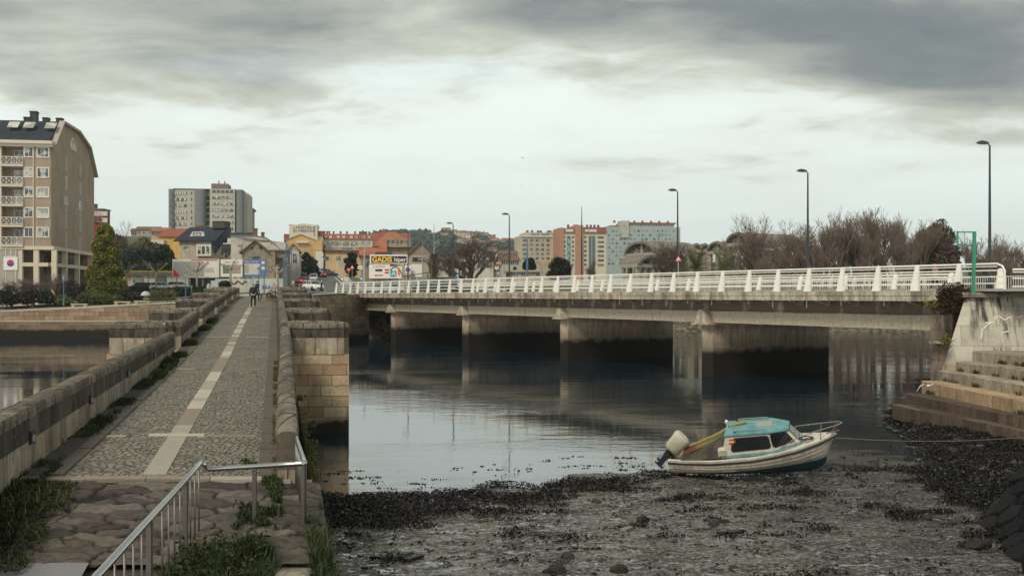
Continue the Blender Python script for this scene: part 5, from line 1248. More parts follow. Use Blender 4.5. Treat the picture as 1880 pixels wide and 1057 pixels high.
def person(p, face, h, label, top, legs, hair=(.05, .035, .025), stride=.22, arm=.15, coat=0.0, hat=None, group=None, hood=None, coat_mat=None, armfwd=None):
    """face: heading in degrees, 0 = towards the camera"""
    k = h / 1.75; r = empty('person', p, R(face), label, 'person', group)
    def sc_(js): return [tuple(q * k for q in j) for j in js]
    s = stride; sh = .185
    la = (s * .9, -s * .9)
    J = [(0, 0, .95, .13, .10), (0, 0, 1.15, .125, .095), (0, .01, 1.33, .15, .10), (0, .01, 1.46, .075, .07), (0, -.005, 1.52, .052, .055), (0, -.03, 1.60, .075, .09), (0, -.015, 1.68, .072, .085), (0, 0, 1.735, .045, .05)]
    E = [(0, 1), (1, 2), (2, 3), (3, 4), (4, 5), (5, 6), (6, 7)]
    arms = []; legs_ = []
    for i, sg in enumerate((-1, 1)):
        a = arm * (1 if i else -1); af = (armfwd[i] if armfwd else 0)
        b = len(J); sw = -a
        wr = (sg * .27, .02 + sw - af * .25, .86 + af * .22); el = (sg * .25, .05 + sw * .4, 1.13)
        J += [(sg * sh, .01, 1.42, .06), (*el, .043), (*wr, .028), (wr[0], wr[1] - .03, wr[2] - .09, .036, .018)]; E += [(2, b), (b, b + 1), (b + 1, b + 2), (b + 2, b + 3)]
        hx, hy, hz = wr[0], wr[1] - .03, wr[2] - .09
        for f in range(4):
            n0 = len(J); dy = (f - 1.5) * .018; J += [(hx, hy + dy, hz - .045, .0085), (hx - sg * .012, hy + dy - .008, hz - .085 + .006 * abs(f - 1.5), .007)]; E += [(b + 3, n0), (n0, n0 + 1)]
        n0 = len(J); J += [(hx - sg * .02, hy - .04, hz - .0, .009), (hx - sg * .022, hy - .05, hz - .035, .007)]; E += [(b + 3, n0), (n0, n0 + 1)]
        arms.append((J[b], J[b + 1], J[b + 2]))
        st = s * (1 if i == 0 else -1); b = len(J)
        kn = (sg * .10, -.03 - st * .5, .50); an = (sg * .10, -st * 1.0 + .0, .09 + (.10 if st < 0 else 0))
        J += [(sg * .095, 0, .88, .085), (*kn, .058), (*an, .038), (sg * .11, an[1] - .14, an[2] - .06, .036, .03)]; E += [(0, b), (b, b + 1), (b + 1, b + 2), (b + 2, b + 3)]
        legs_.append((J[b], J[b + 1], J[b + 2], J[b + 3]))
    obj('body', skin_mesh('body', sc_(J), E, M_SKIN), r)
    tm = coat_mat or plain('cloth_%s' % '_'.join(str(int(q * 1000)) for q in top), top, .9, var=.2, scale=14)
    lm = plain('cloth_%s' % '_'.join(str(int(q * 1000)) for q in legs), legs, .9, var=.2, scale=14)
    zlow = .86 - coat
    C_ = [(0, 0, .93, .165, .125), (0, .0, 1.15, .155, .12), (0, .01, 1.34, .175, .12), (0, .01, 1.46, .10, .09), (0, 0, 1.53, .07, .07)]; CE = [(0, 1), (1, 2), (2, 3), (3, 4)]
    if coat: n0 = len(C_); C_ += [(0, -.01, .93 - coat * .5, .18, .14), (0, -.01, .93 - coat, .19, .15)]; CE += [(0, n0), (n0, n0 + 1)]
    for a in arms:
        b = len(C_); C_ += [(*a[0][:3], .075), (*a[1][:3], .060), (a[2][0], a[2][1], a[2][2] + .02, .048)]; CE += [(2, b), (b, b + 1), (b + 1, b + 2)]
    obj('jacket' if not coat else 'coat', skin_mesh('jacket', sc_(C_), CE, tm), r)
    T_ = [(0, .0, .93, .135, .11)]; TE = []
    for l in legs_: b = len(T_); T_ += [(l[0][0], 0, .86, .092), (*l[1][:3], .072), (l[2][0], l[2][1], l[2][2] + .02, .055)]; TE += [(0, b), (b, b + 1), (b + 1, b + 2)]
    obj('trousers', skin_mesh('trousers', sc_(T_), TE, lm), r)
    for l in legs_:
        f = [(l[2][0], l[2][1] + .03, l[2][2] - .05, .045), (l[3][0], l[3][1] + .04, l[3][2] + .0, .045, .035), (l[3][0], l[3][1] - .03, l[3][2] - .01, .036, .028)]
        obj('shoe', skin_mesh('shoe', sc_(f), [(0, 1), (1, 2)], plain('shoe_grey', (.12, .12, .12), .7), sub=1), r)
    hm = plain('hair_%d' % int(hair[0] * 1000), hair, .9)
    if hat: hm = plain('hat_%d_%d' % (int(hat[0] * 1000), int(hat[2] * 1000)), hat, .9)
    hd = obj('hair' if not hat else 'hat', skin_mesh('hair', sc_([(0, .045, 1.60, .06, .05), (0, .03, 1.68, .088, .085), (0, .0, 1.735, .075, .07), (0, 0, 1.765, .05, .04)]), [(0, 1), (1, 2), (2, 3)], hm, sub=1), r)
    mb = MB()   # face: eyes, nose, mouth, ears
    for sg in (-1, 1): mb.lathe([(.002, -.008), (.009, -.004), (.009, .004), (.002, .008)], 6, 0, Matrix.Diagonal((k, k, k, 1)) @ Matrix.Translation((sg * .03, -.112, 1.645)))
    mb.box((-.022 * k, -.118 * k, 1.575 * k), (.022 * k, -.108 * k, 1.583 * k)); mb.build('face_details', plain('eye_dark', (.03, .02, .02), .5), r)
    mb = MB(); mb.loft([[(-.006 * k, -.11 * k, 1.655 * k), (.006 * k, -.11 * k, 1.655 * k), (0, -.118 * k, 1.655 * k)], [(-.013 * k, -.112 * k, 1.61 * k), (.013 * k, -.112 * k, 1.61 * k), (0, -.138 * k, 1.612 * k)]]); mb.build('nose', M_SKIN, r)
    for sg in (-1, 1): mb = MB(); mb.lathe([(.004, -.006), (.02, 0), (.004, .006)], 6, 0, Matrix.Diagonal((k, k, k, 1)) @ Matrix.Translation((sg * .083, -.02, 1.635)) @ Matrix.Rotation(R(90), 4, 'Y')); mb.build('ear', M_SKIN, r)
    if hood: obj('hood', skin_mesh('hood', sc_([(-.12, .0, 1.44, .06), (0, .05, 1.50, .09, .07), (.12, .0, 1.44, .06)]), [(0, 1), (1, 2)], plain('hood_%d' % int(hood[0] * 1000), hood, .8), root=1, sub=1), r)
    return r
def onwalk(px, d, dz=.02): return Vector((X(px, d), d, Zr(wz(d)) + dz))
dM = 82.0
person(onwalk(465, 76), 4, 1.92, 'person in a black jacket and dark trousers walking along the footbridge towards the camera', (.012, .022, .028), (.012, .018, .028), stride=.16, hat=(.02, .02, .02))
person(onwalk(472.5, 89), 150, 1.80, 'person in a navy coat standing just behind the walker, seen between him and the dogs', (.012, .022, .045), (.012, .016, .03), stride=.05)
person(onwalk(503.5, 88), 6, 1.68, 'person in a long pale grey coat with a yellow hood standing by the two dogs', (.30, .29, .27), (.012, .014, .02), stride=.04, coat=.42, hat=(.55, .33, .30), hood=(.75, .45, .05))
_q = G(352, 150, .2)
person(_q, -75, 1.42, 'child in a blue jacket walking on the riverside promenade', (.02, .13, .24), (.02, .02, .03), hair=(.35, .2, .14))
_q = G(275, 155, .1)
person(_q, 60, 1.68, 'person in dark clothes standing on the garden path behind the pale umbrella', (.02, .03, .045), (.03, .04, .06), hair=(.45, .42, .38))
person(Vector((X(590, 131), 131, Zr(.22))), -70, 1.68, 'person in black with a white cap crossing the road beyond the bridge', (.012, .018, .03), (.012, .014, .02), hat=(.8, .8, .78), stride=.25)
person(Vector((X(544.5, 152), 152, Zr(.65))), 170, 1.72, 'person in black on the pavement behind the stone cross', (.012, .012, .015), (.012, .012, .015), stride=.2)
person(Vector((X(538, 158), 158, Zr(.75))), 175, 1.68, 'person in a cream coat walking up the pavement beyond the footbridge', (.42, .36, .28), (.03, .03, .04), coat=.35)
person(Vector((X(613, 262), 262, Zr(T(613, 262)) + .3)), 0, 1.75, 'person in a bright magenta jacket beside the far parked cars', (.75, .02, .12), (.02, .02, .03))
_s = S(8.9, 12.6, .30); person(Vector(_s), -70, 1.72, 'person with reddish hair walking behind the white bridge railing at right', (.30, .16, .13), (.012, .016, .03), hair=(.35, .16, .10))
person(Vector((X(645.5, 168), 168, Zr(.45))), 20, 1.72, 'person in black standing under the traffic signs', (.01, .01, .015), (.012, .014, .02), stride=.05)
person(Vector((X(649, 172), 172, Zr(.5))), -20, 1.68, 'person in navy next to the traffic signs, right of the one in black', (.02, .03, .08), (.012, .014, .02), stride=.05)
def dog(p, face, s, label, body, coat=None, thick=1.0):
    """faces +x before rotation"""
    r = empty('dog', p, R(face), label, 'dog'); t_ = thick
    J = [(-.30, 0, .60, .10 * t_), (-.08, 0, .60, .085 * t_), (.14, 0, .60, .12 * t_, .14 * t_), (.28, 0, .68, .075 * t_), (.38, 0, .82, .055), (.46, 0, .86, .06), (.56, 0, .83, .035), (.62, 0, .82, .02)]
    E = [(0, 1), (1, 2), (2, 3), (3, 4), (4, 5), (5, 6), (6, 7)]
    for sg, f in ((-1, .04), (1, -.05)):
        b = len(J); J += [(-.34, sg * .07, .52, .075 * t_), (-.27 + f, sg * .08, .36, .045), (-.42 + f, sg * .08, .22, .024), (-.38 + f, sg * .08, .05, .02), (-.34 + f, sg * .08, .02, .022)]; E += [(0, b), (b, b + 1), (b + 1, b + 2), (b + 2, b + 3), (b + 3, b + 4)]
        b = len(J); J += [(.18, sg * .075, .50, .055 * t_), (.15 - f, sg * .08, .34, .032), (.18 - f, sg * .08, .18, .022), (.18 - f, sg * .08, .04, .018), (.22 - f, sg * .08, .02, .02)]; E += [(2, b), (b, b + 1), (b + 1, b + 2), (b + 2, b + 3), (b + 3, b + 4)]
        b = len(J); J += [(.43, sg * .04, .91, .02), (.41, sg * .05, .96, .008)]; E += [(5, b), (b, b + 1)]
    b = len(J); J += [(-.42, 0, .58, .02), (-.52, 0, .46, .014), (-.56, 0, .36, .008)]; E += [(0, b), (b, b + 1), (b + 1, b + 2)]
    J = [tuple(q * s for q in j) for j in J]
    obj('body', skin_mesh('body', J, E, plain('fur_%d_%d' % (int(body[0] * 1000), int(body[2] * 1000)), body, .9, var=.25, scale=9), root=1), r)
    if coat: obj('dog_coat', skin_mesh('dog_coat', [tuple(q * s for q in j) for j in [(-.30, 0, .62, .115), (-.08, 0, .61, .11), (.16, 0, .61, .145), (.26, 0, .68, .10)]], [(0, 1), (1, 2), (2, 3)], plain('dog_coat_cloth', coat, .9)), r)
    return r
dog(onwalk(487, 88.5), 0, 1.05, 'tall slim brown dog wearing a grey coat on the footbridge', (.09, .05, .035), (.12, .12, .15))
dog(onwalk(496.5, 87), -82, .9, 'shaggy brown dog facing the camera on the footbridge', (.22, .11, .075), None, 1.4)
_q = G(309, 131.5, .22); dog(_q, 180, .85, 'small black and white dog trotting on the promenade', (.02, .02, .02), None, .9)
_q = G(268, 131.5, .22); person(_q, 160, 1.5, 'person in beige clothes on the promenade under the pale umbrella', (.36, .27, .18), (.40, .33, .24), stride=.05)
ur = empty('umbrella', _q + Vector((0, -.15, .55)), 0, 'pale rounded umbrella held up on the promenade', 'umbrella')
mb = MB(); mb.lathe([(.62, .55), (.60, .70), (.48, .95), (.25, 1.12), (.02, 1.18)], 12); mb.build('canopy', plain('umbrella_grey', (.42, .43, .42), .7), ur, smooth=True); mb = MB(); mb.tube([(0, 0, 0), (0, 0, 1.16)], .02, 6); mb.build('shaft', M_DARKM, ur)
# ------------------------------------------------------------------ vehicles
M_TYRE = plain('tyre', (.02, .02, .02), .8); M_RIM = plain('wheel_rim', (.45, .45, .46), .35, metal=.5); M_CGL = plain('car_glass', (.03, .045, .05), .08, spec=.8)
M_HL = plain('headlight_glass', (.75, .75, .72), .15); M_TL = plain('tail_light', (.5, .02, .02), .3); M_PLT = plain('number_plate', (.75, .75, .7), .5)
def paint(name, c): return plain('paint_' + name, c, .25, var=.03, spec=.6)
def car_meshes(L_=4.3, W_=1.76, H_=1.48, suv=0):
    g = .19 + suv * .05; hh = H_ - suv * 0
    st = [(-.5, .30, .62, .84), (-.485, .24, .80, .95), (-.44, g, .92, 1.0), (-.28, g, .96, 1.0), (0, g, .95, 1.0), (.18, g, .93, 1.0), (.22, g, .92, 1.0), (.40, g, .80, .98), (.47, .24, .70, .92), (.5, .30, .55, .82)]
    if suv: st = [(a, b, c * 1.12, d) for a, b, c, d in st]
    w = W_ / 2; rg = []
    for x, z0, z1, ww in st:
        rg.append([(x * L_, y * w * ww, z) for y, z in ((-.93, z0), (-.99, (z0 + z1) * .5), (-.97, z1 - .08), (-.86, z1), (.86, z1), (.97, z1 - .08), (.99, (z0 + z1) * .5), (.93, z0))])
    body = MB(); body.loft(rg)
    zb = .93 * (1.12 if suv else 1); gl = MB(); b_ = .44 if suv else .36
    a0 = [(-.49 * L_ if suv else -.46 * L_, zb - .02), (-.40 * L_, H_ - .05), (.04 * L_, H_ - .03), (.24 * L_, zb - .03)]
    def rr(x0, x1, z, wd): return [(x0, -wd, z), (x1, -wd, z), (x1, wd, z), (x0, wd, z)]
    gl.loft([rr(-.45 * L_, .245 * L_, zb - .03, w * .90), rr(-.405 * L_, .085 * L_, H_ - .07, w * .74)])
    rf = MB(); rf.loft([rr(-.41 * L_, .09 * L_, H_ - .075, w * .76), rr(-.395 * L_, .06 * L_, H_ - .02, w * .70), rr(-.34 * L_, .0 * L_, H_, w * .60)])
    for sg in (-1, 1):
        for xa, xb in ((-.45, -.405), (-.20, -.19), (.02, .0), (.245, .088)):
            rf.beam((xa * L_, sg * w * .905, zb - .03), (xb * L_, sg * w * .75, H_ - .07), .07, .03)
    return body, gl, rf
CARS = {}
def car(p, heading, pm, label, suv=0, L_=4.3, H_=1.48, W_=1.76):
    """heading: direction of the bonnet, degrees from +x"""
    key = (suv, L_, H_, W_); r = empty('parked_car' if 'parked' in label else 'car', p, R(heading), label, 'car', 'cars on the streets by the bridge')
    if key not in CARS:
        b, g, f = car_meshes(L_, W_, H_, suv); CARS[key] = [mesh_np(n, np.array([tuple(v) for v in q.v]), q.f, [M_CGL], None, n == 'body') for n, q in (('body', b), ('windows', g), ('roof', f))]
    for me, mt in zip(CARS[key], (pm, M_CGL, pm)):
        o = obj(me.name.split('.')[0], me, r); o.material_slots[0].link = 'OBJECT'; o.material_slots[0].material = mt
    rw_ = .32 if not suv else .36
    if 'wh' + str(suv) not in CARS:
        a = MB(); a.lathe([(rw_ * .6, -.1), (rw_, -.09), (rw_, .09), (rw_ * .6, .1)], 16); b = MB(); b.lathe([(rw_ * .62, -.095), (rw_ * .3, -.08), (.02, -.08)], 12); b.lathe([(.02, .08), (rw_ * .62, .095)], 12)
        CARS['wh' + str(suv)] = (mesh_np('wheel', np.array([tuple(v) for v in a.v]), a.f, [M_TYRE]), mesh_np('rim', np.array([tuple(v) for v in b.v]), b.f, [M_RIM]))
    for sx_ in (-.30, .31):
        for sy_ in (-1, 1):
            o = obj('wheel', CARS['wh' + str(suv)][0], r, (sx_ * L_, sy_ * (W_ / 2 - .10), rw_)); o.rotation_euler = (R(90), 0, 0); q = obj('rim', CARS['wh' + str(suv)][1], o)
    for sy_ in (-1, 1):
        mb = MB(); mb.box((.462 * L_, sy_ * W_ * .27, .60), (.492 * L_, sy_ * W_ * .43, .74)); mb.build('headlight', M_HL, r)
        mb = MB(); mb.box((-.502 * L_, sy_ * W_ * .28, .68), (-.478 * L_, sy_ * W_ * .42, .86)); mb.build('tail_light', M_TL, r)
    mb = MB(); mb.box((-.508 * L_, -.26, .52), (-.495 * L_, .26, .63)); mb.build('number_plate', M_PLT, r)
    mb = MB(); mb.box((.49 * L_, -.45, .34), (.508 * L_, .45, .50)); mb.build('grille', M_TYRE, r)
    return r
def onroad(px, d, dz=.23): return Vector((X(px, d), d, Zr(T(px, d)) + dz))
car(onroad(575, 150), -52, paint('white', (.72, .72, .70)), 'white hatchback turning at the junction just beyond the footbridge', 1, 4.2, 1.6)
car(onroad(554, 222), 100, paint('red', (.45, .02, .04)), 'red car seen from behind with bright tail lights driving up the hill road')
car(onroad(553.5, 243), 100, paint('black', (.03, .035, .045)), 'dark car ahead of the red one going up the hill road', 1, 4.4, 1.62)
car(onroad(556, 262), 100, paint('greyblue', (.10, .12, .15)), 'dark grey car farthest up in the uphill lane', 0)
car(onroad(576, 236), -84, paint('white', (.72, .72, .70)), 'white van coming down the middle of the hill road', 1, 4.6, 1.85)
car(onroad(591, 258), -70, paint('red', (.45, .02, .04)), 'red car coming down the hill road behind the white van')
car(onroad(601, 272), 10, paint('silver', (.42, .44, .44)), 'silver car parked at the top right of the hill road', 1, 4.5, 1.7)
car(onroad(606, 262), 12, paint('black', (.03, .035, .045)), 'black car parked in front of the silver one')
for px, d, h, c, lb in ((298, 181, 5, 'white', 'white car parked before the low white clubhouse'), (257, 181, 178, 'black', 'dark car parked at the left end of the low white clubhouse'), (330, 182, 4, 'silver', 'silver car parked right of the white one at the clubhouse')):
    q = G(px, d, .05); car(q, h, paint(c, {'white': (.72, .72, .7), 'black': (.03, .035, .045), 'silver': (.42, .44, .44)}[c]), lb)
def onbridge(px, o, dz=.19):
    k = (px - 940) / F; s = (k * (BA.y + bn.y * o) - BA.x - bn.x * o) / (bu.x - k * bu.y); q = S(s, o, dz); return Vector(q)
hd = math.degrees(math.atan2(bu.y, bu.x))
car(onbridge(783, 5.0), hd, paint('navy', (.02, .035, .06)), 'dark blue estate car on the bridge behind the railing', 1, 4.5, 1.6)
car(onbridge(815, 5.2), hd, paint('navygrey', (.05, .065, .09)), 'dark off-roader with a pale roof following on the bridge', 1, 4.6, 1.8)
car(onbridge(720, 8.8), hd + 180, paint('silver', (.42, .44, .44)), 'silver car on the far lane near the supermarket sign')
car(onbridge(690, 8.8), hd + 180, paint('paleblue', (.40, .50, .52)), 'pale blue car at the town end of the bridge')
car(Vector((X(868, 160), 160, Zr(.1))), 5, paint('blue', (.05, .25, .40)), 'blue car parked beyond the bridge below the white house', 0)
car(Vector((X(905, 163), 163, Zr(.1))), 185, paint('silver', (.42, .44, .44)), 'grey car parked right of the blue one beyond the bridge', 0)
car(Vector((X(845, 158), 158, Zr(.1))), 185, paint('black', (.03, .035, .045)), 'black car parked left of the blue one beyond the bridge', 0)

# ------------------------------------------------------------------ trees
M_BARK = plain('bark_grey', (.12, .095, .075), .9, var=.3, scale=3); M_TWIG = plain('twigs_grey_brown', (.16, .115, .09), .9, var=.2); M_TWIGR = plain('twigs_reddish', (.16, .115, .09), .9, var=.2); M_BARKP = plain('bark_pale', (.30, .25, .19), .9, var=.3, scale=2)
def branch_tree(name, seed, H_, trunk_r, levels, nchild, spread, twig_w, mats, lean=.0, trunk_frac=.25, upbias=.25, lenf=.72, minr=.012, multi=1):
    """trunk mesh + crown-of-twigs mesh"""
    rr_ = random.Random(seed); tr = MB(); V = []; Fc = []
    def twig(a, b, w_):
        d = (b - a).normalized(); s_ = d.cross(Vector((rr_.uniform(-1, 1), rr_.uniform(-1, 1), rr_.uniform(-1, 1)))).normalized() * w_; s2 = d.cross(s_).normalized() * w_
        k = len(V); V.extend([tuple(a + s_), tuple(a - s_ * .5 + s2 * .86), tuple(a - s_ * .5 - s2 * .86), tuple(b)]); Fc.extend([(k, k + 1, k + 3), (k + 1, k + 2, k + 3), (k + 2, k, k + 3)])
    def grow(p, d, l, r_, lv):
        q = [p]; n_ = 3 if lv < levels - 1 else 2; dd = d.copy()
        for i in range(n_):
            dd = (dd + Vector((rr_.uniform(-1, 1), rr_.uniform(-1, 1), rr_.uniform(-.6, 1) * .6)) * .16 + Vector((0, 0, upbias * .12))).normalized(); q.append(q[-1] + dd * l / n_)
        if lv <= 2: tr.tube(q, [r_ * (1 - .45 * i / n_) for i in range(n_ + 1)], 6 if lv < 2 else 4, caps=False)
        else:
            for i in range(n_): twig(q[i], q[i + 1] + (q[i + 1] - q[i]) * .15, max(twig_w, r_ * (1 - .3 * i / n_)))
        if lv >= levels: return
        nc = nchild[min(lv, len(nchild) - 1)]
        for c in range(nc):
            f = rr_.uniform(.35, 1.0) if c else 1.0; i = min(n_ - 1, int(f * n_)); pt = q[i] + (q[i + 1] - q[i]) * (f * n_ - i) if f < 1 else q[-1]
            an = rr_.uniform(0, 6.283); sp = spread * rr_.uniform(.6, 1.25) * (1 if c else .45)
            ax = dd.cross(Vector((math.cos(an), math.sin(an), .3))).normalized(); nd = (Matrix.Rotation(sp, 3, ax) @ dd); nd = (nd + Vector((0, 0, upbias * .5))).normalized()
            grow(pt, nd, l * lenf * rr_.uniform(.75, 1.2), r_ * .58, lv + 1)
    for k in range(multi):
        off = Vector((rr_.uniform(-.5, .5), rr_.uniform(-.5, .5), 0)) * (multi > 1)
        grow(off, Vector((lean + rr_.uniform(-.1, .1) * multi, rr_.uniform(-.1, .1) * multi, 1)).normalized(), H_ * trunk_frac, trunk_r, 0)
    tm = mesh_np('trunk', np.array([tuple(v) for v in tr.v]), tr.f, mats[0], None, True, uv=False)
    cm = mesh_np('crown', np.array(V), Fc, mats[1], None, False, uv=False)
    z = max(v[2] for v in V); return tm, cm, z
def put_tree(meshes, p, s, label, group, rz=0, name='bare_tree', sxy=1.0, cat='tree'):
    r = empty(name, p, rz, label, cat, group); r.scale = (s * sxy, s * sxy, s)
    for me, n in zip(meshes[:2], ('trunk', 'crown')): obj(n, me, r)
    return r
print('trees')
BT = [branch_tree('b', 10 + i, 10, .22, 6, [5, 4, 4, 4, 3], .50, .0125, (M_BARK, M_TWIGR), trunk_frac=.30, upbias=.42, lenf=.66, multi=1) for i in range(4)]
BT += [branch_tree('b', 30 + i, 10, .20, 6, [5, 5, 4, 3, 3], .72, .015, (M_BARK, M_TWIG), trunk_frac=.22, upbias=.16, lenf=.70) for i in range(2)]
rr_ = random.Random(12)
GB = 'row of bare winter trees beyond the right bank'
rows = [  # px, ytop, d, variety
    (1372, 392, 176, 4), (1408, 383, 172, 5), (1440, 396, 180, 4), (1462, 398, 170, 5), (1515, 388, 182, 0), (1535, 398, 168, 1), (1556, 372, 180, 2), (1578, 384, 170, 3), (1602, 384, 176, 0), (1622, 376, 170, 1), (1644, 380, 184, 2), (1668, 384, 175, 3), (1500, 402, 164, 3), (1590, 402, 164, 2), (1540, 415, 190, 0), (1470, 420, 190, 1), (1650, 410, 166, 0),
    (1420, 430, 165, 4), (1690, 398, 182, 1), (1782, 418, 176, 2), (1806, 424, 168, 3), (1830, 428, 180, 0), (1856, 438, 172, 1), (1880, 446, 178, 2), (1795, 440, 162, 5), (1845, 446, 164, 4), (1905, 440, 170, 3)]
words = ['leftmost thin', 'wide thin', 'open', 'low spreading', 'slim', 'narrow', 'tallest', 'dense', 'upright', 'tall round', 'tall', 'bushy', 'front low', 'front middle', 'back low', 'back far left', 'front right', 'short left', 'leaning', 'first', 'second', 'third', 'fourth', 'farthest', 'front thin', 'front low', 'last']
for i, (px, yt, d, v) in enumerate(rows):
    b = G(px, d); h = P(px, yt, d).z - b.z
    where = 'left of the grey pavilion roof edge' if px < 1430 else 'behind the second street lamp' if px < 1520 else 'in the thick of the bare wood' if px < 1700 else 'right of the green sign frame'
    put_tree(BT[v], b, h / BT[v][2], f'{words[i]} bare winter tree {where}', GB, rr_.uniform(0, 6.28), sxy=rr_.uniform(1.05, 1.35) * (.75 if px < 1430 else 1))
# undergrowth: brown thicket along the far bank, reads as one mass
rs = np.random.RandomState(9); n = 24000
px = 1330 + rs.rand(n) * 620; d = 151 + rs.rand(n) * 33; pr_h = .4 + 3.0 * fbm(px * .03, d * .1 + 3) 
tz = np.array([np.interp(px, [a for a, _ in TCOL], [prof(tb, dd) for _, tb in TCOL]) if False else 0 for dd in [1]])
cols_ = [a for a, _ in TCOL]; dgrid = np.arange(150, 260, 2.0); tg = np.array([[T(a, b) for a in range(600, 2100, 50)] for b in dgrid])
def Tv(px, d):
    i = np.clip((d - 150) / 2, 0, len(dgrid) - 2); j = np.clip((px - 600) / 50, 0, 28.99); return tg[np.round(i).astype(int), np.round(j).astype(int)]
C = np.stack([(px - 940) / F * d, d, EYE + Tv(px, d)], 1)
tag(blades('thicket', C, 2.3, foliage('thicket_brown', (.06, .04, .028), (.20, .135, .09)), rs=rs, wd=.035, lean=.35, hv=.75), 'mass of brown undergrowth and saplings along the far river bank', 'undergrowth', kind='stuff')
def leafy(seed, H_, r, n, size, mat, shape='round', trunk=True, clumps=26):
    """leaves in clumps through the crown; shape round / cone / dome / column"""
    q = np.random.RandomState(seed); cs_ = []
    for k in range(clumps):
        v = q.randn(3); v /= np.linalg.norm(v); rad = q.rand() ** .45
        if shape == 'cone':
            z = q.rand() ** 1.1; w_ = r * (1 - z) ** .52 * (1.0 if z > .10 else .8); a = q.rand() * 6.28; c = np.array([math.cos(a) * w_ * .72, math.sin(a) * w_ * .72, H_ * (.04 + .93 * z)]); cr = r * .36 * (1 - z * .45)
        elif shape == 'dome': c = np.array([v[0] * r * .72 * rad, v[1] * r * .72 * rad, H_ * .30 + abs(v[2]) * H_ * .52 * rad]); cr = r * .40
        elif shape == 'column': z = q.rand(); a = q.rand() * 6.28; c = np.array([math.cos(a) * r * .4, math.sin(a) * r * .4, H_ * (.05 + .88 * z)]); cr = r * .6 * (1 - z * .4)
        else: c = np.array([v[0] * r * .68 * rad, v[1] * r * .68 * rad, H_ * .60 + v[2] * H_ * .32 * rad]); cr = r * .36
        m_ = n // clumps; u = q.randn(m_, 3); u /= np.linalg.norm(u, axis=1)[:, None]; cs_.append(c + u * cr * (.55 + .5 * q.rand(m_))[:, None] * np.array([1, 1, .8]))
    C_ = np.concatenate(cs_); C_ = C_[C_[:, 2] > .05 * H_ * (shape != 'dome') - .2]
    o = cards('crown', C_, size, mat, rs=q, asp=.6); me = o.data; bpy.data.objects.remove(o)
    tb = MB(); rt = max(.12, r * .07); top_ = H_ * (.8 if shape != 'round' else .62)
    tb.tube([(0, 0, -.2), (.03 * r, 0, H_ * .25), (0, .03 * r, top_)], [rt, rt * .8, rt * .25], 7)
    for k in range(7):
        a = k * .9 + seed; z = H_ * (.25 + .07 * k) * (.9 if shape == 'round' else .6); tb.tube([(0, 0, z), (math.cos(a) * r * .35, math.sin(a) * r * .35, z + r * .3), (math.cos(a) * r * .6, math.sin(a) * r * .6, z + r * .45)], [rt * .45, rt * .28, rt * .1], 5)
    return mesh_np('trunk', np.array([tuple(v) for v in tb.v]), tb.f, M_BARK, None, True, uv=False), me
F_CON = foliage('cypress_gold', (.022, .034, .006), (.24, .23, .035)); F_DK = foliage('evergreen_dark', (.007, .012, .008), (.034, .048, .026)); F_MID = foliage('olive_green', (.03, .04, .015), (.14, .145, .055))
F_BLU = foliage('cedar_blue', (.015, .03, .026), (.07, .10, .08)); F_PUR = foliage('plum_shrub', (.02, .013, .014), (.085, .055, .055)); F_LGT = foliage('light_shrub', (.03, .045, .012), (.15, .19, .06))
def tree_at(px, d, ytop, wpx, n, size, mat, shape, label, seed, cat='tree', group=None, name='leafy_tree', ybase=None, clumps=26):
    b = G(px, d) if ybase is None else P(px, ybase, d); h = P(px, ytop, d).z - b.z; r = wpx / 2 * d / F
    tm, cm = leafy(seed, h, r, n, size, mat, shape, clumps=clumps); q = empty(name, b, 0, label, cat, group); obj('trunk', tm, q); obj('crown', cm, q); return q
tree_at(193, 149, 411, 80, 34000, .30, F_CON, 'cone', 'big golden green conical cypress beside the left apartment block', 1, name='conifer', clumps=110)
tree_at(245, 205, 448, 70, 9000, .42, F_BLU, 'round', 'dark blue green tree right behind the golden cypress', 2, name='leafy_tree', clumps=40)
tree_at(222, 215, 425, 60, 5000, .42, F_DK, 'round', 'dark tree rising between the cypress and the red brick block', 3)
tree_at(270, 218, 432, 60, 9000, .42, F_MID, 'round', 'olive green tree left of the yellow house', 4, clumps=40)
tree_at(302, 208, 446, 46, 7000, .40, F_DK, 'round', 'dark green tree touching the dark roofed villa', 5, clumps=36)
tree_at(268, 198, 478, 90, 9000, .36, F_BLU, 'dome', 'broad dark thicket tree behind the low clubhouse', 6, clumps=40)
tree_at(318, 196, 466, 60, 6000, .36, F_DK, 'dome', 'dark rounded shrubby tree at the left edge of the billboard', 7, clumps=30)
tree_at(212, 190, 485, 50, 5000, .36, F_DK, 'dome', 'dark evergreen just right of the cypress foot', 8)
tree_at(564, 250, 457, 32, 7000, .45, F_DK, 'dome', 'dark evergreen mass left of the hill road', 9, clumps=30)
tree_at(578, 240, 468, 26, 5000, .40, F_DK, 'dome', 'smaller dark evergreen beside the blue railing', 10)
tree_at(595, 262, 446, 5, 1500, .35, F_DK, 'column', 'thin dark column cypress above the hill road', 11, name='cypress')
tree_at(646, 225, 458, 33, 9000, .38, F_DK, 'round', 'dark round clipped tree before the yellow wall', 12, clumps=44)
tree_at(972, 205, 470, 30, 7000, .36, F_DK, 'round', 'dark round tree before the beige apartment block', 13, clumps=36)
tree_at(1027, 195, 466, 50, 15000, .34, F_DK, 'dome', 'big smooth dome shaped dark tree before the orange apartment block', 14, clumps=60)
tree_at(1712, 186, 402, 100, 16000, .42, foliage('ivy_brown', (.05, .03, .022), (.19, .125, .09)), 'dome', 'wide dense reddish brown tree cloaked in dry ivy', 15, clumps=80)
tree_at(1724, 196, 391, 66, 8000, .42, F_DK, 'round', 'dark evergreen crown rising above the ivy cloaked tree', 16, clumps=40)
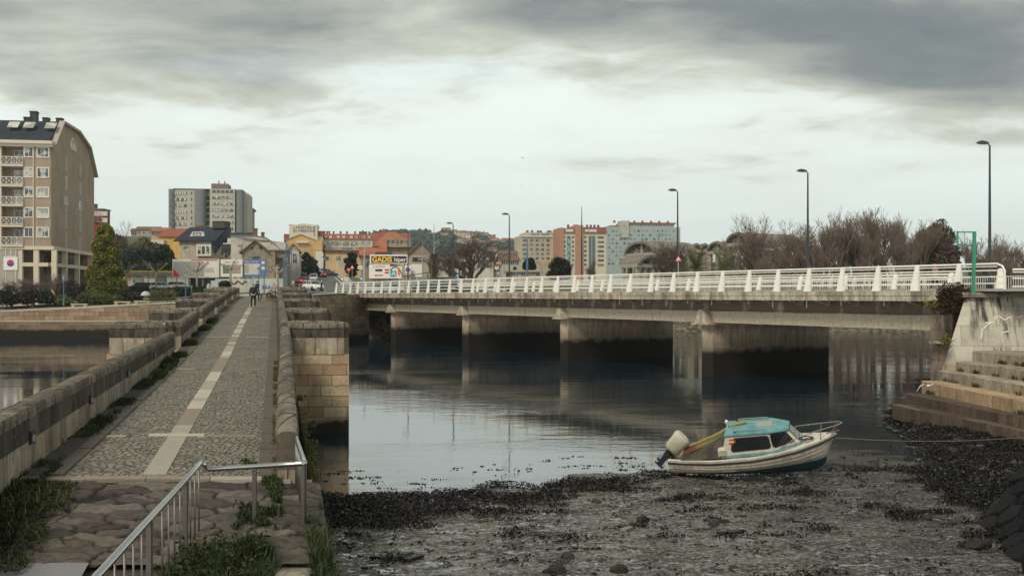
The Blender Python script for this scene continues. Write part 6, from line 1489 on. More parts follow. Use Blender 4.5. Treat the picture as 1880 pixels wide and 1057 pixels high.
tree_at(1752, 194, 430, 36, 4000, .40, F_DK, 'round', 'small dark evergreen right of the ivy cloaked tree', 17)
tree_at(945, 260, 485, 10, 1500, .4, F_DK, 'round', 'tiny dark tree left of the beige apartment block', 18)
BB = branch_tree('b', 77, 10, .26, 6, [5, 4, 4, 3, 3], .72, .017, (M_BARK, plain('twigs_dark', (.10, .075, .06), .9)), trunk_frac=.16, upbias=.12, lenf=.74)
b = G(868, 172); put_tree(BB, b, (P(868, 420, 172).z - b.z) / BB[2], 'big spreading bare tree in front of the white house with red roof', None, 1.0, sxy=1.4)
b = G(1222, 180); put_tree(BB, b, (P(1222, 424, 180).z - b.z) / BB[2], 'dark bare tree between the barrel roofed pavilions', None, 2.2)
b = G(1085, 190); put_tree(BT[3], b, (P(1085, 470, 190).z - b.z) / BT[3][2], 'small reddish bare tree left of the tall glazed pavilion', None, 2.2, sxy=1.3)
b = G(219, 212); put_tree(BT[4], b, (P(219, 400, 212).z - b.z) / BT[4][2], 'thin bare tree poking up right of the red brick block', None, .4)
b = G(792, 172); put_tree(BT[5], b, (P(788, 462, 172).z - b.z) / BT[5][2], 'gnarled bare tree right of the supermarket sign', None, .4, sxy=.8)
for i, (px, d, yt, w_, lb) in enumerate([(100, 143, 500, 46, 'reddish bare shrub in front of the apartment arcade'), (60, 141, 508, 36, 'dark twiggy shrub near the arcade'), (20, 141, 506, 40, 'purple brown shrub at the left edge')]):
    tm, cm, z = BT[i]; b = G(px, d); q = put_tree(BT[i], b, (P(px, yt, d).z - b.z) / z, lb, None, i, name='shrub', sxy=2.2, cat='shrub')
for i, (px, d, yt, w_, mt, lb) in enumerate([(12, 140, 520, 50, F_DK, 'low dark bush at the far left of the garden'), (50, 141, 517, 56, F_PUR, 'purplish bush second from the left in the garden'), (85, 141, 528, 40, F_DK, 'dark green round bush left of the blue lamp'), (118, 141, 540, 40, F_LGT, 'light green low bush right at the blue lamp foot'), (130, 143, 512, 56, F_PUR, 'tall purplish bush in front of the arcade'),
        (160, 142, 536, 40, F_MID, 'low olive shrub left of the cypress foot'), (185, 142, 536, 44, F_LGT, 'spiky light green clump under the cypress'), (212, 142, 540, 34, F_MID, 'low green clump right of the cypress foot'), (228, 146, 532, 28, F_DK, 'small dark ball shrub in the flower bed'), (246, 146, 536, 40, F_PUR, 'low red leaved shrub in the flower bed'),
        (300, 150, 535, 66, F_MID, 'long low green shrub in the middle of the garden'), (338, 152, 527, 54, F_DK, 'dark green bush left of the blue lamp by the child'), (372, 146, 531, 40, F_DK, 'dark bush by the stone finial'), (35, 150, 505, 70, F_DK, 'dark tall hedge bush behind the purplish bush'), (165, 152, 515, 60, F_DK, 'dark bush in the shade of the cypress'), (412, 150, 510, 24, F_DK, 'small dark tree in front of the graffiti wall')]):
    tree_at(px, d, yt, w_, 3200, .26, mt, 'dome', lb, 40 + i, cat='shrub', name='shrub', clumps=22)
mb = MB()
A = []; rs = np.random.RandomState(3)
hp = []
for _ in range(15000):
    px = rs.uniform(225, 420); d = 160 + rs.rand() * 1.6; b = G(px, d); hp.append((b.x, b.y, b.z + rs.rand() ** .6 * 1.5))
hdg = empty('hedge', G(320, 161), 0, 'long dark clipped hedge between the garden and the parked cars', 'hedge')
cards('foliage', np.array(hp) - np.array(hdg.location), .22, F_DK, hdg, rs)
mb = MB(); 
for px in range(235, 415, 14): q = G(px, 161) - hdg.location; mb.tube([q, q + Vector((.1, 0, 1.1))], .04, 5)
mb.build('stems', M_BARK, hdg)
# palms
def palm(px, d, ytop, wpx, label, seed):
    b = G(px, d); h = P(px, ytop, d).z - b.z; L_ = wpx / 2 * d / F; r = empty('palm_tree', b, 0, label, 'palm', 'palms behind the bridge'); hz = h - L_ * .85
    mb = MB(); mb.tube([(0, 0, -.2), (.05, 0, hz * .5), (0, 0, hz)], [.38, .33, .36], 9); mb.build('trunk', M_BARK, r)
    rr_ = random.Random(seed); fr = MB()
    for k in range(100):
        an = rr_.uniform(0, 6.283); el = rr_.uniform(-.25, 1.35); l = L_ * rr_.uniform(.85, 1.15); pts = []; d0 = Vector((math.cos(an) * math.cos(el), math.sin(an) * math.cos(el), math.sin(el))); p = Vector((0, 0, hz))
        for j in range(8): pts.append(p.copy()); p = p + d0 * l / 7; d0 = (d0 + Vector((0, 0, -.13))).normalized()
        side = Vector((-math.sin(an), math.cos(an), 0))
        for j in range(1, 7):
            for e_ in (0, .5):
                q = pts[j] + (pts[min(7, j + 1)] - pts[j]) * e_; dr = (pts[min(7, j + 1)] - pts[j - 1]).normalized(); ll = l * .22 * math.sin(math.pi * (j + .5) / 8) + .08
                for sg in (-1, 1): fr.add([q - dr * .03, q + dr * .035, q + (side * sg * ll * .95 + dr * ll * .75 + Vector((0, 0, -.03 * ll)))], [(0, 1, 2)])
        fr.tube(pts, [.03, .028, .024, .02, .016, .012, .009, .005], 3)
    fr.build('fronds', foliage('palm_green', (.03, .045, .015), (.22, .22, .09)), r)
palm(1278, 162, 458, 84, 'left of the two palms behind the white railing', 1); palm(1328, 160, 457, 88, 'right of the two palms behind the white railing', 2)
palm(797, 176, 466, 26, 'small yucca like palm beside the grey pole', 3); palm(826, 180, 476, 22, 'little palm left of the big bare tree', 4); palm(851, 178, 480, 20, 'tiny palm under the big bare tree', 5)
# pollarded plane trees
def pollard(px, d, ytop, label, seed, n=5, yb=None, w=1.0):
    b = G(px, d); h = P(px, ytop, d).z - b.z; r = empty('pollard_tree', b, 0, label, 'tree', 'pollarded plane trees in the riverside garden'); rr_ = random.Random(seed)
    mb = MB(); hz = h * .68; mb.tube([(0, 0, -.1), (.05, 0, hz * .5), (0, 0, hz)], [.24, .19, .17], 8); mb.build('trunk', M_BARKP, r, smooth=True)
    mb = MB()
    for k in range(n):
        an = k * 6.283 / n + rr_.uniform(-.4, .4); l = w * rr_.uniform(1.3, 1.9); p = Vector((0, 0, hz)); e = Vector((math.cos(an) * l, math.sin(an) * l, hz + (h - hz) * rr_.uniform(.35, .8))); m_ = (p + e) / 2 + Vector((0, 0, -.15)); mb.tube([p, m_, e], [.13, .10, .08], 6)
        mb.lathe([(.03, e.z - .1), (.14, e.z), (.03, e.z + .12)], 6, c=(e.x, e.y))
        for j in range(3):
            a2 = an + rr_.uniform(-1, 1); f = e + Vector((math.cos(a2) * .5, math.sin(a2) * .5, rr_.uniform(.15, .5))); mb.tube([e, (e + f) / 2 + Vector((0, 0, .05)), f], [.055, .045, .06], 5)
    mb.build('crown', M_BARKP, r)
pollard(361, 168, 478, 'pollarded plane tree in front of the white billboard', 1); pollard(423, 166, 474, 'pollarded plane tree in front of the blue and white billboards', 2)
pollard(286, 166, 477, 'pollarded plane tree in front of the clubhouse', 3); pollard(232, 168, 480, 'pollarded plane tree half hidden by the cypress', 4, w=.8); pollard(510, 166, 486, 'pollarded plane tree by the blue street posts', 5, w=.8)
# blue garden lamps
M_BLUE = plain('blue_paint_metal', (.05, .16, .28), .45)
def glamp(px, d, ytop, label, mt=M_BLUE, yb=None):
    b = G(px, d) if yb is None else P(px, yb, d); h = P(px, ytop, d).z - b.z; r = empty('garden_lamp', b, 0, label, 'street lamp', 'lantern lamps of the riverside garden')
    mb = MB(); mb.lathe([(.14, 0), (.13, .3), (.075, .4), (.055, h - .75), (.07, h - .7)], 8); mb.build('post', mt, r)
    mb = MB(); mb.lathe([(.10, h - .68), (.17, h - .25), (.16, h - .22)], 6); mb.build('lantern', plain('lantern_glass', (.42, .46, .45), .2), r)
    mb = MB(); mb.lathe([(.30, h - .22), (.24, h - .14), (.05, h - .02), (.02, h)], 8); mb.build('lantern_cap', mt, r)
glamp(117, 134, 504, 'blue lantern lamp by the river wall at left', yb=561); glamp(341, 136, 498, 'blue lantern lamp near the child in blue', yb=549); glamp(272, 166, 485, 'dark lantern lamp in front of the clubhouse', M_DARKM); glamp(475, 122, 490, 'blue lantern lamp at the end of the footbridge', yb=541); glamp(32, 150, 483, 'dark slim lamp before the shop front of the apartment block', M_DARKM)

# ------------------------------------------------------------------ buildings
GLD = win_glass('glass_dark', (.03, .035, .042), (.22, .21, .18)); GLB = win_glass('glass_blinds', (.06, .065, .07), (.45, .43, .38)); GLT = win_glass('glass_teal', (.03, .09, .11)); GLL = win_glass('glass_pale', (.30, .30, .27), (.55, .53, .46))
FRW = plain('window_frame_white', (.66, .64, .59), .6); FRG = plain('window_frame_grey', (.25, .25, .24), .6); FRD = plain('window_frame_dark', (.07, .06, .055), .6)
WC = {}
class Bld:
    def __init__(s, name, label, cat, pl, dl, pr, dr, ytop, depth, zb=None, mxy=.16):
        w0 = abs(X(pr, dl) - X(pl, dl)); lim = w0 * mxy; dr = dl + max(-lim, min(lim, dr - dl))
        a = Vector((X(pl, dl), dl)); b = Vector((X(pr, dr), dr)); s.W = (b - a).length; s.yaw = math.atan2(b.y - a.y, b.x - a.x)
        s.zb = EYE + min(T(pl, dl), T(pr, dr)) - .6 if zb is None else EYE + zb
        s.a = a; s.u = (b - a) / s.W; s.v = Vector((-s.u.y, s.u.x)); s.H = EYE + (HY - ytop) / F * dl - s.zb; s.D = depth
        s.r = empty(name, (a.x, a.y, s.zb), s.yaw, label, cat)
    def ux(s, px):
        k = (px - 940) / F; return (k * s.a.y - s.a.x) / (s.u.x - k * s.u.y)
    def dz(s, px, py):
        q = s.a + s.u * s.ux(px); return EYE + (HY - py) / F * q.y - s.zb
    def box(s, name, x0, x1, y0, y1, z0, z1, mat, parent=None):
        mb = MB(); mb.box((x0, y0, z0), (x1, y1, z1)); return mb.build(name, mat, parent or s.r, uvoff=(s.W, s.a.x))
    def wall(s, mat, H_=None, cor=True):
        return s.box('wall', 0, s.W, 0, s.D, 0, H_ or s.H, mat)
    def win(s, u, z, w_, h_, glass=GLD, frame=FRW, side=0, sill=False, fw=.09, mull=1, name='window'):
        """centre u,z on the front (side 0) / right (1) / left (2)"""
        key = (round(w_, 2), round(h_, 2), glass.name, frame.name, mull, fw)
        if key not in WC:
            f = MB()
            for x0, x1, z0, z1 in ((-w_ / 2 - fw, -w_ / 2, -h_ / 2 - fw, h_ / 2 + fw), (w_ / 2, w_ / 2 + fw, -h_ / 2 - fw, h_ / 2 + fw), (-w_ / 2, w_ / 2, h_ / 2, h_ / 2 + fw), (-w_ / 2, w_ / 2, -h_ / 2 - fw, -h_ / 2)): f.box((x0, -.10, z0), (x1, .02, z1))
            for k in range(1, mull + 1): xx = -w_ / 2 + w_ * k / (mull + 1); f.box((xx - .03, -.07, -h_ / 2), (xx + .03, 0, h_ / 2))
            g = MB(); g.box((-w_ / 2, -.035, -h_ / 2), (w_ / 2, .01, h_ / 2))
            WC[key] = (mesh_np('window', np.array(f.v), f.f, [frame]), mesh_np('pane', np.array(g.v), g.f, [glass]))
        o = obj(name, WC[key][0], s.r, {0: (u, 0, z), 1: (s.W, u, z), 2: (0, u, z)}[side], {0: 0, 1: R(90), 2: R(-90)}[side])
        obj('pane', WC[key][1], o); return o
    def grid(s, px0, px1, nx, pys, w_, h_, pm=None, **k):
        for i in range(nx):
            px = px0 + (px1 - px0) * i / max(1, nx - 1)
            for py in pys: s.win(s.ux(px), s.dz(pm or px, py), w_, h_, **k)
    def flat_roof(s, mat, over=.25, th=.35, name='roof'): return s.box(name, -over, s.W + over, -over, s.D + over, s.H, s.H + th, mat)
    def gable_x(s, h, mat, over=.5, z=None, wm=None):
        z = s.H if z is None else z; mb = MB(); W, D = s.W, s.D; y = D / 2; k = h / y
        mb.add([(-over, -over, z - over * k), (W + over, -over, z - over * k), (W + over, y, z + h), (-over, y, z + h), (W + over, D + over, z - over * k), (-over, D + over, z - over * k)] + [(a, b, c + .22) for a, b, c in [(-over, -over, z - over * k), (W + over, -over, z - over * k), (W + over, y, z + h), (-over, y, z + h), (W + over, D + over, z - over * k), (-over, D + over, z - over * k)]],
               [(3, 2, 1, 0), (5, 4, 2, 3), (6, 7, 8, 9), (9, 8, 10, 11), (0, 1, 7, 6), (4, 5, 11, 10), (1, 2, 8, 7), (2, 4, 10, 8), (3, 0, 6, 9), (5, 3, 9, 11)])
        rf = mb.build('roof', mat, s.r)
        if wm: m2 = MB(); m2.add([(.02, 0, z), (.02, D, z), (.02, y, z + h), (W - .02, 0, z), (W - .02, D, z), (W - .02, y, z + h)], [(0, 2, 1), (3, 4, 5), (0, 3, 5, 2), (1, 2, 5, 4)]); m2.build('gable', wm, s.r)
        return rf
    def gable_y(s, h, mat, over=.5, z=None, wm=None, x0=0, x1=None):
        z = s.H if z is None else z; x1 = s.W if x1 is None else x1; m_ = (x0 + x1) / 2; k = h / (m_ - x0); mb = MB(); D = s.D
        b_ = [(x0 - over, -over, z - over * k), (m_, -over, z + h), (x1 + over, -over, z - over * k), (x1 + over, D, z - over * k), (m_, D, z + h), (x0 - over, D, z - over * k)]
        mb.add(b_ + [(a, b, c + .22) for a, b, c in b_], [(0, 1, 4, 5), (1, 2, 3, 4), (11, 10, 7, 6), (10, 9, 8, 7), (1, 0, 6, 7), (2, 1, 7, 8), (0, 5, 11, 6), (3, 2, 8, 9), (4, 3, 9, 10), (5, 4, 10, 11)]); rf = mb.build('roof', mat, s.r)
        if wm: m2 = MB(); m2.add([(x0, 0, z), (x1, 0, z), (m_, 0, z + h), (x0, D - .1, z), (x1, D - .1, z), (m_, D - .1, z + h)], [(0, 1, 2), (4, 3, 5), (0, 2, 5, 3), (1, 4, 5, 2)]); m2.build('gable', wm, s.r)
        return rf
    def hip(s, h, mat, over=.5, z=None, ridge=.4):
        z = s.H if z is None else z; W, D = s.W, s.D; a = W * (1 - ridge) / 2; mb = MB()
        b_ = [(-over, -over, z), (W + over, -over, z), (W + over, D + over, z), (-over, D + over, z), (a, D / 2, z + h), (W - a, D / 2, z + h)]
        mb.add(b_, [(0, 1, 5, 4), (1, 2, 5), (2, 3, 4, 5), (3, 0, 4), (3, 2, 1, 0)]); return mb.build('roof', mat, s.r)
    def chimney(s, u, v, z, w_=.6, h_=1.2, mat=None, parent=None, name='chimney'):
        mb = MB(); mb.box((u - w_ / 2, v - w_ / 2, z), (u + w_ / 2, v + w_ / 2, z + h_)); mb.box((u - w_ / 2 - .08, v - w_ / 2 - .08, z + h_ - .2), (u + w_ / 2 + .08, v + w_ / 2 + .08, z + h_ - .08)); return mb.build(name, mat or FRD, parent or s.r)
def tiles(name, c, sc_=3.0):
    if name in MATS: return MATS[name]
    m, t = newmat(name); oc = t.n('ShaderNodeTexCoord').outputs['Object']; g = t.n('ShaderNodeNewGeometry').outputs['Position']
    w_ = t.n('ShaderNodeTexWave', {'Vector': oc, 'Scale': sc_, 'Distortion': .3}, bands_direction='X').outputs[0]; n = t.noise(g, .8, 5, .6); n2 = t.noise(g, 5, 3)
    cc = t.mix(t.m('MULTIPLY', t.smooth(n, .45, .65), .4), c, tuple(q * .45 for q in c)); cc = t.n('ShaderNodeVectorMath', {0: cc, 'Scale': t.m('ADD', .65, t.m('ADD', t.m('MULTIPLY', w_, .3), t.m('MULTIPLY', n2, .3)))}, operation='SCALE').outputs[0]
    finish(t, cc, .85, bump=w_, bstr=.4, bdist=.05); MATS[name] = m; return m
T_RED = tiles('tiles_red', (.32, .105, .065)); T_ORG = tiles('tiles_orange', (.39, .15, .085)); T_BRN = tiles('tiles_brown', (.20, .12, .08)); T_SLATE = tiles('slate_dark', (.035, .042, .058), 2.0); T_DRED = tiles('tiles_dark_red', (.22, .075, .05))
def trim(c=(.62, .58, .50)): return plain('trim_%d' % int(c[0] * 100), c, .75)
# --- left apartment block
c0 = (-67.3, 146.0); yaw = math.atan2(.168, .986)
A = Bld('apartment_building', 'tan apartment block with dark mansard roof, balconies and arcade at the far left', 'building', 0, 144.0, 97, 146, 265, 24)
u = Vector((.986, .168)); A.W = 26.0; A.a = Vector(c0) - u * A.W; A.u = u; A.v = Vector((-.168, .986)); A.yaw = yaw; A.zb = Zr(-1.6); A.H = Zr(22.0) - A.zb; A.D = 24.5
A.r.location = (A.a.x, A.a.y, A.zb); A.r.rotation_euler = (0, 0, yaw)
MT = plaster('wall_tan', (.37, .285, .215), .18, streak=.18); MTC = plain('trim_cream', (.62, .54, .42), .8); z0 = Zr(7.15) - A.zb; H = A.H; W = A.W; D = A.D
bx0, bx1 = A.ux(3), A.ux(42)
A.box('wall', bx1, W, 0, D, z0, H, MT); A.box('wall', 0, bx0, 0, D, z0, H, MT); A.box('balcony_wall', bx0, bx1, 1.6, D, z0, H, plaster('wall_tan_dark', (.36, .28, .22), .1))
A.box('floor_band', -.1, W + .12, -.12, D + .1, z0 - .55, z0 - .02, MTC); A.box('cornice', -.4, W + .05, -.75, 1.0, H, H + .45, MTC); A.box('cornice', -.3, W, -.45, 1.0, H - .4, H - .01, MTC)
# gable end with mansard top
gx = [(0, H), (0 - .0, H + .45), (4.6, H + 3.9), (D - 8.0, H + 3.9), (D - 3.0, H + 2.2), (D, H - 1.8), (D, H - 1.8)]
mb = MB(); gp_ = [(W, y, z) for y, z in [(0, H), (.2, H + .5), (4.4, H + 4.0), (13.5, H + 4.0), (20.5, H + 2.4), (D, H - 1.9), (D, z0), (0, z0)]]; mb.loft([gp_, [(W - .3, y, z) for _, y, z in gp_]]); mb.v = [(x + .004, y, z) for x, y, z in mb.v]; mb.build('gable', MT, A.r)
mb = MB(); pr1 = [(.0, H + .45), (4.4, H + 4.25), (13.5, H + 4.25), (20.6, H + 2.65), (D + .5, H - 1.6)]; pr2 = [(y, z - .35) for y, z in pr1[::-1]]
mb.loft([[(x, y, z) for y, z in pr1 + pr2] for x in (W - .25, W + .55)]); mb.build('verge', plain('trim_grey_stone', (.40, .35, .30), .8), A.r)
mb = MB(); mb.loft([[(x, y, z) for y, z in [(-.7, H + .45), (4.4, H + 4.1), (13.5, H + 4.1), (20.6, H + 2.4), (D, H - 1.6), (D, H - 2), (0, H)]] for x in (-.2, W - .27)]); rf = mb.build('roof', T_SLATE, A.r)
for px in (17, 46, 86):
    uu = A.ux(px); mb = MB(); mb.add([(uu - .75, 1.5, H + 2.45), (uu + .75, 1.5, H + 2.45), (uu + .75, 2.8, H + 3.5), (uu - .75, 2.8, H + 3.5)], [(0, 1, 2, 3)]); mb.v = [(a, b - .2, c + .12) for a, b, c in mb.v]; mb.build('skylight', GLL, rf)
for px, h_, w_ in ((28, 1.0, 1.0), (40, 1.9, 1.0), (63, 1.0, .9), (89, 1.0, .9)): A.chimney(A.ux(px), 6, H + 3.9, w_, h_, plain('chimney_dark', (.05, .045, .045), .8), rf)
rowsy = [280, 317, 353, 390.5, 426.5]
for i, py in enumerate(rowsy):
    z = A.dz(79, py); A.win(A.ux(79), z, 1.45, 1.25, GLL if i in (2, 3) else GLB, FRW, mull=2, fw=.16)
    A.win(A.ux(53), z, 1.05, 1.25, GLL if i in (1,) else GLB, FRW, mull=1, fw=.15)
    zf = z - 1.75   # balcony
    A.box('balcony_slab', bx0 - .1, bx1 + .1, -.35, 1.7, zf - .38, zf - .1, MTC)
    mb = MB(); xs_ = np.linspace(bx0, bx1, 5)
    mb.beam((bx0, -.28, zf + 1.0), (bx1, -.28, zf + 1.0), .08, .09); mb.beam((bx0, -.28, zf + .03), (bx1, -.28, zf + .03), .06, .08)
    for q in np.linspace(bx0, bx1, 5): mb.beam((q, -.28, zf), (q, -.28, zf + 1.0), .07, .07)
    for qa, qb in zip(xs_[:-1], xs_[1:]): mb.beam((qa, -.28, zf + .06), (qb, -.28, zf + .95), .04, .05); mb.beam((qa, -.26, zf + .95), (qb, -.26, zf + .06), .04, .05)
    mb.build('balcony_railing', FRW, A.r)
    mb = MB(); mb.box((A.ux(21), 1.5, zf), (A.ux(40), 1.59, zf + 2.1)); mb.build('balcony_door', GLL if i in (1, 2) else GLB, A.r)
    mb = MB(); mb.box((A.ux(21) - .1, 1.45, zf - .02), (A.ux(21), 1.62, zf + 2.2)); mb.box((A.ux(31) - .05, 1.45, zf), (A.ux(31) + .05, 1.6, zf + 2.1)); mb.box((A.ux(21), 1.45, zf + 2.1), (A.ux(40), 1.62, zf + 2.2)); mb.build('door_frame', FRW, A.r)
A.box('balcony_post', bx0 - .2, bx0, -.1, .1, z0, H - .4, MTC); A.box('downpipe', A.ux(61), A.ux(61) + .12, -.14, -.01, z0, H - .4, MTC)
for r_, py in enumerate(rowsy): A.win(A.ux(-17), A.dz(79, py), 1.45, 1.25, GLB, FRW, mull=2, fw=.16)
mb = MB()
for yy in (7.0, 15.3):     # gable end slit windows
    for i, py in enumerate([287, 324, 360, 397, 433]):
        z = 22.0 - i * 2.93 - 1.3 - (-1.6); zz = H - 1.95 - i * 2.93
        if i == 2: A.win(yy, zz + .2, 1.5, 1.1, GLB, FRW, 1, mull=1, fw=.12); A.win(yy, zz - 1.1, .42, .7, GLB, FRW, 1, mull=0, fw=.07)
        else: A.win(yy, zz, .50, 1.9, GLB, FRW, 1, mull=0, fw=.09)
mb = MB(); cy = 10.8; cz = H + .75; ar = [(W + .03, cy + 1.5 * math.cos(k * math.pi / 12), cz + 1.75 * math.sin(k * math.pi / 12)) for k in range(13)]; mb.add(ar, [tuple(range(13))]); hw_ = mb.build('half_round_window', GLB, A.r)
mb = MB(); mb.tube([(a[0] + .03, a[1], a[2]) for a in ar] + [(W + .06, cy + 1.5, cz)], .12, 6); mb.tube([(W + .05, cy, cz), (W + .05, cy, cz + 1.75)], .05, 5); mb.build('window_frame', FRW, hw_)
# arcade
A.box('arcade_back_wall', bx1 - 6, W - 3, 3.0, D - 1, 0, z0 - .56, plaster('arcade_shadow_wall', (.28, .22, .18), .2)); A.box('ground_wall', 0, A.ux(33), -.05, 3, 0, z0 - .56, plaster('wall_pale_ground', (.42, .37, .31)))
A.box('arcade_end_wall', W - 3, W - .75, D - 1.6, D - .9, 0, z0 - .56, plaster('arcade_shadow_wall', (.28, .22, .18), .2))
for px in (36, 66, 99): A.box('pillar', A.ux(px) - .35, A.ux(px) + .35, 0, .7, 0, z0 - .56, MTC)
for yy in (7.2, 14.5, D - .7): A.box('pillar', W - .7, W, yy, yy + .7, 0, z0 - .56, MTC)
zb_ = Zr(4.15) - A.zb; A.box('arcade_beam', A.ux(36), W - .71, .03, .6, zb_, zb_ + .55, MTC); A.box('arcade_beam', W - .67, W - .05, .71, D - .75, zb_, zb_ + .55, MTC)
A.box('arcade_glass', W - 1.6, W - 1.5, 8.2, D - .8, zb_ + .6, z0 - .6, GLD); A.box('arcade_glass', A.ux(70), W - 1.7, 3.0 - .1, 3.0 - .02, zb_ - 1.0, zb_ + 1.6, GLD)
A.win(A.ux(20), A.dz(20, 463), 1.3, 1.1, GLD, FRW, mull=1); A.win(A.ux(20), A.dz(20, 510), 1.3, 2.2, plain('shop_glass', (.10, .14, .14), .2), FRW, mull=0)
uu, zz = A.ux(20), A.dz(20, 483); mb = MB(); mb.box((uu - .95, -.16, zz - 1.0), (uu + .95, -.06, zz + .9)); sg_ = mb.build('shop_sign', plain('sign_white', (.78, .77, .74), .5), A.r)
mb = MB(); mb.v = []; ar = [(.5 * math.cos(k * math.pi / 8), -.18, .5 * math.sin(k * math.pi / 8)) for k in range(16)]; mb.add([(uu + a, b, zz + c) for a, b, c in ar[:9]], [tuple(range(8, -1, -1))], 0); mb.add([(uu + a, b, zz + c) for a, b, c in ar[8:] + ar[:1]], [tuple(range(8, -1, -1))], 1)
mb.build('sign_emblem', [plain('emblem_red', (.60, .03, .05), .5), plain('emblem_blue', (.04, .08, .25), .5)], sg_)
# --- red brick block behind
b_ = Bld('brick_building', 'small red brick block peeping out right of the tan apartment block', 'building', 150, 285, 189, 285, 385, 5); MRB = plaster('brick_red', (.26, .055, .05), .3); b_.wall(MRB); b_.flat_roof(plain('roof_grey', (.2, .18, .17), .8)); b_.grid(176, 192, 3, [392, 404], 1.5, 1.1, glass=GLL); b_.box('balcony', 2, b_.W - .5, -.9, 0, b_.H - 3.2, b_.H - 2.3, plain('dark_red', (.18, .05, .05), .8)); b_.chimney(2.5, 3, b_.H + .3, 1.2, 1.6)
# --- tower block
b_ = Bld('tower_block', 'tall pale grey tower block with dark grey rounded corners on the skyline at left', 'building', 310, 465, 448, 470, 347, 26)
MG = plaster('wall_pale_grey', (.50, .47, .40), .15, streak=.2); MGD = plaster('wall_mid_grey', (.20, .205, .215), .1, streak=.08); u = b_.ux; H = b_.H
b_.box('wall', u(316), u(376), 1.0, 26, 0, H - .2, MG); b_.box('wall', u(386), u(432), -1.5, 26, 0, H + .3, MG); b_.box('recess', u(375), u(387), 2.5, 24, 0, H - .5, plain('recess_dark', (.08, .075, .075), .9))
for a, b2, y0 in ((309, 320, .6), (357, 375, .2), (433, 446, -.2)):
    mb = MB(); x0, x1 = u(a), u(b2); r_ = (x1 - x0) / 2; q = [(x0 + r_ - r_ * math.cos(k * math.pi / 8), y0 - r_ * .5 * math.sin(k * math.pi / 8)) for k in range(9)] + [(x1, 24), (x0, 24)]; mb.prism(q, 0, H + .1); mb.build('corner_pier', MGD, b_.r)
b_.box('wall', u(445), u(453), 3, 24, 0, H - 1, MG); b_.box('roof_house', u(386), u(417), 3, 14, H, H + 3.2, plaster('roof_house_red', (.24, .17, .15))); b_.box('roof', u(316), u(432), 2, 25, H + .3, H + .55, plain('roof_grey', (.2, .18, .17), .8)); 
for px in (399, 410): b_.chimney(u(px), 5, H + 3.2, .6, 1.4, plain('vent_steel', (.3, .3, .3), .5), name='vent_pipe')
for i in range(9):
    py = 354.5 + i * 11.35
    b_.box('window_band', u(321), u(342), .85, .99, b_.dz(330, py + 2.6), b_.dz(330, py - 2.6), GLB if False else GLD)
    for px in (322.5, 326.5, 331, 335.5, 340): b_.box('window', u(px) - .55, u(px) + .15, .78, .84, b_.dz(330, py + 2.3), b_.dz(330, py - 2.3), FRW if (int(px) + i) % 3 else GLB)
    b_.box('window', u(350), u(352), .85, .99, b_.dz(350, py + 2.8), b_.dz(350, py - 2.8), GLD)
    b_.box('window_band', u(390), u(430), -1.62, -1.51, b_.dz(410, py + .2), b_.dz(410, py - 4.8), GLB)
    for px in (390, 398, 406, 414, 422, 430): b_.box('window_post', u(px) - .12, u(px) + .12, -1.7, -1.63, b_.dz(410, py + .2), b_.dz(410, py - 4.8), FRW)
    b_.box('balcony', u(376), u(386), 1.4, 2.5, b_.dz(381, py + 4.5), b_.dz(381, py + 2), MGD)
    b_.box('window', u(315) - .4, u(315) + .1, -1.2, -.5, b_.dz(315, py + 2), b_.dz(315, py - 1.5), GLD)
b_ = Bld('apartment_building', 'brownish round cornered flats right behind the grey tower block', 'building', 452, 520, 463, 524, 385, 14); b_.wall(plaster('wall_brown_grey', (.30, .24, .19))); b_.flat_roof(plain('roof_brown', (.12, .10, .09), .8), .8, .8); b_.grid(454, 461, 2, [392, 402, 412], 1.2, 1.3)
# --- yellow house and villa
b_ = Bld('yellow_house', 'yellow house partly hidden behind the dark roofed villa', 'house', 291, 262, 345, 255, 434, 12); b_.wall(plaster('wall_yellow', (.62, .38, .12), .1)); b_.gable_x(2.2, T_RED, wm=plaster('wall_yellow', (.6, .4, .1))); b_.box('wing', -1.5, 2.2, -1.5, 4, 0, b_.H - 1, plaster('wall_white_old', (.58, .54, .47))); b_.win(.3, b_.H - 3, 1.1, 1.4); b_.chimney(9, 5, b_.H + 1.5, 1.6, 1.6, T_RED)
b_ = Bld('villa', 'cream villa with a big dark slate roof and a white bay window', 'house', 329, 228, 389, 226, 443, 5); MCR = plaster('wall_cream_villa', (.52, .44, .34), .12); b_.wall(MCR); u = b_.ux; H = b_.H
mb = MB(); zt = b_.dz(360, 415.5); o_ = .8
mb.loft([[(-1.0, -o_, H - .1), (u(398), -o_, H - .1), (u(398), -o_, H + .15), (-1.0, -o_, H + .15)], [(u(337), 2.9, zt - .2), (u(409), 2.9, zt - .2), (u(409), 2.9, zt), (u(337), 2.9, zt)], [(-1.0, 6, H - .1), (u(396), 6, H - .1), (u(396), 6, H + .15), (-1, 6, H + .15)]]); rf = mb.build('roof', T_SLATE, b_.r)
mb = MB(); mb.loft([[(u(391) , -o_, H), (u(409), 2.9, zt), (u(409) + .3, 2.9, zt - .4), (u(391) + .5, -o_, H - 2.6)], [(u(391) + .6, -.5, H - 2.7), (u(409) + .6, 3.0, zt - .6), (u(409) + .7, 3.1, zt - 1), (u(391) + .8, -.4, H - 3)]]); mb.build('roof', T_SLATE, b_.r)
